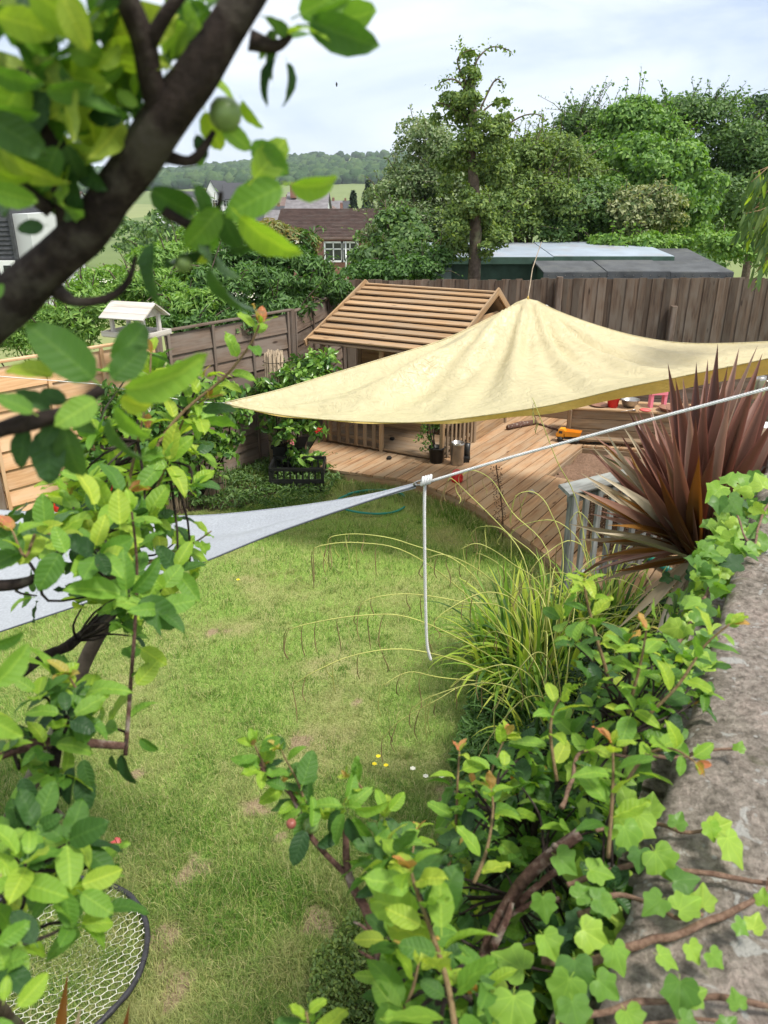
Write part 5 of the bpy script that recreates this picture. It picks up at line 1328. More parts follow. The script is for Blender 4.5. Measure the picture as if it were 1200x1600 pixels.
def crate():
    c = Vector((-.97, 8.22, 0)); t_ = thing('plastic_crate', 'empty black plastic crate on the grass beside the camellia', 'crate', c)
    w, d, h = .58, .40, .27; b = MB()
    b.box(c + Vector((0, 0, .012)), (w, d, .02)); b.build('base', M['black_plastic'], t_)
    for z, n_ in ((.03, 'rail'), (.13, 'rail'), (h, 'rim')):
        b = MB(); e_ = .012 if n_ == 'rail' else .022; g = 0 if n_ == 'rail' else .012
        for sy in (-1, 1): b.box(c + Vector((0, sy * (d / 2 + g / 2), z)), (w + 2 * g, e_, .05 if n_ == 'rail' else .035))
        for sx_ in (-1, 1): b.box(c + Vector((sx_ * (w / 2 + g / 2), 0, z)), (e_, d - e_ + .001, .048 if n_ == 'rail' else .034))
        b.build(n_, M['black_plastic'], t_)
    for k in range(9):
        x = -w / 2 + .012 + (w - .024) * k / 8
        for sy in (-1, 1): MB().box(c + Vector((x, sy * d / 2 * .985, h / 2)), (.018, .008, h - .02)).build('slat', M['black_plastic'], t_)
    for k in range(1, 6):
        y = -d / 2 + d * k / 6
        for sx_ in (-1, 1): MB().box(c + Vector((sx_ * w / 2 * .985, y, h / 2)), (.008, .018, h - .02)).build('slat', M['black_plastic'], t_)
    for sx_ in (-1, 1):
        for sy in (-1, 1): MB().box(c + Vector((sx_ * w / 2, sy * d / 2, h / 2)), (.03, .03, h)).build('corner_post', M['black_plastic'], t_)
crate()
b = MB(); hc = gz(581, 787)
for rr, z in ((.385, .022), (.375, .035)):
    b.tube([hc + Vector((rr * math.cos(a) + .01 * math.sin(3 * a), rr * .86 * math.sin(a), z + .01 * math.sin(2 * a))) for a in np.linspace(.4, 5.9 if rr > .38 else 2.4, 40)], .011, 7)
tag(b.build('garden_hose', M['teal'], origin=hc), 'green garden hose lying in a wide loop on the grass', 'hose')
p = gz(172, 1325); t_ = thing('toy_bolt', 'chunky faded red plastic toy bolt lying on the lawn', 'toy', p)
a_, z_ = Vector((.78, .62, 0)).normalized(), Vector((0, 0, .016))
pts = []; rs = []
for k in range(22): pts.append(p + z_ - a_ * .035 + a_ * (.0032 * k)); rs.append(.0145 + (.0022 if k % 2 else 0))
MB().tube(pts, rs, 14, smooth=False).build('threaded_shaft', M['red_faded'], t_)
MB().tube([p + z_ + a_ * .034, p + z_ + a_ * .048], .024, 6, smooth=False).tube([p + z_ + a_ * .048, p + z_ + a_ * .056], .017, 12).build('bolt_head', M['red_faded'], t_)
def net_hoop():
    c = Vector((-1.475, 2.29, 0.07)); r = .45
    t_ = thing('net_hoop', 'round net with black rim and cream mesh lying on the lawn at bottom left', 'net', c)
    tilt = Matrix.Rotation(rad(-3), 3, 'X')
    MB().tube([c + tilt @ Vector((r * math.cos(a) * 1.0, r * math.sin(a), .006 * math.sin(9 * a))) for a in np.linspace(0, 2 * math.pi, 73)], [.0125 + .0015 * math.sin(i * 2.6) for i in range(73)], 9, cap=False).build('rim', M['pond_rim'], t_)
    b = MB(); s = .031; nodes = []
    def warp(x, y):
        q = math.hypot(x, y) / r; k = 1 + .05 * mnoise.noise(Vector((x * 6, y * 6, 0)))
        x2 = x * k + .012 * mnoise.noise(Vector((x * 9, y * 9, 2))); y2 = y * k + .012 * mnoise.noise(Vector((x * 9, y * 9, 5)))
        return c + tilt @ Vector((x2, y2, -.055 * (1 - q * q) + .004 * mnoise.noise(Vector((x * 20, y * 20, 0)))))
    R2 = Matrix.Rotation(rad(28), 2)
    for i in range(-26, 27):
        for j in range(-34, 35):
            bx_ = i * s * 1.732; by_ = j * s * .5 * 2
            ox = bx_ + (s * .866 if j % 2 else 0)
            A = Vector((ox, j * s * 1.5 * .62)); Bp = A + Vector((0, s * .62)); C1 = Bp + Vector((s * .866, s * .31)); C2 = Bp + Vector((-s * .866, s * .31))
            for P, Q in ((A, Bp), (Bp, C1), (Bp, C2)):
                P2, Q2 = R2 @ P, R2 @ Q
                if P2.length < r * .985 and Q2.length < r * .985: b.tube([warp(*P2), warp(*Q2)], .0019, 3, cap=False)
                elif min(P2.length, Q2.length) < r * .985:
                    I, O = (P2, Q2) if P2.length < Q2.length else (Q2, P2); O = O.normalized() * r * .99
                    b.tube([warp(*I), c + tilt @ Vector((O.x, O.y, 0))], .0019, 3, cap=False)
    tag(b.build('mesh_netting', M['net'], t_), kind='stuff')
net_hoop()
# red plastic ride-on behind the left leaves
def red_toy():
    c = Vector((-2.62, 7.0, 0)); t_ = thing('red_ride_on_toy', 'bright red plastic garden toy half hidden behind the left leaves', 'toy', c)
    a = at(168, 757, 6.0); org = Vector((a.x, 6.0, a.z))
    b = MB()
    for (px, py, r) in ((155, 750, .05), (178, 748, .05), (167, 765, .06), (150, 765, .045), (186, 757, .03)):
        p = at(px, py, 6.0); b.lathe([(0, -.05), (r * .8, -.045), (r, 0), (r * .8, .045), (0, .05)], p, 14)
    b.build('steering_wheel', M['red'], t_)
    p = at(95, 795, 5.9); b = MB(); b.lathe([(0, -.06), (.08, -.06), (.11, 0), (.09, .07), (0, .08)], p + Vector((.03, .05, 0)), 18); b.lathe([(0, -.05), (.05, -.05), (.06, 0), (.045, .06), (0, .07)], p + Vector((-.12, .0, .02)), 16)
    b.build('seat', M['red'], t_)
    b = MB(); b.tube([at(168, 765, 6.0), at(150, 800, 6.0), p + Vector((.05, .05, -.1))], [.03, .04, .05], 10, sub=3)
    for dx, dy in ((-.2, -.2), (.25, -.2), (-.2, .25), (.25, .25)): b.tube([p + Vector((0, 0, -.05)), Vector((p.x + dx, p.y + dy, 0))], [.05, .035], 8)
    b.build('leg_frame', M['red'], t_)
red_toy()

# ------------------------------------------------------------------ leaf templates and plants with single leaves
def leaf_template(w=.6, cup=.25, curl=.3, wave=.0, rows=8, seed=0, serr=.03, tipw=.7, petiole=.14):
    r_ = random.Random(seed); V = []; UVv = []; F = []
    us = (-1, -.5, 0, .5, 1)
    def hw(v): return w / 2 * ((v + .02) ** .55) * ((1 - v) ** tipw) * 1.72 + .004
    for j in range(rows + 1):
        v = j / rows; h = hw(v); se = 1 + (serr if j % 2 else -serr) + r_.uniform(-serr, serr) * .6
        ph = wave * math.sin(v * 13 + seed)
        for u in us:
            x = u * h * (se if abs(u) == 1 else 1)
            z = cup * abs(x) ** 1.15 * 1.1 - curl * v * v * .5 + ph * abs(u) * .07 * (1 if u > 0 else -1) + wave * .05 * math.sin(v * 17 + u * 2 + seed)
            V.append((x, petiole + v * (1 - petiole) * (1 - .12 * curl * v), z)); UVv.append((.5 + x / 1.0, v))
    nu = 5
    for j in range(rows):
        for i in range(4): F.append((j * nu + i, j * nu + i + 1, (j + 1) * nu + i + 1, (j + 1) * nu + i))
    b = len(V); V += [(-.011, 0, .0), (.011, 0, .0), (.009, petiole + .02, .002), (-.009, petiole + .02, .002)]; UVv += [(.5, .5)] * 4; F.append((b, b + 1, b + 2, b + 3))
    return np.array(V), np.array(F), np.array(UVv)
def ivy_template(seed=0, cup=.1):
    r_ = random.Random(seed)
    half = [(.0, .02), (.13, -.10), (.30, -.13), (.44, -.04), (.47, .12), (.44, .24), (.56, .40), (.45, .50), (.30, .58), (.19, .74), (.08, .93)]
    out = [(x, y) for x, y in half] + [(0, 1.0)] + [(-x, y) for x, y in reversed(half[1:])]
    out = [(x * (1 + r_.uniform(-.07, .07)), y + r_.uniform(-.02, .02)) for x, y in out]
    c = (0, .30); V = []; UVv = []
    def zz(x, y): return cup * abs(x) * 1.0 - .22 * max(0, y) ** 2 - .18 * abs(x) ** 2 * 1.5 + .02 * math.sin(x * 14 + seed) + .02 * math.sin(y * 11 + seed)
    n = len(out)
    for x, y in out: V.append((x, y, zz(x, y))); UVv.append((.5 + x, y))
    for x, y in out:
        xi, yi = c[0] + (x - c[0]) * .52, c[1] + (y - c[1]) * .52; V.append((xi, yi, zz(xi, yi) - .012)); UVv.append((.5 + xi, yi))
    V.append((0, .30, zz(0, .3) - .02)); UVv.append((.5, .3)); F = []
    for i in range(n):
        k = (i + 1) % n; F.append((i, k, n + k, n + i)); F.append((n + i, n + k, 2 * n, 2 * n))
    F = [f for f in F]; b = len(V)
    V += [(-.008, -.16, -.10), (.008, -.16, -.10), (.007, .03, -.01), (-.007, .03, -.01)]; UVv += [(.5, .5)] * 4; F.append((b, b + 1, b + 2, b + 3))
    return np.array(V), np.array(F), np.array(UVv)
def tri(V, F):
    out = []
    for f in F:
        if f[2] == f[3]: out.append((f[0], f[1], f[2]))
        else: out += [(f[0], f[1], f[2]), (f[0], f[2], f[3])]
    return np.array(out)
class LeafKind:
    def __init__(s, temps): s.t = [(V, tri(V, F), UVv) for V, F, UVv in temps]; s.cache = {}
    def mesh(s, i, mat):
        k = (i, mat)
        if k not in s.cache:
            V, F, UVv = s.t[i]; s.cache[k] = np_mesh('leaf', V, F, M[mat], True, UVv[F.ravel()])
        return s.cache[k]
LK_APPLE = LeafKind([leaf_template(w, cp, cu, wa, 8, sd) for w, cp, cu, wa, sd in ((.62, .25, .35, .2, 1), (.56, .4, .6, .3, 2), (.66, .15, .2, .4, 3), (.50, .5, .8, .2, 4), (.60, .3, .1, .8, 5), (.55, .25, 1.1, .4, 6), (.7, .2, .5, .6, 7))])
LK_IVY = LeafKind([ivy_template(s, c) for s, c in ((1, .05), (2, .3), (3, .55), (4, -.15), (5, .2))])
class Plant:
    def __init__(s, name, label, cat, base, kind, group=None):
        s.t = thing(name, label, cat, base, 0, group); s.L = []; s.kind = kind; s.wood = {}
    def leaf(s, p, axis, normal, size, mat, var=None):
        s.L.append((frame_y(p, axis, normal), size, mat, rng.randint(0, len(s.kind.t)) if var is None else var))
    def stem(s, pts, r, mat='bark', n=7, sub=4, wob=.12, name='branch'):
        MB().tube(pts, r, n, sub=sub, wob=wob).build(name, M[mat], s.t)
    def finish(s, limit=300, part='leaf'):
        sc = []
        for i, (Mx, size, mat, v) in enumerate(s.L):
            p = Mx.translation + (Mx.to_3x3() @ Vector((0, .5, 0))) * size
            sc.append((size / max(.1, (p - CAM).length)) if inview(p) else 0)
        order = np.argsort(sc)[::-1]; keep = set(order[:limit].tolist()); rest = {}
        for i, (Mx, size, mat, v) in enumerate(s.L):
            if i in keep: link(part, s.kind.mesh(v, mat), s.t, Mx @ Matrix.Scale(size, 4))
            else: rest.setdefault(mat, []).append((Mx, size, v))
        allV, allF, allU, fm, mats, b = [], [], [], [], [], 0
        org = np.array(WM[s.t.name].translation)
        for mi, (mat, lst) in enumerate(rest.items()):
            mats.append(M[mat])
            for Mx, size, v in lst:
                V, F, UVv = s.kind.t[v]; A = np.array(Mx.to_3x3()); W = (V * size) @ A.T + np.array(Mx.translation) - org
                allV.append(W); allF.append(F + b); allU.append(UVv[F.ravel()]); fm.append(np.full(len(F), mi)); b += len(V)
        if allV:
            me = np_mesh('foliage', np.concatenate(allV), np.concatenate(allF), mats, True, np.concatenate(allU), np.concatenate(fm))
            tag(link('foliage', me, s.t, WM[s.t.name]), kind='stuff')
def frame_y(p, yaxis, normal):
    y = Vector(yaxis).normalized(); z = Vector(normal); z = z - y * z.dot(y)
    z = z.normalized() if z.length > 1e-5 else y.orthogonal().normalized(); x = y.cross(z)
    Mx = Matrix((x, y, z)).transposed().to_4x4(); Mx.translation = Vector(p); return Mx
RIGHT = Vector((1, 0, 0)); UPV = Vector((0, math.sin(PITCH), math.cos(PITCH)))
def jit(a): return Vector((random.gauss(0, a), random.gauss(0, a), random.gauss(0, a)))
def px_leaf(P, b, t, d, mat, dd=0.0, roll=0.0, var=None, wide=None):
    """a leaf given by where its base and tip stand, at distance d; roll turns it about its own axis"""
    A = ad(b[0], b[1], d); B = ad(t[0], t[1], d + dd); ax = B - A
    n = (CAM - A).normalized(); n = Matrix.Rotation(roll, 3, ax.normalized()) @ n
    P.leaf(A, ax, n, ax.length, mat, var)
def pick(mats):
    r = random.random(); s = 0
    for m_, w in mats:
        s += w
        if r < s: return m_
    return mats[-1][0]
MIX = [('leaf', .6), ('leaf_dark', .1), ('leaf_young', .3)]
def shoot(P, pts, r, n, L, mix=MIX, tip=True, start=.1, spread=.9, bark='twig', rise=.25, nside=6, tipn=4):
    """leafy shoot: pts = [(px,py,dist)...] from old wood to the tip"""
    W = [ad(*p) for p in pts]; P.stem(W, [r, r * .45], bark, nside, 4)
    pp, _ = smooth_path(W, [1] * len(W), 8); N_ = len(pp); az = U(0, 6.28)
    for k in range(n):
        f = start + (1 - start) * (k + .5) / n; i = min(N_ - 2, int(f * (N_ - 1))); q = pp[i]; t = (pp[i + 1] - pp[i]).normalized()
        az += 2.4 + U(-.3, .3); o = t.orthogonal().normalized(); o = Matrix.Rotation(az, 3, t) @ o
        ax = o * spread + t * U(.15, .6) + Vector((0, 0, rise)) + jit(.12); young = f > .8
        sz = L * (U(.75, 1.1) if not young else U(.5, .8)); m_ = pick(mix) if not young else pick([('leaf_young', .75), ('leaf', .25)])
        P.leaf(q, ax, Vector((0, -.25, 1)) + t * .6 + jit(.25), sz, m_)
    if tip:
        q = pp[-1]; t = (pp[-1] - pp[-4]).normalized()
        for k in range(tipn):
            o = Matrix.Rotation(U(0, 6.28), 3, t) @ t.orthogonal().normalized()
            P.leaf(q, t + o * U(.25, .8), o * -1 + Vector((0, 0, .6)) + jit(.2), L * U(.35, .6), pick([('leaf_tip', .55), ('leaf_young', .45)]))
def rosette(P, c, n, L, mix=MIX, up=Vector((0, 0, 1)), el=(.0, .9), tip=0):
    az = U(0, 6.28); up = Vector(up).normalized(); o0 = up.orthogonal().normalized()
    for k in range(n):
        az += 2.4 + U(-.35, .35); o = Matrix.Rotation(az, 3, up) @ o0; e_ = U(*el)
        ax = o * math.cos(e_) + up * math.sin(e_); P.leaf(c + jit(.003), ax, up - ax * .1 + jit(.25), L * U(.65, 1.1), pick(mix))
    for k in range(tip): P.leaf(c, up + jit(.4), jit(1), L * U(.35, .6), pick([('leaf_tip', .6), ('leaf_young', .4)]))
def inpoly(poly, x, y): return inside(poly, x, y)
def fill(P, poly, dist, count, L, anchors, mix=MIX, n=(4, 7), twig=True, tipp=.3, el=(-.1, 1.0)):
    xs = [p[0] for p in poly]; ys = [p[1] for p in poly]; k = 0; A = [ad(*a) for a in anchors]; tw = MB()
    while k < count:
        x, y = U(min(xs), max(xs)), U(min(ys), max(ys))
        if not inpoly(poly, x, y): continue
        k += 1; c = ad(x, y, U(*dist)); near = min(A, key=lambda a: (a - c).length)
        d = (c - near)
        rosette(P, c, random.randint(*n), L * U(.75, 1.1), mix, Vector((0, 0, 1)) + d.normalized() * .6 + jit(.3), el, 2 if random.random() < tipp else 0)
        if twig: tw.tube([near, near.lerp(c, .5) + jit(.012), c], [.0028, .0013], 5, sub=3)
    if twig: tag(tw.build('twigs', M['bark'], P.t), kind='stuff')

# --- apple tree with the thick limb across the top left
APX = Plant('apple_tree', 'apple tree with a thick dark blurred limb crossing the top left corner', 'tree', (-.9, .75, 0), LK_APPLE)
P = APX
limb = [(-160, 660, .66), (-20, 505, .63), (110, 385, .60), (195, 280, .58), (255, 190, .56), (330, 85, .55), (395, -30, .55), (470, -190, .56)]
P.stem([ad(*p) for p in limb], [.018, .0168, .0152, .0146, .0142, .0126, .0115, .010], 'bark', 14, 6, .22, 'limb')
P.stem([Vector((-.9, .75, 0)), Vector((-.85, .72, 1.0)), Vector((-.72, .66, 1.9)), ad(-160, 660, .66)], [.05, .04, .03, .0195], 'bark', 12, 5, .2, 'trunk')
P.stem([ad(262, 205, .56), ad(235, 120, .55), ad(222, 60, .545), ad(190, -20, .54), ad(160, -90, .54)], [.009, .0075, .007, .0065, .006], 'bark', 10, 5, .2)
P.stem([ad(232, 70, .545), ad(262, 20, .54), ad(300, -30, .54)], [.005, .0035], 'bark', 7, 4)
P.stem([ad(90, 455, .61), ad(120, 472, .60), ad(170, 465, .60), ad(200, 440, .60), ad(212, 400, .60)], [.006, .0035, .003, .0026, .0012], 'bark', 7, 4)
P.stem([ad(110, 370, .60), ad(98, 300, .59), ad(80, 240, .58), ad(68, 190, .58), ad(30, 110, .57)], [.009, .008, .010, .007, .004], 'bark', 8, 5, .5)
P.stem([ad(-20, 240, .6), ad(30, 290, .59), ad(80, 330, .59)], [.004, .005], 'bark', 7, 4)
P.stem([ad(250, 240, .57), ad(300, 250, .56), ad(335, 205, .56)], [.005, .0018], 'bark', 7, 4, .4)
P.stem([ad(390, 60, .55), ad(430, 70, .55), ad(455, 55, .55)], [.006, .004, .0015], 'bark', 7, 4, .7)
P.stem([ad(255, 330, .58), ad(290, 350, .58), ad(330, 360, .58), ad(345, 300, .575)], [.004, .0035, .003, .0015], 'bark', 7, 4, .6)
P.stem([ad(-60, 690, .62), ad(20, 665, .60), ad(90, 650, .58), ad(160, 608, .57)], [.007, .006, .006, .004], 'bark', 8, 4, .5)
Y_, G_, D_ = 'leaf_young', 'leaf', 'leaf_dark'
for a in [((385, 215), (452, 275), .56, G_, 0, .1, 2), ((388, 290), (452, 215), .555, Y_, .01, .2, 2), ((440, 285), (548, 306), .56, Y_, .02, .5, 3), ((455, 285), (345, 335), .555, G_, 0, .3, 0), ((362, 325), (462, 422), .55, Y_, .0, .7, 1),
          ((222, 288), (322, 350), .57, G_, .02, .2, 1), ((300, 280), (340, 355), .57, G_, 0, -.5, 3), ((345, 320), (372, 410), .57, D_, .01, .5, 1), ((350, 315), (292, 395), .57, G_, 0, -.4, 0),
          ((246, 365), (212, 478), .56, D_, .0, 1.0, 3), ((322, 400), (378, 525), .56, D_, .02, 1.1, 3), ((300, 330), (330, 405), .58, G_, .03, .2, 2),
          ((462, 40), (602, 30), .55, G_, .02, .55, 0), ((470, 25), (592, 82), .55, G_, -.01, .2, 1), ((455, 30), (560, -25), .55, G_, 0, .2, 0), ((436, 85), (392, 158), .55, D_, 0, 1.0, 3), ((446, 88), (466, 168), .55, D_, 0, -1.0, 3), ((440, 60), (405, 120), .555, D_, 0, .9, 3),
          ((318, 165), (345, 240), .565, Y_, .01, .3, 2), ((340, 190), (395, 235), .56, G_, 0, -.2, 0), ((375, 150), (402, 210), .565, Y_, 0, .8, 1), ((305, 205), (322, 250), .56, D_, 0, .2, 2), ((300, 260), (340, 232), .57, G_, .01, 1, 3),
          ((30, -30), (150, 60), .50, Y_, .02, .1, 2), ((-20, 20), (95, 55), .51, Y_, 0, .3, 2), ((90, -20), (140, 85), .50, Y_, 0, 0, 0), ((120, 35), (198, 20), .53, Y_, .02, .4, 3), ((95, 65), (172, 100), .53, G_, .02, .2, 0), ((120, 120), (205, 128), .55, G_, 0, .8, 3), ((35, 105), (160, 108), .54, G_, .01, .8, 3),
          ((150, 110), (196, 75), .54, Y_, 0, .4, 1), ((60, 140), (155, 150), .53, G_, 0, .5, 1), ((90, 160), (190, 150), .54, G_, 0, -.8, 3), ((200, 190), (130, 175), .55, D_, .01, .3, 0), ((220, 170), (180, 140), .55, G_, 0, 0, 0), ((-30, 100), (70, 150), .52, G_, 0, .6, 1), ((-40, 170), (75, 245), .53, D_, 0, .2, 2), ((-20, 165), (65, 195), .53, G_, 0, .6, 1),
          ((100, 215), (130, 300), .56, D_, .01, .2, 1), ((95, 220), (60, 300), .56, G_, 0, .3, 0), ((110, 255), (115, 345), .57, D_, 0, .7, 1), ((-30, 290), (62, 320), .54, G_, 0, .3, 0), ((-20, 260), (50, 300), .55, Y_, 0, .9, 3), ((75, 352), (25, 358), .58, D_, 0, .2, 2),
          ((300, 30), (245, 90), .55, G_, .02, .2, 0), ((310, 45), (270, 100), .56, D_, 0, .4, 1), ((300, -10), (330, 60), .57, G_, 0, 0, 2), ((255, 95), (300, 60), .57, D_, 0, .6, 1), ((320, 20), (260, 20), .56, G_, .0, .4, 2), ((345, 0), (290, -30), .56, G_, 0, .2, 2), ((215, 110), (205, 150), .56, Y_, 0, .5, 1), ((0, 60), (45, 15), .53, G_, 0, .3, 1),
          ((-20, 470), (10, 445), .55, G_, 0, .3, 1),
          ((160, 605), (42, 500), .58, G_, -.01, .2, 0), ((165, 600), (232, 540), .57, G_, .01, .1, 2), ((165, 575), (246, 498), .59, G_, .02, .2, 1), ((95, 592), (2, 560), .58, Y_, .01, .7, 1), ((160, 620), (85, 665), .56, G_, -.01, .1, 2), ((170, 610), (342, 592), .57, G_, -.01, .7, 3), ((180, 615), (248, 650), .58, Y_, .02, .4, 1),
          ((175, 625), (222, 700), .57, G_, 0, .9, 1), ((165, 640), (202, 745), .57, D_, .01, 1.1, 3), ((95, 650), (60, 700), .59, D_, 0, .3, 0), ((85, 650), (28, 600), .59, D_, 0, .5, 1), ((100, 650), (118, 765), .59, D_, .01, .3, 3), ((75, 655), (75, 760), .6, D_, 0, .2, 2), ((60, 650), (-10, 610), .58, G_, 0, .4, 1), ((110, 630), (60, 610), .6, D_, .01, 0, 2), ((45, 660), (22, 735), .61, D_, 0, .4, 1), ((150, 600), (110, 560), .6, D_, .02, .3, 1), ((100, 640), (150, 680), .60, D_, 0, .3, 0)]:
    b0, t0, d, m_, dd, ro, v = a; px_leaf(P, b0, t0, d, m_, dd, ro, v)
for (px, py, d, n, L) in ((40, 30, .56, 6, .06), (170, 60, .57, 5, .05), (-10, 60, .58, 6, .06), (190, 170, .58, 5, .045), (120, 170, .6, 6, .05), (10, 250, .6, 6, .05), (170, 230, .6, 5, .045), (300, 20, .58, 6, .05), (60, 190, .58, 6, .045), (100, 230, .58, 6, .045), (30, 130, .57, 6, .05), (95, 310, .59, 4, .04), (20, 60, .55, 5, .055), (150, 20, .54, 4, .05), (130, 130, .57, 5, .05), (60, 90, .56, 5, .05), (330, 385, .58, 5, .035), (440, 60, .55, 5, .03), (270, 110, .58, 4, .045), (-10, 215, .57, 5, .05)):
    rosette(P, ad(px, py, d), n, L, [(D_, .35), (G_, .4), (Y_, .25)], Vector((0, -.2, -.3)) + jit(.5), (-.3, 1.1))
for (px, py, d, r, m_) in ((352, 178, .56, .0105, 'fruit'), (287, 412, .58, .006, 'fruit')):
    MB().lathe([(0, -r), (r * .5, -r * .9), (r * .9, -r * .45), (r, 0), (r * .88, r * .5), (r * .5, r * .88), (r * .1, r * .8)], ad(px, py, d), 14).build('fruit' if m_ == 'fruit' else 'spur', M[m_], P.t)
P.finish()
# --- young apple tree on the left, middle distance
P = Plant('apple_tree', 'young apple tree with orange shoot tips standing by the grey sail at left', 'tree', (-1.25, 1.9, 0), LK_APPLE)
gb = Vector((-1.25, 1.9, 0))
P.stem([gb, ad(-60, 1500, 2.2), ad(10, 1300, 1.95), ad(60, 1200, 1.82), ad(100, 1120, 1.75), ad(130, 1040, 1.7), ad(180, 935, 1.62), ad(172, 870, 1.58), ad(158, 815, 1.55), ad(172, 730, 1.5)], [.03, .024, .017, .016, .014, .017, .015, .008], 'bark_grey', 10, 5, .3, 'trunk')
P.stem([ad(182, 940, 1.62), ad(120, 1000, 1.5), ad(70, 1025, 1.42), ad(32, 1056, 1.36)], [.009, .009, .008, .006], 'bark', 8, 4, .4)
P.stem([ad(-60, 900, 1.25), ad(0, 915, 1.22), ad(60, 900, 1.2), ad(110, 850, 1.2), ad(150, 830, 1.3)], [.009, .010, .006, .005, .004], 'bark', 8, 4, .5)
P.stem([ad(-80, 1210, 1.1), ad(20, 1170, 1.1), ad(90, 1160, 1.1), ad(195, 1165, 1.1)], [.009, .008, .007, .005], 'bark_red', 8, 4, .4)
P.stem([ad(-40, 1640, .95), ad(0, 1480, .98), ad(30, 1360, 1.02), ad(70, 1250, 1.08), ad(90, 1165, 1.1)], [.012, .010, .009, .008, .006], 'bark', 8, 4, .4)
shoot(P, [(196, 1180, 1.12), (205, 1060, 1.1), (212, 960, 1.1), (214, 880, 1.08), (206, 800, 1.05)], .0035, 13, .055, [(G_, .9), (Y_, .1)], True, .1, .9, 'bark_red')
shoot(P, [(215, 770, 1.3), (250, 690, 1.3), (290, 640, 1.3), (350, 590, 1.28), (390, 540, 1.25), (405, 508, 1.24)], .0035, 12, .062, [(G_, .35), (Y_, .65)], True, .05)
shoot(P, [(200, 760, 1.3), (215, 690, 1.28), (232, 610, 1.25), (236, 552, 1.25)], .003, 8, .055, [(G_, .6), (Y_, .4)], True, .05)
shoot(P, [(230, 800, 1.35), (262, 720, 1.35), (290, 650, 1.33), (322, 622, 1.3)], .003, 9, .062, [(G_, .45), (Y_, .55)])
shoot(P, [(150, 830, 1.2), (170, 800, 1.15), (188, 778, 1.1), (200, 768, 1.1)], .003, 5, .06, [(Y_, .6), (G_, .4)])
shoot(P, [(200, 900, 1.4), (250, 870, 1.4), (300, 850, 1.4), (330, 830, 1.38)], .003, 9, .06, [(G_, .5), (Y_, .5)], False)
shoot(P, [(100, 850, 1.15), (60, 830, 1.1), (40, 870, 1.05), (20, 830, 1.05)], .003, 7, .06)
shoot(P, [(90, 1160, 1.1), (130, 1110, 1.08), (110, 1060, 1.05)], .003, 8, .065)
for a in [((188, 828), (185, 762), .95, Y_, 0, .1, 2), ((150, 800), (128, 715), .97, Y_, .01, .9, 1), ((98, 855), (58, 925), .93, G_, 0, .1, 2), ((150, 860), (172, 900), .95, D_, 0, 0, 2), ((105, 870), (85, 820), .93, G_, 0, .2, 2), ((215, 1010), (262, 1040), 1.08, Y_, 0, 0, 2), ((208, 1075), (250, 1030), 1.07, Y_, 0, .1, 2), ((-20, 1080), (60, 1010), .72, G_, 0, .5, 1), ((-20, 1010), (45, 1000), .75, G_, 0, .6, 3), ((-30, 1110), (35, 1160), .74, G_, 0, .3, 1),
          ((215, 1150), (245, 1180), 1.12, G_, 0, .4, 3), ((190, 1170), (196, 1235), 1.12, D_, 0, .8, 3), ((175, 1175), (178, 1215), 1.12, D_, .01, .8, 3), ((130, 1200), (135, 1270), 1.05, D_, 0, .2, 2), ((128, 1180), (140, 1235), 1.04, D_, 0, .4, 0), ((120, 1190), (88, 1260), 1.05, D_, 0, .7, 3), ((30, 1210), (55, 1260), .95, D_, 0, .2, 0), ((45, 1225), (35, 1310), .95, D_, .01, .5, 1),
          ((118, 1385), (195, 1360), .9, Y_, 0, .2, 0), ((120, 1390), (178, 1430), .9, G_, 0, .1, 2), ((100, 1385), (112, 1455), .9, G_, .01, .2, 2), ((75, 1400), (50, 1435), .92, G_, 0, .1, 2), ((95, 1375), (140, 1402), .92, Y_, .02, .4, 1), ((20, 1580), (80, 1520), .8, Y_, 0, .3, 0), ((5, 1570), (12, 1520), .8, Y_, 0, 0, 1), ((-20, 1590), (30, 1640), .8, G_, 0, 0, 2), ((-10, 1480), (50, 1440), .85, G_, 0, .3, 2), ((60, 1480), (20, 1420), .87, D_, 0, .3, 2)]:
    b0, t0, d, m_, dd, ro, v = a; px_leaf(P, b0, t0, d, m_, dd, ro, v)
anch = [(172, 730, 1.5), (172, 870, 1.58), (182, 940, 1.62), (120, 1000, 1.5), (60, 900, 1.2), (110, 850, 1.2), (215, 690, 1.28), (262, 720, 1.35), (250, 690, 1.3), (290, 650, 1.33), (158, 815, 1.55)]
fill(P, [(110, 600), (310, 560), (330, 600), (325, 680), (300, 760), (290, 880), (250, 930), (170, 900), (90, 780), (110, 700)], (1.25, 1.6), 46, .068, anch, [(G_, .5), (D_, .1), (Y_, .4)], tipp=.12)
fill(P, [(0, 790), (110, 790), (260, 800), (280, 960), (190, 980), (60, 940), (0, 880)], (1.0, 1.5), 26, .066, anch, [(G_, .55), (D_, .2), (Y_, .25)], tipp=.1)
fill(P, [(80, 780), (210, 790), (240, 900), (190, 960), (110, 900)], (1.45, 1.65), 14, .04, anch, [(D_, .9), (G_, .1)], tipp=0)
fill(P, [(170, 930), (300, 890), (290, 960), (220, 1000), (160, 980)], (1.3, 1.5), 8, .05, anch, tipp=0)
an2 = [(20, 1170, 1.1), (90, 1160, 1.1), (195, 1165, 1.1), (30, 1360, 1.02), (70, 1250, 1.08), (0, 1480, .98)]
fill(P, [(0, 1080), (90, 1060), (190, 1100), (170, 1180), (130, 1230), (0, 1260)], (.95, 1.15), 14, .058, an2, [(G_, .62), (D_, .13), (Y_, .25)], tipp=.05)
fill(P, [(0, 1250), (110, 1280), (170, 1330), (170, 1400), (120, 1470), (50, 1480), (0, 1540)], (.85, 1.15), 20, .056, an2, [(G_, .62), (D_, .13), (Y_, .25)], tipp=.05)
P.finish()
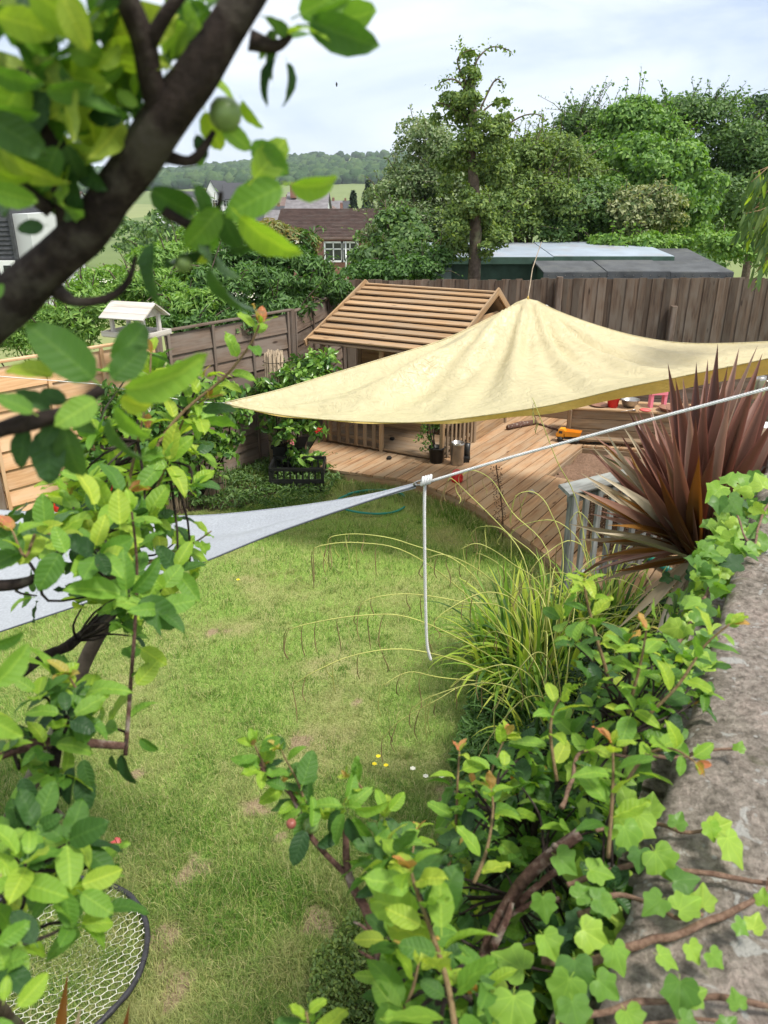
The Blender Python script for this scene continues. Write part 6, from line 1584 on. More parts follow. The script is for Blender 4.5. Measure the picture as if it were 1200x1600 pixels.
# --- plum bush bottom centre
P = Plant('plum_bush', 'leafy plum bush with small green fruit at the bottom centre of the view', 'bush', (.12, .95, 0), LK_APPLE)
P.stem([Vector((.12, .95, 0)), Vector((.1, 1.0, 1.2)), ad(625, 1640, 1.15), ad(600, 1520, 1.16), ad(575, 1430, 1.16), ad(545, 1368, 1.16), ad(540, 1290, 1.15)], [.022, .018, .0085, .0075, .0065, .006, .004], 'bark_red', 9, 5, .25, 'trunk')
P.stem([ad(545, 1370, 1.16), ad(510, 1335, 1.15), ad(478, 1295, 1.14), ad(455, 1240, 1.13), ad(412, 1205, 1.12), ad(410, 1190, 1.12)], [.0045, .004, .0035, .003], 'bark_red', 7, 4, .3)
P.stem([ad(590, 1480, 1.16), ad(570, 1450, 1.15), ad(552, 1440, 1.15)], [.003, .0015], 'bark_red', 6, 3)
P.stem([ad(585, 1500, 1.16), ad(560, 1485, 1.15)], [.003, .0012], 'bark_red', 6, 2)
P.stem([ad(600, 1520, 1.16), ad(620, 1420, 1.2), ad(610, 1340, 1.2), ad(600, 1290, 1.2)], [.006, .003], 'bark_red', 7, 4)
shoot(P, [(478, 1255, 1.13), (462, 1215, 1.12), (448, 1190, 1.11), (440, 1172, 1.1)], .002, 4, .045, [(Y_, .6), (G_, .4)], True)
shoot(P, [(415, 1200, 1.12), (405, 1180, 1.11), (398, 1165, 1.1)], .002, 4, .045, [(G_, .7), (Y_, .3)], True)
shoot(P, [(572, 1240, 1.15), (560, 1225, 1.14), (545, 1215, 1.13)], .002, 3, .04, [(Y_, .8), (G_, .2)], True)
for a in [((480, 1290), (455, 1355), 1.1, D_, 0, .2, 0), ((485, 1300), (500, 1240), 1.1, G_, 0, .6, 3), ((540, 1262), (480, 1245), 1.1, G_, 0, .8, 3), ((540, 1265), (515, 1320), 1.1, G_, 0, .6, 1), ((542, 1268), (560, 1340), 1.1, D_, 0, .7, 3), ((545, 1262), (612, 1275), 1.1, G_, 0, .9, 3), ((540, 1255), (560, 1205), 1.12, G_, 0, .5, 1), ((548, 1270), (580, 1330), 1.11, G_, 0, .5, 1), ((538, 1262), (500, 1300), 1.11, D_, .01, .7, 3), ((470, 1235), (490, 1170), 1.1, G_, 0, .1, 2), ((450, 1235), (415, 1215), 1.1, G_, 0, .4, 1), ((600, 1270), (590, 1228), 1.15, Y_, 0, .3, 1), ((605, 1270), (635, 1238), 1.15, Y_, 0, .3, 0), ((540, 1345), (585, 1350), 1.14, G_, 0, .9, 3), ((490, 1325), (540, 1300), 1.12, D_, 0, .6, 1)]:
    b0, t0, d, m_, dd, ro, v = a; px_leaf(P, b0, t0, d, m_, dd, ro, v)
for c_ in ((410, 1200, 1.12), (440, 1225, 1.13), (478, 1262, 1.13), (540, 1265, 1.13), (600, 1285, 1.18), (460, 1250, 1.14)): rosette(P, ad(*c_), 6, .042, MIX, Vector((0, -.2, 1)) + jit(.2), (-.4, .9), 1)
for (px, py, r, m_) in ((455, 1287, .007, 'fruit_red'), (486, 1290, .011, 'fruit'), (590, 1375, .013, 'fruit'), (600, 1291, .010, 'fruit'), (608, 1560, .012, 'fruit')):
    MB().lathe([(0, -r), (r * .5, -r * .88), (r * .88, -r * .45), (r, 0), (r * .9, r * .5), (r * .5, r * .85), (r * .1, r * .8)], ad(px, py, 1.12 if px < 560 else 1.2), 14).build('fruit', M[m_], P.t)
shoot(P, [(715, 1640, .86), (700, 1540, .88), (672, 1450, .88), (650, 1390, .87), (642, 1360, .86)], .0035, 15, .065, [(G_, .55), (Y_, .45)], True, .05, .95)
shoot(P, [(600, 1640, .98), (640, 1560, .98), (655, 1500, .98)], .003, 8, .06)
shoot(P, [(500, 1660, 1.0), (485, 1610, 1.0), (478, 1580, 1.0)], .0025, 7, .05, [(Y_, .5), (G_, .5)], False)
px_leaf(P, (628, 1590), (582, 1530), .97, G_, 0, .1, 2); px_leaf(P, (690, 1462), (688, 1370), .86, Y_, 0, .1, 2); px_leaf(P, (665, 1450), (600, 1415), .87, Y_, 0, .2, 0); px_leaf(P, (690, 1490), (620, 1475), .87, G_, 0, .2, 2); px_leaf(P, (700, 1560), (655, 1530), .88, G_, 0, .2, 2)
an3 = [(600, 1520, 1.16), (620, 1420, 1.2), (672, 1450, .9), (700, 1540, .9), (610, 1340, 1.2)]
fill(P, [(600, 1300), (660, 1290), (680, 1400), (700, 1500), (780, 1560), (780, 1640), (600, 1640), (610, 1500), (590, 1400)], (.95, 1.25), 40, .05, an3, [(G_, .6), (D_, .28), (Y_, .12)], tipp=.12)
P.finish()
# --- large plum bush along the wall
P = Plant('plum_bush', 'large plum bush with a broken reddish branch growing against the stone wall', 'bush', (.55, 1.5, 0), LK_APPLE)
P.stem([Vector((.55, 1.5, 0)), Vector((.5, 1.3, 1.0)), ad(760, 1620, 1.25), ad(762, 1490, 1.22), ad(800, 1400, 1.2), ad(850, 1345, 1.18), ad(905, 1302, 1.17)], [.03, .016, .009, .010, .009, .0085, .008], 'bark_red', 11, 5, .3, 'trunk')
for a in ([(790, 1440, 1.22), (830, 1412, 1.22), (875, 1405, 1.23)], [(805, 1415, 1.22), (850, 1375, 1.22), (890, 1350, 1.23)], [(770, 1480, 1.2), (790, 1440, 1.19), (800, 1410, 1.19)], [(850, 1345, 1.18), (870, 1330, 1.16), (865, 1320, 1.15)]):
    P.stem([ad(*q) for q in a], [.006, .004], 'bark_red', 7, 4, .4)
P.stem([Vector((.55, 1.5, 0)), Vector((.56, 1.6, 1.0)), ad(830, 1330, 1.45), ad(905, 1180, 1.5), ad(945, 1110, 1.5), ad(955, 1060, 1.5)], [.02, .012, .006, .006, .005, .004], 'bark', 9, 4, .4)
P.stem([ad(905, 1180, 1.5), ad(980, 1150, 1.4), ad(1010, 1080, 1.35)], [.006, .004], 'bark', 7, 4, .3)
shoot(P, [(958, 1120, 1.5), (950, 1060, 1.5), (930, 990, 1.48), (915, 930, 1.46), (913, 905, 1.45)], .004, 17, .062, [(G_, .6), (Y_, .4)], True, .1, .9)
shoot(P, [(975, 1180, 1.35), (985, 1100, 1.32), (1000, 1040, 1.3), (1010, 985, 1.28)], .0035, 13, .058, [(G_, .6), (Y_, .4)], True, .1)
shoot(P, [(1010, 1120, 1.3), (1060, 1070, 1.28), (1100, 1010, 1.28), (1140, 975, 1.27)], .003, 10, .055, [(G_, .55), (Y_, .45)], True, .05)
shoot(P, [(980, 1220, 1.2), (1010, 1180, 1.2), (1050, 1170, 1.18), (1085, 1190, 1.17)], .003, 8, .055, [(Y_, .6), (G_, .4)], True)
shoot(P, [(950, 1340, 1.12), (955, 1270, 1.1), (958, 1210, 1.1), (957, 1165, 1.09)], .003, 11, .06, [(Y_, .5), (G_, .5)], True)
shoot(P, [(870, 1220, 1.3), (860, 1150, 1.28), (865, 1110, 1.27), (880, 1085, 1.27)], .003, 9, .055, [(G_, .5), (Y_, .5)], True)
shoot(P, [(740, 1330, 1.3), (755, 1260, 1.3), (770, 1200, 1.3), (790, 1150, 1.3)], .003, 11, .055, [(G_, .75), (Y_, .25)], True)
shoot(P, [(700, 1360, 1.3), (712, 1290, 1.3), (715, 1220, 1.3), (718, 1175, 1.3)], .003, 10, .05, [(G_, .75), (Y_, .25)], True)
shoot(P, [(740, 1380, 1.15), (760, 1330, 1.15), (770, 1270, 1.15), (768, 1235, 1.15)], .003, 9, .055, [(G_, .8), (Y_, .2)], True)
shoot(P, [(620, 1400, 1.2), (640, 1350, 1.2), (650, 1300, 1.2)], .003, 8, .05, MIX, True)
an4 = [(762, 1490, 1.22), (800, 1400, 1.25), (850, 1345, 1.25), (905, 1180, 1.5), (945, 1110, 1.5), (980, 1150, 1.4), (830, 1330, 1.45), (770, 1270, 1.2), (955, 1270, 1.15)]
fill(P, [(880, 960), (960, 1000), (1040, 1010), (1110, 1050), (1110, 1120), (1050, 1160), (1000, 1220), (960, 1200), (860, 1190), (850, 1110), (900, 1060)], (1.3, 1.6), 48, .055, an4, [(G_, .62), (D_, .2), (Y_, .18)], tipp=.12)
fill(P, [(700, 1230), (800, 1160), (900, 1190), (990, 1220), (960, 1300), (890, 1330), (800, 1330), (700, 1320)], (1.22, 1.55), 52, .052, an4, [(G_, .6), (D_, .25), (Y_, .15)], tipp=.12)
fill(P, [(630, 1330), (720, 1310), (840, 1300), (780, 1420), (740, 1480), (680, 1440), (640, 1400)], (1.28, 1.5), 30, .048, an4, [(G_, .55), (D_, .38), (Y_, .07)], tipp=.05)
BR = True
fill(P, [(800, 1500), (880, 1400), (960, 1330), (970, 1420), (920, 1500), (880, 1640), (740, 1640)], (1.12, 1.4), 36, .052, an4, [(G_, .5), (D_, .4), (Y_, .1)], tipp=.05)
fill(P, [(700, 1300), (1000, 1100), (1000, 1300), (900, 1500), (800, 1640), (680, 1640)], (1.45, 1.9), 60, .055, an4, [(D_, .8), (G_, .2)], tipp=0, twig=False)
P.finish()
# --- stone wall with ivy
ZW = 2.25
def wall_edge(Y): return .25 + .56 * (Y - .57)
def stone_wall():
    t_ = thing('stone_wall', 'weathered stone wall with a pinkish grey lichen spotted top at right', 'wall', (.8, 1.6, 0))
    m, nt, out = mat_new('lichen_stone'); g = N(nt, 'ShaderNodeNewGeometry'); P_ = g.outputs['Position']
    n1 = noise(nt, P_, 9, 8, .7); n2 = noise(nt, P_, 60, 6, .75); n3 = noise(nt, P_, 22, 5, .6, .6); n4 = noise(nt, P_, 14, 4, .5, .8)
    c = ramp(nt, n1, [(.32, (.22, .20, .165)), (.48, (.43, .385, .34)), (.62, (.51, .43, .385)), (.75, (.30, .28, .24))])
    c = mixc(nt, ramp(nt, n2, [(.35, (0, 0, 0)), (.7, (1, 1, 1))]), mixc(nt, 1, c, (.45, .43, .4), 'MULTIPLY'), mixc(nt, 1, c, (1.5, 1.46, 1.42), 'MULTIPLY'))
    c = mixc(nt, ramp(nt, n3, [(.60, (0, 0, 0)), (.64, (.9, .9, .9))]), c, (.62, .61, .57))
    c = mixc(nt, ramp(nt, n4, [(.64, (0, 0, 0)), (.72, (.7, .7, .7))]), c, (.20, .21, .10))
    ck = N(nt, 'ShaderNodeTexVoronoi', {'Vector': N(nt, 'ShaderNodeVectorMath', {0: P_, 1: (0, 0, 0)}).outputs[0], 'Scale': 3.1}, feature='DISTANCE_TO_EDGE').outputs[0]
    ckm = math_(nt, 'ADD', ck, math_(nt, 'MULTIPLY', n2, .03))
    c = mixc(nt, ramp(nt, ckm, [(.010, (.6, .6, .6)), (.026, (0, 0, 0))]), c, (.11, .095, .075))
    v = N(nt, 'ShaderNodeTexVoronoi', {'Vector': P_, 'Scale': 38.0}).outputs[0]
    c = mixc(nt, ramp(nt, v, [(.10, (.8, .8, .8)), (.17, (0, 0, 0))]), c, (.60, .59, .56))
    s = N(nt, 'ShaderNodeSeparateXYZ', {0: g.outputs['Position']})
    pbsdf(nt, out, c, .9, 0, .15, bump(nt, math_(nt, 'ADD', math_(nt, 'ADD', math_(nt, 'MULTIPLY', n1, 1.0), n2), math_(nt, 'MULTIPLY', noise(nt, P_, 170, 4, .8), .8)), 1, .02)); M['stone'] = m
    d = Vector((.56, 1, 0)).normalized(); n = Vector((d.y, -d.x, 0))     # n points to the upper side, away from the garden
    o = Vector((.25 - .56 * .57, 0, 0)); width = .62
    def slab(a, b, w0, w1, z, th, amp, name, seed, rough=1.0):
        nx, ny = max(3, int((b - a) / .02)), max(3, int((w1 - w0) / .02)); V = []; idx = {}
        for j in range(ny + 1):
            for i in range(nx + 1):
                f, g_ = i / nx, j / ny; edge = min(f, 1 - f) * (b - a); ed2 = min(g_, 1 - g_) * (w1 - w0); e_ = min(edge, ed2)
                p = o + d * (a + (b - a) * f) + n * (w0 + (w1 - w0) * g_)
                nz_ = mnoise.noise(Vector((p.x * 6 + seed, p.y * 6, 0))) * amp + mnoise.noise(Vector((p.x * 22, p.y * 22, seed))) * amp * .45 + mnoise.noise(Vector((p.x * 60, p.y * 60, seed))) * amp * .2
                round_ = -.02 * rough * math.exp(-e_ / .012)
                if ed2 < 1e-6 or edge < 1e-6: p = p + Vector((mnoise.noise(p * 14), mnoise.noise(p * 14 + Vector((5, 5, 5))), 0)) * .010
                V.append((p.x, p.y, z + nz_ + round_))
        F = [(j * (nx + 1) + i, j * (nx + 1) + i + 1, (j + 1) * (nx + 1) + i + 1, (j + 1) * (nx + 1) + i) for j in range(ny) for i in range(nx)]
        F = [tuple(reversed(f)) for f in F]
        # skirt
        ring = [i for i in range(nx + 1)] + [j * (nx + 1) + nx for j in range(1, ny + 1)] + [ny * (nx + 1) + i for i in range(nx - 1, -1, -1)] + [j * (nx + 1) for j in range(ny - 1, 0, -1)]
        b0 = len(V); V += [(V[i][0], V[i][1], z - th) for i in ring]; k = len(ring)
        F += [(ring[i], ring[(i + 1) % k], b0 + (i + 1) % k, b0 + i) for i in range(k)]
        mb = MB(); mb.add(V, F, False); mb.sm = [True] * len(mb.f); mb.build(name, m, t_)
    # the body
    b = MB(); A = [o + d * -1.2, o + d * 6.2, o + d * 6.2 + n * width, o + d * -1.2 + n * width]; b.prism([(p.x + n.x * .02, p.y + n.y * .02) for p in A], 0, ZW - .1); b.build('core', m, t_)
    cuts = [-1.2, -.35, .30, .68, 1.9, 3.2, 4.6, 6.2]
    for k in range(len(cuts) - 1):
        if cuts[k] >= .68 or cuts[k] < .30: slab(cuts[k], cuts[k + 1] - .006, -.015, width, ZW + (k % 2) * .004, .13, .012, 'coping_stone', k * 3)
    # rougher broken stones near the camera
    rr = [(.30, .47, -.03, .13), (.30, .45, .14, .33), (.48, .67, -.02, .17), (.46, .67, .18, .36), (.30, .50, .34, .62), (.51, .67, .37, .62)]
    for k, (a, b_, c_, e_) in enumerate(rr): slab(a, b_ - .008, c_, e_ - .008, ZW + U(-.035, .008), .15, .022, 'rubble_stone', 20 + k * 4, 1.6)
    # garden side face stones
    z = .05
    while z < ZW - .16:
        h = U(.10, .17); a = -.6 + U(0, .2)
        while a < 5.6:
            L = U(.18, .38); c_ = o + d * (a + L / 2) - n * U(.0, .02); c_.z = z + h / 2
            Rm = Matrix((d, n, Vector((0, 0, 1)))).transposed(); mb = MB(); mb.box(c_, (L - .015, .10, h - .015), Rm)
            mb.v = [tuple(Vector(v_) + mnoise.noise_vector(Vector(v_) * 7) * .016) for v_ in mb.v]; mb.build('stone', m, t_); a += L
        z += h
stone_wall()
P = Plant('ivy', 'bright green ivy trailing over the edge of the stone wall', 'ivy', (.9, 1.75, 0), LK_IVY)
def wz(px, py, dz=.01): return gz(px, py, ZW + dz)
def vine(pts, r, dz=.012):
    rr = [q * .82 for q in r]
    W = [wz(x + U(-5, 5), y + U(-5, 5), dz + .004 * k) for k, (x, y) in enumerate(pts)]; W, rr = smooth_path(W, [float(np.interp(i / (len(W) - 1), np.linspace(0, 1, len(rr)), rr)) for i in range(len(W))], 9)
    W = [w_ + mnoise.noise_vector(w_ * 28) * .005 for w_ in W]; rr = [q * (1 + .5 * max(0, mnoise.noise(w_ * 45))) for q, w_ in zip(rr, W)]
    P.stem(W, rr, 'vine', 8, 2, .5, 'vine')
vine([(840, 1500), (920, 1505), (1000, 1480), (1080, 1452), (1150, 1420), (1192, 1395), (1195, 1370)], [.0065, .0065, .006, .006, .005, .003, .002])
vine([(880, 1260), (900, 1195), (930, 1178), (1045, 1185), (1100, 1172), (1148, 1170), (1158, 1160)], [.004, .0035, .0035, .003, .0025, .002])
vine([(930, 1300), (1020, 1292), (1070, 1300), (1140, 1298)], [.0035, .004, .0035, .002])
vine([(890, 1385), (985, 1352), (1060, 1358), (1120, 1365), (1230, 1392)], [.004, .0045, .004, .004])
vine([(900, 1430), (960, 1400), (1020, 1420), (1060, 1435), (1100, 1425)], [.004, .0035, .003])
vine([(880, 1600), (990, 1572), (1080, 1555), (1150, 1558), (1230, 1572)], [.004, .004, .004, .003])
vine([(980, 1610), (1060, 1595), (1140, 1600)], [.003, .002])
vine([(1260, 740), (1180, 815), (1120, 900), (1070, 980), (1040, 1060)], [.006, .005], -.03)
vine([(1260, 700), (1200, 800), (1170, 860), (1140, 770)], [.005, .0025], .03)
I_, ID = 'ivy', 'ivy_dark'
def ivl(cx, cy, size_px, ang, dz=.04, mat=I_, tilt=.2):
    c = wz(cx, cy, dz); s = .64 * size_px / FPX * (c - CAM).length; a = rad(ang)
    ax = RIGHT * math.cos(a) + (UPV * .6 + Vector((0, .6, .2))) .normalized() * math.sin(a); P.leaf(c - ax.normalized() * s * .45, ax, (CAM - c).normalized() * .7 + Vector((0, 0, .7)) + jit(tilt), s, mat)
for a in [(990, 1295, 82, -115), (1038, 1352, 74, -60), (985, 1312, 70, -70), (1072, 1372, 62, 10), (1020, 1415, 56, -150), (1076, 1412, 62, 30), (1098, 1400, 50, 80), (1045, 1500, 50, -30), (1085, 1490, 44, -60), (1062, 1560, 70, -100), (1088, 1552, 50, 20), (1150, 1330, 70, -60), (1128, 1290, 52, 20), (1112, 1300, 40, -80), (1060, 1280, 40, 60), (940, 1362, 60, -10), (885, 1350, 60, -40), (945, 1408, 56, -10), (912, 1395, 46, 30), (940, 1415, 52, -160), (930, 1465, 70, -30), (968, 1500, 60, -70), (900, 1530, 80, -90), (950, 1545, 60, -40), (880, 1555, 80, -120), (800, 1590, 90, -100), (1120, 1500, 40, -50), (1180, 1440, 40, 60), (1192, 1400, 34, 80), (1160, 1450, 36, -40), (1100, 1175, 36, 30), (1156, 1165, 26, 60), (990, 1600, 60, -60), (1080, 1600, 46, -20), (1140, 1600, 40, 40), (900, 1590, 70, -80), (1018, 1255, 50, 70), (975, 1240, 50, 100), (1000, 1345, 50, -100), (860, 1480, 60, -60), (850, 1420, 56, -90), (1150, 1560, 36, 100), (1110, 1630, 50, 0)]:
    ivl(*a)
def ivfill(poly, n, size, dz, mats, tilt=.45):
    xs = [p[0] for p in poly]; ys = [p[1] for p in poly]; k = 0
    while k < n:
        x, y = U(min(xs), max(xs)), U(min(ys), max(ys))
        if not inside(poly, x, y): continue
        k += 1; c = wz(x, y, U(*dz)); s = size / 1000 * U(.5, .95); a = U(0, 6.28) if random.random() < .4 else U(3.3, 5.9)
        ax = Vector((math.cos(a), math.sin(a) * .8, U(-.5, .1))); P.leaf(c, ax, Vector((-.25, -.55, .9)) + jit(tilt), s, pick(mats))
edge = [(1090, 720), (1205, 735), (1210, 830), (1178, 870), (1135, 940), (1120, 1000), (1085, 1010), (1030, 990), (1050, 930), (1075, 880), (1020, 850), (1050, 800)]
ivfill([(1150, 745), (1215, 735), (1215, 850), (1185, 862), (1140, 925), (1090, 905), (1080, 870), (1110, 830)], 120, 62, (-.10, .06), [(I_, .95), (ID, .05)])
ivfill([(1110, 800), (1180, 790), (1160, 930), (1115, 1010), (1065, 1000), (1085, 900)], 75, 55, (-.25, -.04), [(I_, .6), (ID, .4)])
ivfill([(1045, 890), (1095, 880), (1085, 1010), (1040, 990)], 40, 55, (-.45, -.2), [(ID, .85), (I_, .15)])
ivfill([(1060, 940), (1135, 930), (1100, 1030), (1060, 1080)], 40, 50, (-.06, .05), [(I_, .9), (ID, .1)])
ivfill([(900, 1180), (1010, 1190), (990, 1260), (960, 1330), (880, 1330)], 30, 52, (-.14, .0), [(I_, .7), (ID, .3)])
ivfill([(900, 1380), (975, 1330), (960, 1470), (900, 1520), (870, 1500)], 40, 50, (-.18, -.01), [(I_, .6), (ID, .4)])
ivfill([(800, 1500), (900, 1490), (920, 1600), (800, 1650), (740, 1600)], 14, 56, (-.22, .0), [(I_, .6), (ID, .4)])
for a in [(1140, 745, 40, 60), (1116, 772, 50, -140), (1128, 762, 40, 20), (1148, 790, 50, -60), (1163, 745, 36, 20), (1188, 750, 44, 100), (1123, 790, 40, -100)]: ivl(a[0], a[1], a[2], a[3], .10)
# ivy on the garden face, down below
for k in range(330):
    a = U(.3, 2.1); d_ = Vector((.56, 1, 0)).normalized(); n_ = Vector((d_.y, -d_.x, 0)); p = Vector((.25 - .56 * .57, 0, 0)) + d_ * a - n_ * U(.05, .16); p.z = ZW - U(.0, 1.1)
    P.leaf(p, Vector((U(-.5, .2), U(-.5, .5), -1)), -n_ + Vector((0, 0, .6)) + jit(.4), U(.035, .06), pick([(ID, .7), (I_, .3)]))
P.finish()
# --- cordyline
def sword_template(bend, w=.055, fold=.35, seed=0, rows=9):
    V = []; UVv = []; F = []
    for j in range(rows + 1):
        v = j / rows; h = w / 2 * (.55 + .9 * math.sin(math.pi * min(1, v * .95 + .12)) ** .8) * (1 - v ** 5) + .0005
        for u in (-1, 0, 1):
            V.append((u * h, v * (1 - .25 * bend * v), -bend * v * v * .6 + abs(u) * h * fold * 2)); UVv.append((.5 + u * .4, v))
    for j in range(rows):
        for i in range(2): F.append((j * 3 + i, j * 3 + i + 1, (j + 1) * 3 + i + 1, (j + 1) * 3 + i))
    return np.array(V), np.array(F), np.array(UVv)
LK_SWORD = LeafKind([sword_template(b_, w_, f_) for b_, w_, f_ in ((.02, .064, .5), (.10, .050, .5), (.22, .046, .4), (.4, .05, .4), (.05, .06, .6), (.6, .055, .3))])
C0 = at(1092, 858, 2.65)
P = Plant('cordyline', 'spiky burgundy cordyline with long sword leaves beside the wall and white rope', 'cordyline', (C0.x, C0.y, 0), LK_SWORD)
P.stem([Vector((C0.x, C0.y, 0)), Vector((C0.x + .02, C0.y, 1.0)), C0 + Vector((.01, .0, .05))], [.05, .045, .05], 'bark_grey', 12, 5, .2, 'trunk')
def sw(tip, Y, mat='burgundy', v=0, base=None, wob=.25):
    A = (at(*base, 2.6) if base else C0) + jit(.012); B = at(tip[0], tip[1], Y); ax = B - A; L = ax.length
    bend = (0.02, .10, .22, .4, .05, .6)[v]
    ax = ax.normalized() + Vector((0, 0, bend * .5)); n = Vector((0, -.35, 1)) + (CAM - A).normalized() * .8 + jit(wob) if abs(ax.z) < .7 else (CAM - A).normalized() + jit(wob)
    P.leaf(A, ax, n, L * 1.03, mat, v)
up = [((1044, 575), 2.7), ((1067, 595), 2.75), ((1085, 572), 2.8), ((1099, 610), 2.6), ((1110, 585), 2.85), ((1120, 545), 2.7), ((1132, 580), 2.6), ((1152, 550), 2.75), ((1165, 540), 2.65), ((1189, 557), 2.8), ((1205, 600), 2.6), ((1225, 560), 2.7), ((1240, 620), 2.6), ((1075, 640), 2.5), ((1140, 620), 2.45), ((1060, 625), 2.9), ((1175, 640), 2.5), ((1022, 670), 2.6), ((1042, 640), 2.75), ((1032, 655), 2.5), ((1158, 600), 2.95), ((1100, 560), 3.0), ((1260, 640), 2.8), ((1215, 650), 2.4), ((1240, 700), 2.5), ((1128, 600), 3.0), ((1195, 600), 3.0), ((1010, 690), 2.8), ((1085, 660), 2.4), ((1180, 590), 2.5), ((1145, 575), 2.85), ((1055, 600), 2.6)]
for (tp_, Y_d) in up: sw(tp_, Y_d, 'burgundy', random.choice((0, 1, 4)))
left = [((982, 652), 2.5, 'burgundy', 1), ((975, 672), 2.6, 'dead_leaf', 2), ((952, 702), 2.5, 'dead_leaf', 2), ((927, 702), 2.6, 'dead_leaf', 2), ((1000, 650), 2.5, 'burgundy', 1), ((920, 722), 2.5, 'dead_leaf', 2), ((912, 745), 2.5, 'dead_leaf', 1), ((962, 728), 2.35, 'bronze', 1), ((1022, 755), 2.3, 'bronze', 1), ((895, 772), 2.5, 'dead_leaf', 1), ((920, 782), 2.4, 'bronze', 1), ((893, 832), 2.5, 'dead_leaf', 1), ((905, 848), 2.5, 'dead_leaf', 1), ((972, 775), 2.35, 'bronze', 1), ((1090, 720), 2.25, 'bronze', 0), ((990, 700), 2.6, 'burgundy', 1), ((970, 690), 2.5, 'burgundy', 1), ((1008, 710), 2.4, 'burgundy', 2), ((940, 735), 2.45, 'burgundy', 2), ((950, 760), 2.4, 'burgundy', 2), ((930, 770), 2.5, 'dead_leaf', 2), ((985, 740), 2.3, 'burgundy', 1), ((1000, 760), 2.6, 'burgundy', 1), ((940, 800), 2.5, 'burgundy', 1), ((925, 812), 2.55, 'burgundy', 2), ((960, 815), 2.3, 'bronze', 2), ((1115, 705), 2.3, 'burgundy', 0), ((1080, 730), 2.4, 'burgundy', 1), ((1050, 720), 2.35, 'bronze', 1), ((940, 790), 2.7, 'dead_leaf', 2), ((1035, 700), 2.4, 'burgundy', 1), ((1050, 690), 2.3, 'burgundy', 4)]
for tp_, Y_d, m_, v in left: sw(tp_, Y_d, m_, v, (1085, 862), .35)
for tp_, Y_d, m_, v in [((930, 912), 2.5, 'dead_leaf', 1), ((960, 905), 2.5, 'bronze', 2), ((990, 985), 2.4, 'dead_leaf', 2), ((1000, 960), 2.5, 'bronze', 2), ((1010, 1000), 2.4, 'dead_leaf', 3), ((975, 1000), 2.4, 'dead_leaf', 3), ((1030, 1020), 2.4, 'dead_leaf', 3), ((980, 950), 2.6, 'dead_leaf', 2), ((1005, 1030), 2.3, 'dead_leaf', 2)]: sw(tp_, Y_d, m_, v, (1085, 872), .5)
for k in range(16):
    A_ = (U(900, 1010), U(700, 900)); sw(A_, U(2.3, 2.75), pick([('burgundy', .45), ('dead_leaf', .35), ('bronze', .2)]), random.choice((1, 2)), (1085, 864), .5)
for k in range(40):
    a = U(-1.4, 2.2); e_ = U(-.5, 1.1); dv = Vector((math.cos(a) * math.cos(e_), math.sin(a) * math.cos(e_) * .8 + .1, math.sin(e_)))
    P.leaf(C0 + jit(.01), dv, Vector((0, 0, 1)) + jit(.5), U(.5, .75), pick([('burgundy', .85), ('bronze', .15)]))
P.finish()
for (tp_, b_, m_) in (((107, 1518), (80, 1640), 'burgundy'),):
    P = Plant('cordyline', 'small cordyline whose reddish leaf tips poke up over the net at bottom left', 'cordyline', (-.62, 1.15, 0), LK_SWORD)
    P.stem([Vector((-.62, 1.15, 0)), ad(110, 1800, 1.5)], [.03, .03], 'bark_grey', 9, 2, .2, 'trunk')
    for (t0, b0, m0, d0) in (((107, 1520), (70, 1720), 'bronze', 1.2), ((127, 1572), (90, 1720), 'dead_leaf', 1.2), ((203, 1568), (170, 1720), 'bronze', 1.2), ((60, 1600), (80, 1720), 'burgundy', 1.25), ((240, 1640), (130, 1750), 'burgundy', 1.25), ((20, 1640), (80, 1750), 'bronze', 1.25)):
        A = ad(b0[0], b0[1], d0 + .15); B = ad(t0[0], t0[1], d0); P.leaf(A, B - A, (CAM - A) + jit(.2), (B - A).length, m0, 0)
    P.finish()
# --- pendulous sedge
def strap_template(bend, w, rows=10, twist=0):
    V = []; UVv = []; F = []; x = z = 0
    for j in range(rows + 1):
        v = j / rows; a = math.pi / 2 - bend * v ** 1.5
        if j: x += math.cos(a) / rows; z += math.sin(a) / rows
        h = w / 2 * min(1, (1 - v) * 2.5 + .05) * min(1, .5 + v * 3)
        for u in (-1, 0, 1): V.append((u * h, x, z + abs(u) * h * .5)); UVv.append((.5 + u * .3, v))
    for j in range(rows):
        for i in range(2): F.append((j * 3 + i, j * 3 + i + 1, (j + 1) * 3 + i + 1, (j + 1) * 3 + i))
    return np.array(V), np.array(F), np.array(UVv)
LK_STRAP = LeafKind([strap_template(b_, w_) for b_, w_ in ((.7, .032), (1.2, .034), (1.8, .032), (2.4, .030), (2.9, .030), (.4, .036))])
def sedge(label, base, n, stems, spread=.28, H=(.5, 1.0), group=None, cmix=(('sedge', .82), ('sedge_dark', .18)), auto=10):
    stems = list(stems)
    for k in range(auto):
        a = U(0, 2 * math.pi); o = Vector((math.cos(a), math.sin(a), 0)); h = U(.6, 1.0); R = U(.5, .95); B_ = Vector(base)
        stems.append(dict(pts=[tuple(B_ + o * R * .25 + Vector((0, 0, h * .75))), tuple(B_ + o * R * .6 + Vector((0, 0, h))), tuple(B_ + o * R + Vector((0, 0, h * .93))), tuple(B_ + o * (R + .12) + Vector((0, 0, h * .8)))], n=random.randint(3, 6), s=.5, w=1))
    return sedge_(label, base, n, stems, spread, H, cmix)
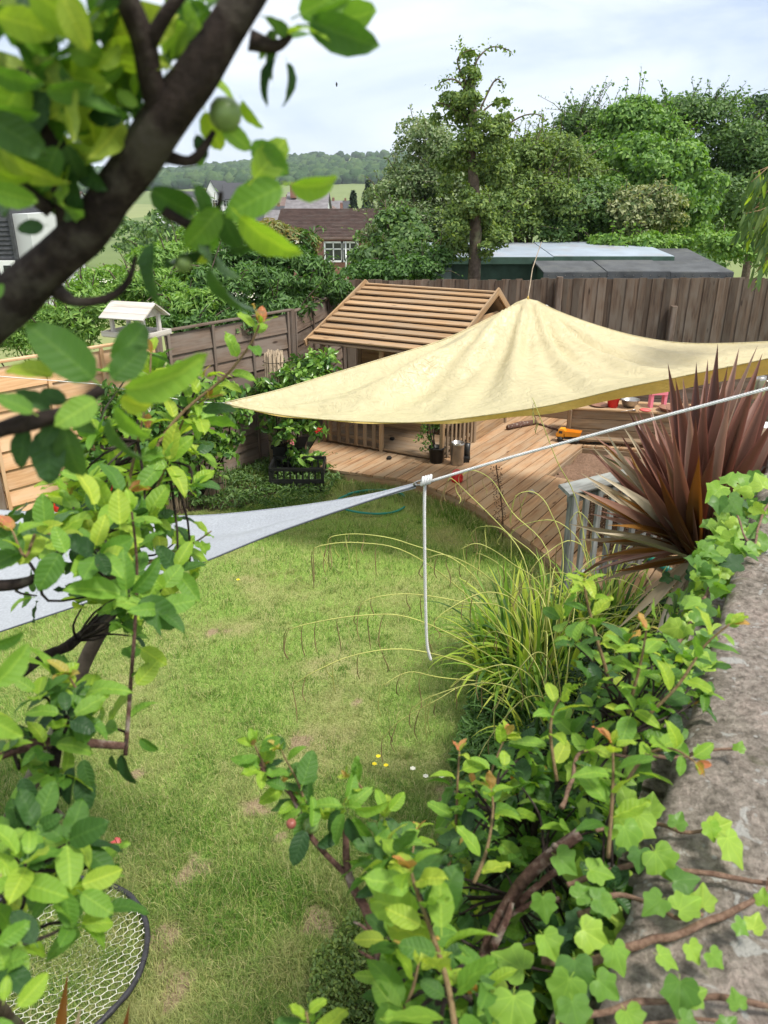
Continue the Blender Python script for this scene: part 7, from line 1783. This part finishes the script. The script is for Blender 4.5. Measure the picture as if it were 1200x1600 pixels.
def sedge_(label, base, n, stems, spread, H, cmix):
    P = Plant('sedge_clump', label, 'sedge', base, LK_STRAP, None)
    for k in range(n):
        a = U(0, 2 * math.pi); r = spread * math.sqrt(random.random()); p = Vector(base) + Vector((r * math.cos(a), r * math.sin(a), 0)); a2 = a + U(-.9, .9); L = U(*H)
        o = Vector((math.cos(a2), math.sin(a2), 0)); P.leaf(p, o, Vector((0, 0, 1)) + jit(.10), L, pick(cmix), int(rng.choice(6, p=[.12, .2, .26, .2, .14, .08])))
    for spec in stems:
        pts = [Vector(q) if spec.get('w') else at(*q) for q in spec['pts']]; pts = [Vector(base) + Vector((U(-.1, .1), U(-.1, .1), 0))] + pts
        P.stem(pts, [.0042, .0022], 'sedge_stem', 5, 6, 0, 'stem')
        pp, _ = smooth_path(pts, [1] * len(pts), 10); n_ = len(pp)
        nn_ = max(3, int(spec.get('n', 6) * .8))
        for k in range(nn_):
            f = min(.99, spec.get('s', .55) + (1 - spec.get('s', .55)) * (k + .5 + U(-.45, .5)) / nn_); q = pp[min(n_ - 1, int(f * (n_ - 1)))]
            L = U(.05, .19) * spec.get('L', 1); cx_, cy_ = U(-.03, .03), U(-.03, .03); d = (pp[-1] - pp[-6]).normalized(); d.z = 0
            path = [q, q + d * .018 + Vector((0, 0, .006)), q + d * .032 + Vector((0, 0, -.02)), q + d * .038 + Vector((cx_ * .4, cy_ * .4, -.06)), q + d * .03 + Vector((cx_ * 1.2, cy_, -.06 - L * .6)), q + d * .02 + Vector((cx_ * .6, cy_ * 2, -.06 - L))]
            MB().tube(path, [.0012, .0012, .0016, .003, .0034, .0018], 5, sub=3).build('catkin', M['catkin'] if random.random() < .7 else M['sedge_stem'], P.t)
    P.finish(); return P
sb = Vector((1.05, 4.35, 0))
S = [dict(pts=[(740, 940, 4.2), (640, 865, 4.1), (560, 848, 4.0), (500, 853, 3.95), (488, 866, 3.95)], n=9, s=.5), dict(pts=[(740, 900, 4.4), (640, 850, 4.4), (570, 835, 4.4), (520, 838, 4.4), (512, 850, 4.4)], n=8, s=.55),
     dict(pts=[(740, 1010, 4.0), (640, 965, 3.8), (560, 962, 3.7), (480, 975, 3.6), (450, 985, 3.6)], n=9, s=.45), dict(pts=[(740, 1040, 3.9), (640, 1015, 3.7), (560, 1022, 3.6), (500, 1045, 3.5), (460, 1068, 3.5)], n=8, s=.45),
     dict(pts=[(800, 960, 4.2), (720, 940, 4.1), (640, 928, 4.0), (580, 935, 3.95), (560, 950, 3.95)], n=7, s=.5), dict(pts=[(810, 1110, 3.9), (740, 1070, 3.7), (680, 1095, 3.5), (620, 1130, 3.5), (598, 1155, 3.5)], n=7, s=.5),
     dict(pts=[(850, 900, 4.5), (790, 830, 4.6), (730, 770, 4.7), (706, 748, 4.7), (700, 752, 4.7)], n=6, s=.6, L=.9), dict(pts=[(860, 880, 4.6), (800, 800, 4.8), (770, 752, 4.9), (740, 735, 4.9), (722, 742, 4.9)], n=5, s=.6, L=.9),
     dict(pts=[(850, 930, 4.3), (800, 880, 4.3), (750, 850, 4.3), (720, 858, 4.3)], n=6, s=.5), dict(pts=[(880, 880, 4.6), (860, 800, 4.7), (836, 770, 4.8), (810, 772, 4.8), (800, 790, 4.8)], n=6, s=.6),
     dict(pts=[(840, 980, 4.2), (760, 900, 4.1), (700, 868, 4.0), (668, 872, 4.0)], n=7, s=.5), dict(pts=[(700, 1060, 3.8), (640, 1050, 3.7), (600, 1070, 3.6)], n=5, s=.4)]
sedge('big clump of pendulous sedge arching over the lawn below the hanging rope', sb, 520, S, .45, (.35, .85), auto=14)
sedge('yellower sedge clump between the picket fence and the plum bush', Vector((1.55, 4.75, 0)), 300, [dict(pts=[(905, 800, 5.0), (870, 720, 5.0), (845, 655, 5.0), (832, 622, 5.0)], n=3, s=.7), dict(pts=[(950, 880, 4.6), (930, 830, 4.5), (905, 800, 4.5), (890, 815, 4.5)], n=5, s=.5)], .26, (.35, .8), cmix=(('sedge', .88), ('sedge_dark', .12)))
sedge('low dark sedge tuft at the foot of the plum bush', Vector((1.0, 3.55, 0)), 220, [], .25, (.3, .65), cmix=(('sedge', .45), ('sedge_dark', .55)))
# tall broad bright blades in the clump
# --- low green ground cover, box hedge tuft, daisies, dandelions
def cover(name, label, poly, n, h, size, mat, z0=.02, tmpl=T_LONG):
    xs = [p[0] for p in poly]; ys = [p[1] for p in poly]; P_ = []; NN = []
    while len(P_) < n:
        x, y = U(min(xs), max(xs)), U(min(ys), max(ys))
        if not inside(poly, x, y): continue
        q = gz(x, y); hh = h * (.6 + .5 * mnoise.noise(Vector((q.x * 4, q.y * 4, 3)))) * random.random() ** .5
        P_.append((q.x, q.y, z0 + max(0, hh))); NN.append((U(-1, 1), U(-1, 1), U(.2, 1.2)))
    c = Crown().raw(P_, NN, size * (.6 + .8 * rng.rand(n)), tmpl); tag(c.build(name, M[mat], None, gz(sum(xs) / len(xs), sum(ys) / len(ys))), label, 'plants', kind='stuff')
cover('ground_cover', 'dense low dark green ground cover under the sedge and plum bush', [(740, 1080), (930, 980), (1010, 1000), (980, 1150), (820, 1260), (700, 1230)], 16000, .28, .05, 'bl_hedge')
cover('low_shrubs', 'small yellow green box plants at the bottom centre in the lawn edge', [(490, 1510), (560, 1440), (640, 1420), (760, 1500), (760, 1700), (470, 1700)], 9000, .13, .022, 'bl_olive', tmpl=T_LEAF6)
cover('weeds', 'mixed leafy weeds in the bed by the old lap fence', [(270, 760), (420, 700), (530, 710), (560, 735), (500, 790), (420, 800), (300, 800)], 7000, .16, .06, 'bl_mid')
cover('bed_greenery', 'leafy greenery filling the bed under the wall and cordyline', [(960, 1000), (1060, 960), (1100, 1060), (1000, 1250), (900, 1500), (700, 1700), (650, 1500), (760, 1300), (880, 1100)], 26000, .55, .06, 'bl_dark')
def flower(px, py, mat, lab, cat, r=.016):
    p = gz(px, py, .07); t_ = thing(cat.replace(' ', '_'), lab, cat, Vector((p.x, p.y, 0)), 0)
    b = MB(); vs = [p]; n = 12
    for k in range(n): a = 2 * math.pi * k / n; rr = r * (1 if k % 2 else .75); vs.append(p + Vector((rr * math.cos(a), rr * math.sin(a), .004)))
    b.add(vs + [p - Vector((0, 0, .006))], [(0, 1 + k, 1 + (k + 1) % n) for k in range(n)] + [(n + 1, 1 + (k + 1) % n, 1 + k) for k in range(n)]); b.build('flower_head', M[mat], t_)
    MB().tube([Vector((p.x, p.y, 0)), p - Vector((0, 0, .005))], .0015, 4).build('stem', M['sedge_stem'], t_)
for (x, y, l) in ((585, 1194, 'yellow dandelion left of the pair in the lawn'), (591, 1182, 'upper yellow dandelion of three in the lawn'), (603, 1196, 'right hand yellow dandelion of three in the lawn'), (372, 906, 'single yellow dandelion in the lawn below the grey sail')): flower(x, y, 'flower_yellow', l, 'dandelion')
for (x, y, l) in ((645, 1201, 'pale daisy left of two others near the sedge'), (665, 1213, 'small pale daisy, middle of three near the sedge'), (690, 1213, 'pale daisy nearest the plum bush')): flower(x, y, 'flower_white', l, 'daisy', .018)
# dark seed heads
P = MB(); sdh = gz(848, 838, .0); 
dk = thing('dock_plant', 'thin dried dock stem with dark seed clusters in front of the deck', 'weed', gz(785, 845))
b = MB(); q0 = gz(785, 845); q1 = at(783, 780, 6.5); q2 = at(775, 728, 6.5); b.tube([q0, at(785, 800, 6.5), q2], .006, 5, sub=3); b.build('stem', M['bark_red'], dk)
c = Crown(); P_ = [tuple(q2.lerp(q0, random.random() * .75) + Vector((U(-.05, .05), U(-.05, .05), 0))) for _ in range(260)]
c.raw(P_, [(U(-1, 1), U(-1, 1), U(-1, 1)) for _ in P_], np.full(260, .02), T_DIAMOND).build('seed_cluster', M['bark_red'], dk)
# --- camellia in its pot and the other shrubs by the fence
def potted(name, label, base, ells, mat, nleaf, size, pot=None, nclump=60, cr=.1, limit=300, cat='shrub', stems=6):
    kind = LK_SMALL; P = Plant(name, label, cat, base, kind)
    cw = Crown().lobes(ells, nclump, cr, nleaf, size, T_DIAMOND, shell=.6)
    Pp, NN, sz, _ = cw.parts[0]
    for k in range(len(Pp)): P.leaf(Vector(Pp[k]), jit(1), Vector(NN[k]), sz[k], mat)
    for k in range(stems):
        i = rng.randint(0, len(cw.C)); P.stem([Vector(base) + Vector((0, 0, .1)), Vector(base).lerp(Vector(cw.C[i]), .6) + jit(.04), Vector(cw.C[i])], [.012, .004], 'bark', 5, 3, name='stem')
    P.finish(limit); return P
def small_template(seed, cup, w=.5):
    V = [(0, 0, 0), (w * .38, .25, cup * .1), (w * .5, .5, cup * .12), (w * .3, .8, cup * .05 - .04), (0, 1, -.1), (-w * .3, .8, cup * .05 - .04), (-w * .5, .5, cup * .12), (-w * .38, .25, cup * .1), (0, .4, 0), (0, .7, -.03)]
    F = [(0, 1, 8, 8), (1, 2, 9, 8), (2, 3, 9, 9), (3, 4, 9, 9), (4, 5, 9, 9), (5, 6, 9, 9), (6, 7, 8, 9), (7, 0, 8, 8)]
    return np.array(V, float), np.array(F), np.array([(v[0] + .5, v[1]) for v in V])
LK_SMALL = LeafKind([small_template(1, .8), small_template(2, 1.4, .45), small_template(3, .3, .6)])
cb = Vector((-1.12, 8.75, 0))
P = potted('camellia', 'glossy green camellia bush in a dark square pot beside the playhouse', cb, [ell(465, 590, 48, 32, 8.7), ell(435, 625, 45, 34, 8.6), ell(490, 625, 34, 40, 8.7), ell(450, 680, 52, 34, 8.6), ell(470, 725, 36, 18, 8.5), ell(500, 570, 22, 20, 8.8)], 'bl_camellia', 2600, .085, nclump=110, cr=.09)
b = MB(); b.box(cb + Vector((0, 0, .17)), (.36, .36, .34)).box(cb + Vector((0, 0, .345)), (.40, .40, .03)); b.build('pot', M['black_plastic'], P.t)
for (px, py) in ((456, 690), (498, 672)):
    c = Crown(); q = at(px, py, 8.3); pp = [tuple(q + jit(.018)) for _ in range(24)]; c.raw(pp, [(U(-1, 1), -1, U(-1, 1)) for _ in pp], np.full(24, .03), T_DIAMOND).build('flower', M['flower_pink'] if px < 470 else M['red'], P.t)
potted('evergreen_shrub', 'round leaved evergreen shrub behind the left apple shoots near the lap fence', Vector((-1.95, 7.7, 0)), [ell(320, 640, 60, 50, 7.6), ell(270, 660, 60, 60, 7.4), ell(350, 700, 34, 36, 7.7), ell(300, 720, 60, 36, 7.5), ell(360, 640, 30, 40, 7.8)], 'bl_camellia', 2600, .075, nclump=120, cr=.1)
potted('laurel_shrub', 'dark laurel like shrub low against the orange fence behind the red toy', Vector((-2.6, 7.2, 0)), [ell(215, 690, 60, 70, 7.0), ell(160, 740, 50, 60, 6.7), ell(250, 760, 50, 40, 7.0), ell(180, 660, 50, 50, 6.8)], 'bl_hedge', 2600, .075, nclump=80, cr=.1)
pb = gz(682, 722, ZD)
P = potted('potted_shrub', 'small feathery shrub in a black pot at the veranda post', pb, [ell(668, 672, 14, 24, 8.7), ell(662, 690, 16, 18, 8.65), ell(676, 655, 8, 14, 8.8)], 'bl_hedge', 420, .035, nclump=24, cr=.04, stems=4)
b = MB().lathe([(0, 0), (.075, 0), (.095, .17), (.10, .175), (.10, .19), (.088, .19), (.085, .16), (0, .155)], pb, 16); b.build('pot', M['black_plastic'], P.t)
# --- lance leaved tree hanging in at the right edge
P = Plant('lance_leaf_tree', 'tree with long drooping lance leaves hanging in at the right edge', 'tree', (5.0, 7.2, 0), LeafKind([leaf_template(.24, .3, .5, .2, 7, 11, .0, .8, .08), leaf_template(.2, .5, .9, .3, 7, 12, .0, .8, .08), leaf_template(.26, .2, .2, .1, 7, 13, .0, .8, .08)]))
P.stem([Vector((5.0, 7.2, 0)), Vector((4.9, 7.1, 2.0)), at(1280, 300, 7), at(1260, 220, 7)], [.08, .06, .04, .02], 'bark_grey', 9, 4, .2, 'trunk')
for k in range(34):
    ex, ey = U(1140, 1230), U(250, 440)
    if ex < 1160 and (ey < 255 or ey > 300): ex += 25
    a = at(1265, U(210, 380), 7); e_ = at(ex, ey, U(6.4, 7.2)); mid = a.lerp(e_, .5) + Vector((0, 0, .12)); P.stem([a, mid, e_], [.008, .003], 'twig', 5, 4, 0)
    pp, _ = smooth_path([a, mid, e_], [1] * 3, 8)
    for q in pp[5:]:
        for j in range(2): P.leaf(q + jit(.03), Vector((U(-.5, .3), U(-.4, .2), -1.0)), Vector((U(-.6, .6), -1, .3)), U(.12, .2), pick([('bl_lance', .9), ('leaf_young', .1)]))
P.finish()
# bird
bp = at(526, 132, 40); b = MB(); b.lathe([(0, -.11), (.03, -.07), (.045, 0), (.03, .06), (0, .1)], bp, 8)
b.add([bp, bp + Vector((-.10, .05, .16)), bp + Vector((-.04, -.03, .05)), bp + Vector((.11, .05, .14)), bp + Vector((.05, -.03, .05))], [(0, 1, 2), (0, 3, 4)]); tag(b.build('bird', M['dark'], origin=bp), 'tiny dark bird flying in the pale sky', 'bird')

# ------------------------------------------------------------------ air
def haze():
    m, nt, out = mat_new('haze_air'); v = N(nt, 'ShaderNodeVolumePrincipled', {'Density': .00018}); v.inputs['Color'].default_value = (.80, .88, 1, 1)
    nt.links.new(v.outputs[0], out.inputs['Volume'])
    b = MB(); b.box((0, 1150, 45), (6400, 3100, 140)); o = b.build('haze', m, origin=(0, 1150, 45)); tag(o, 'thin pale blue summer haze in the air over the valley', 'haze', kind='stuff')
haze()
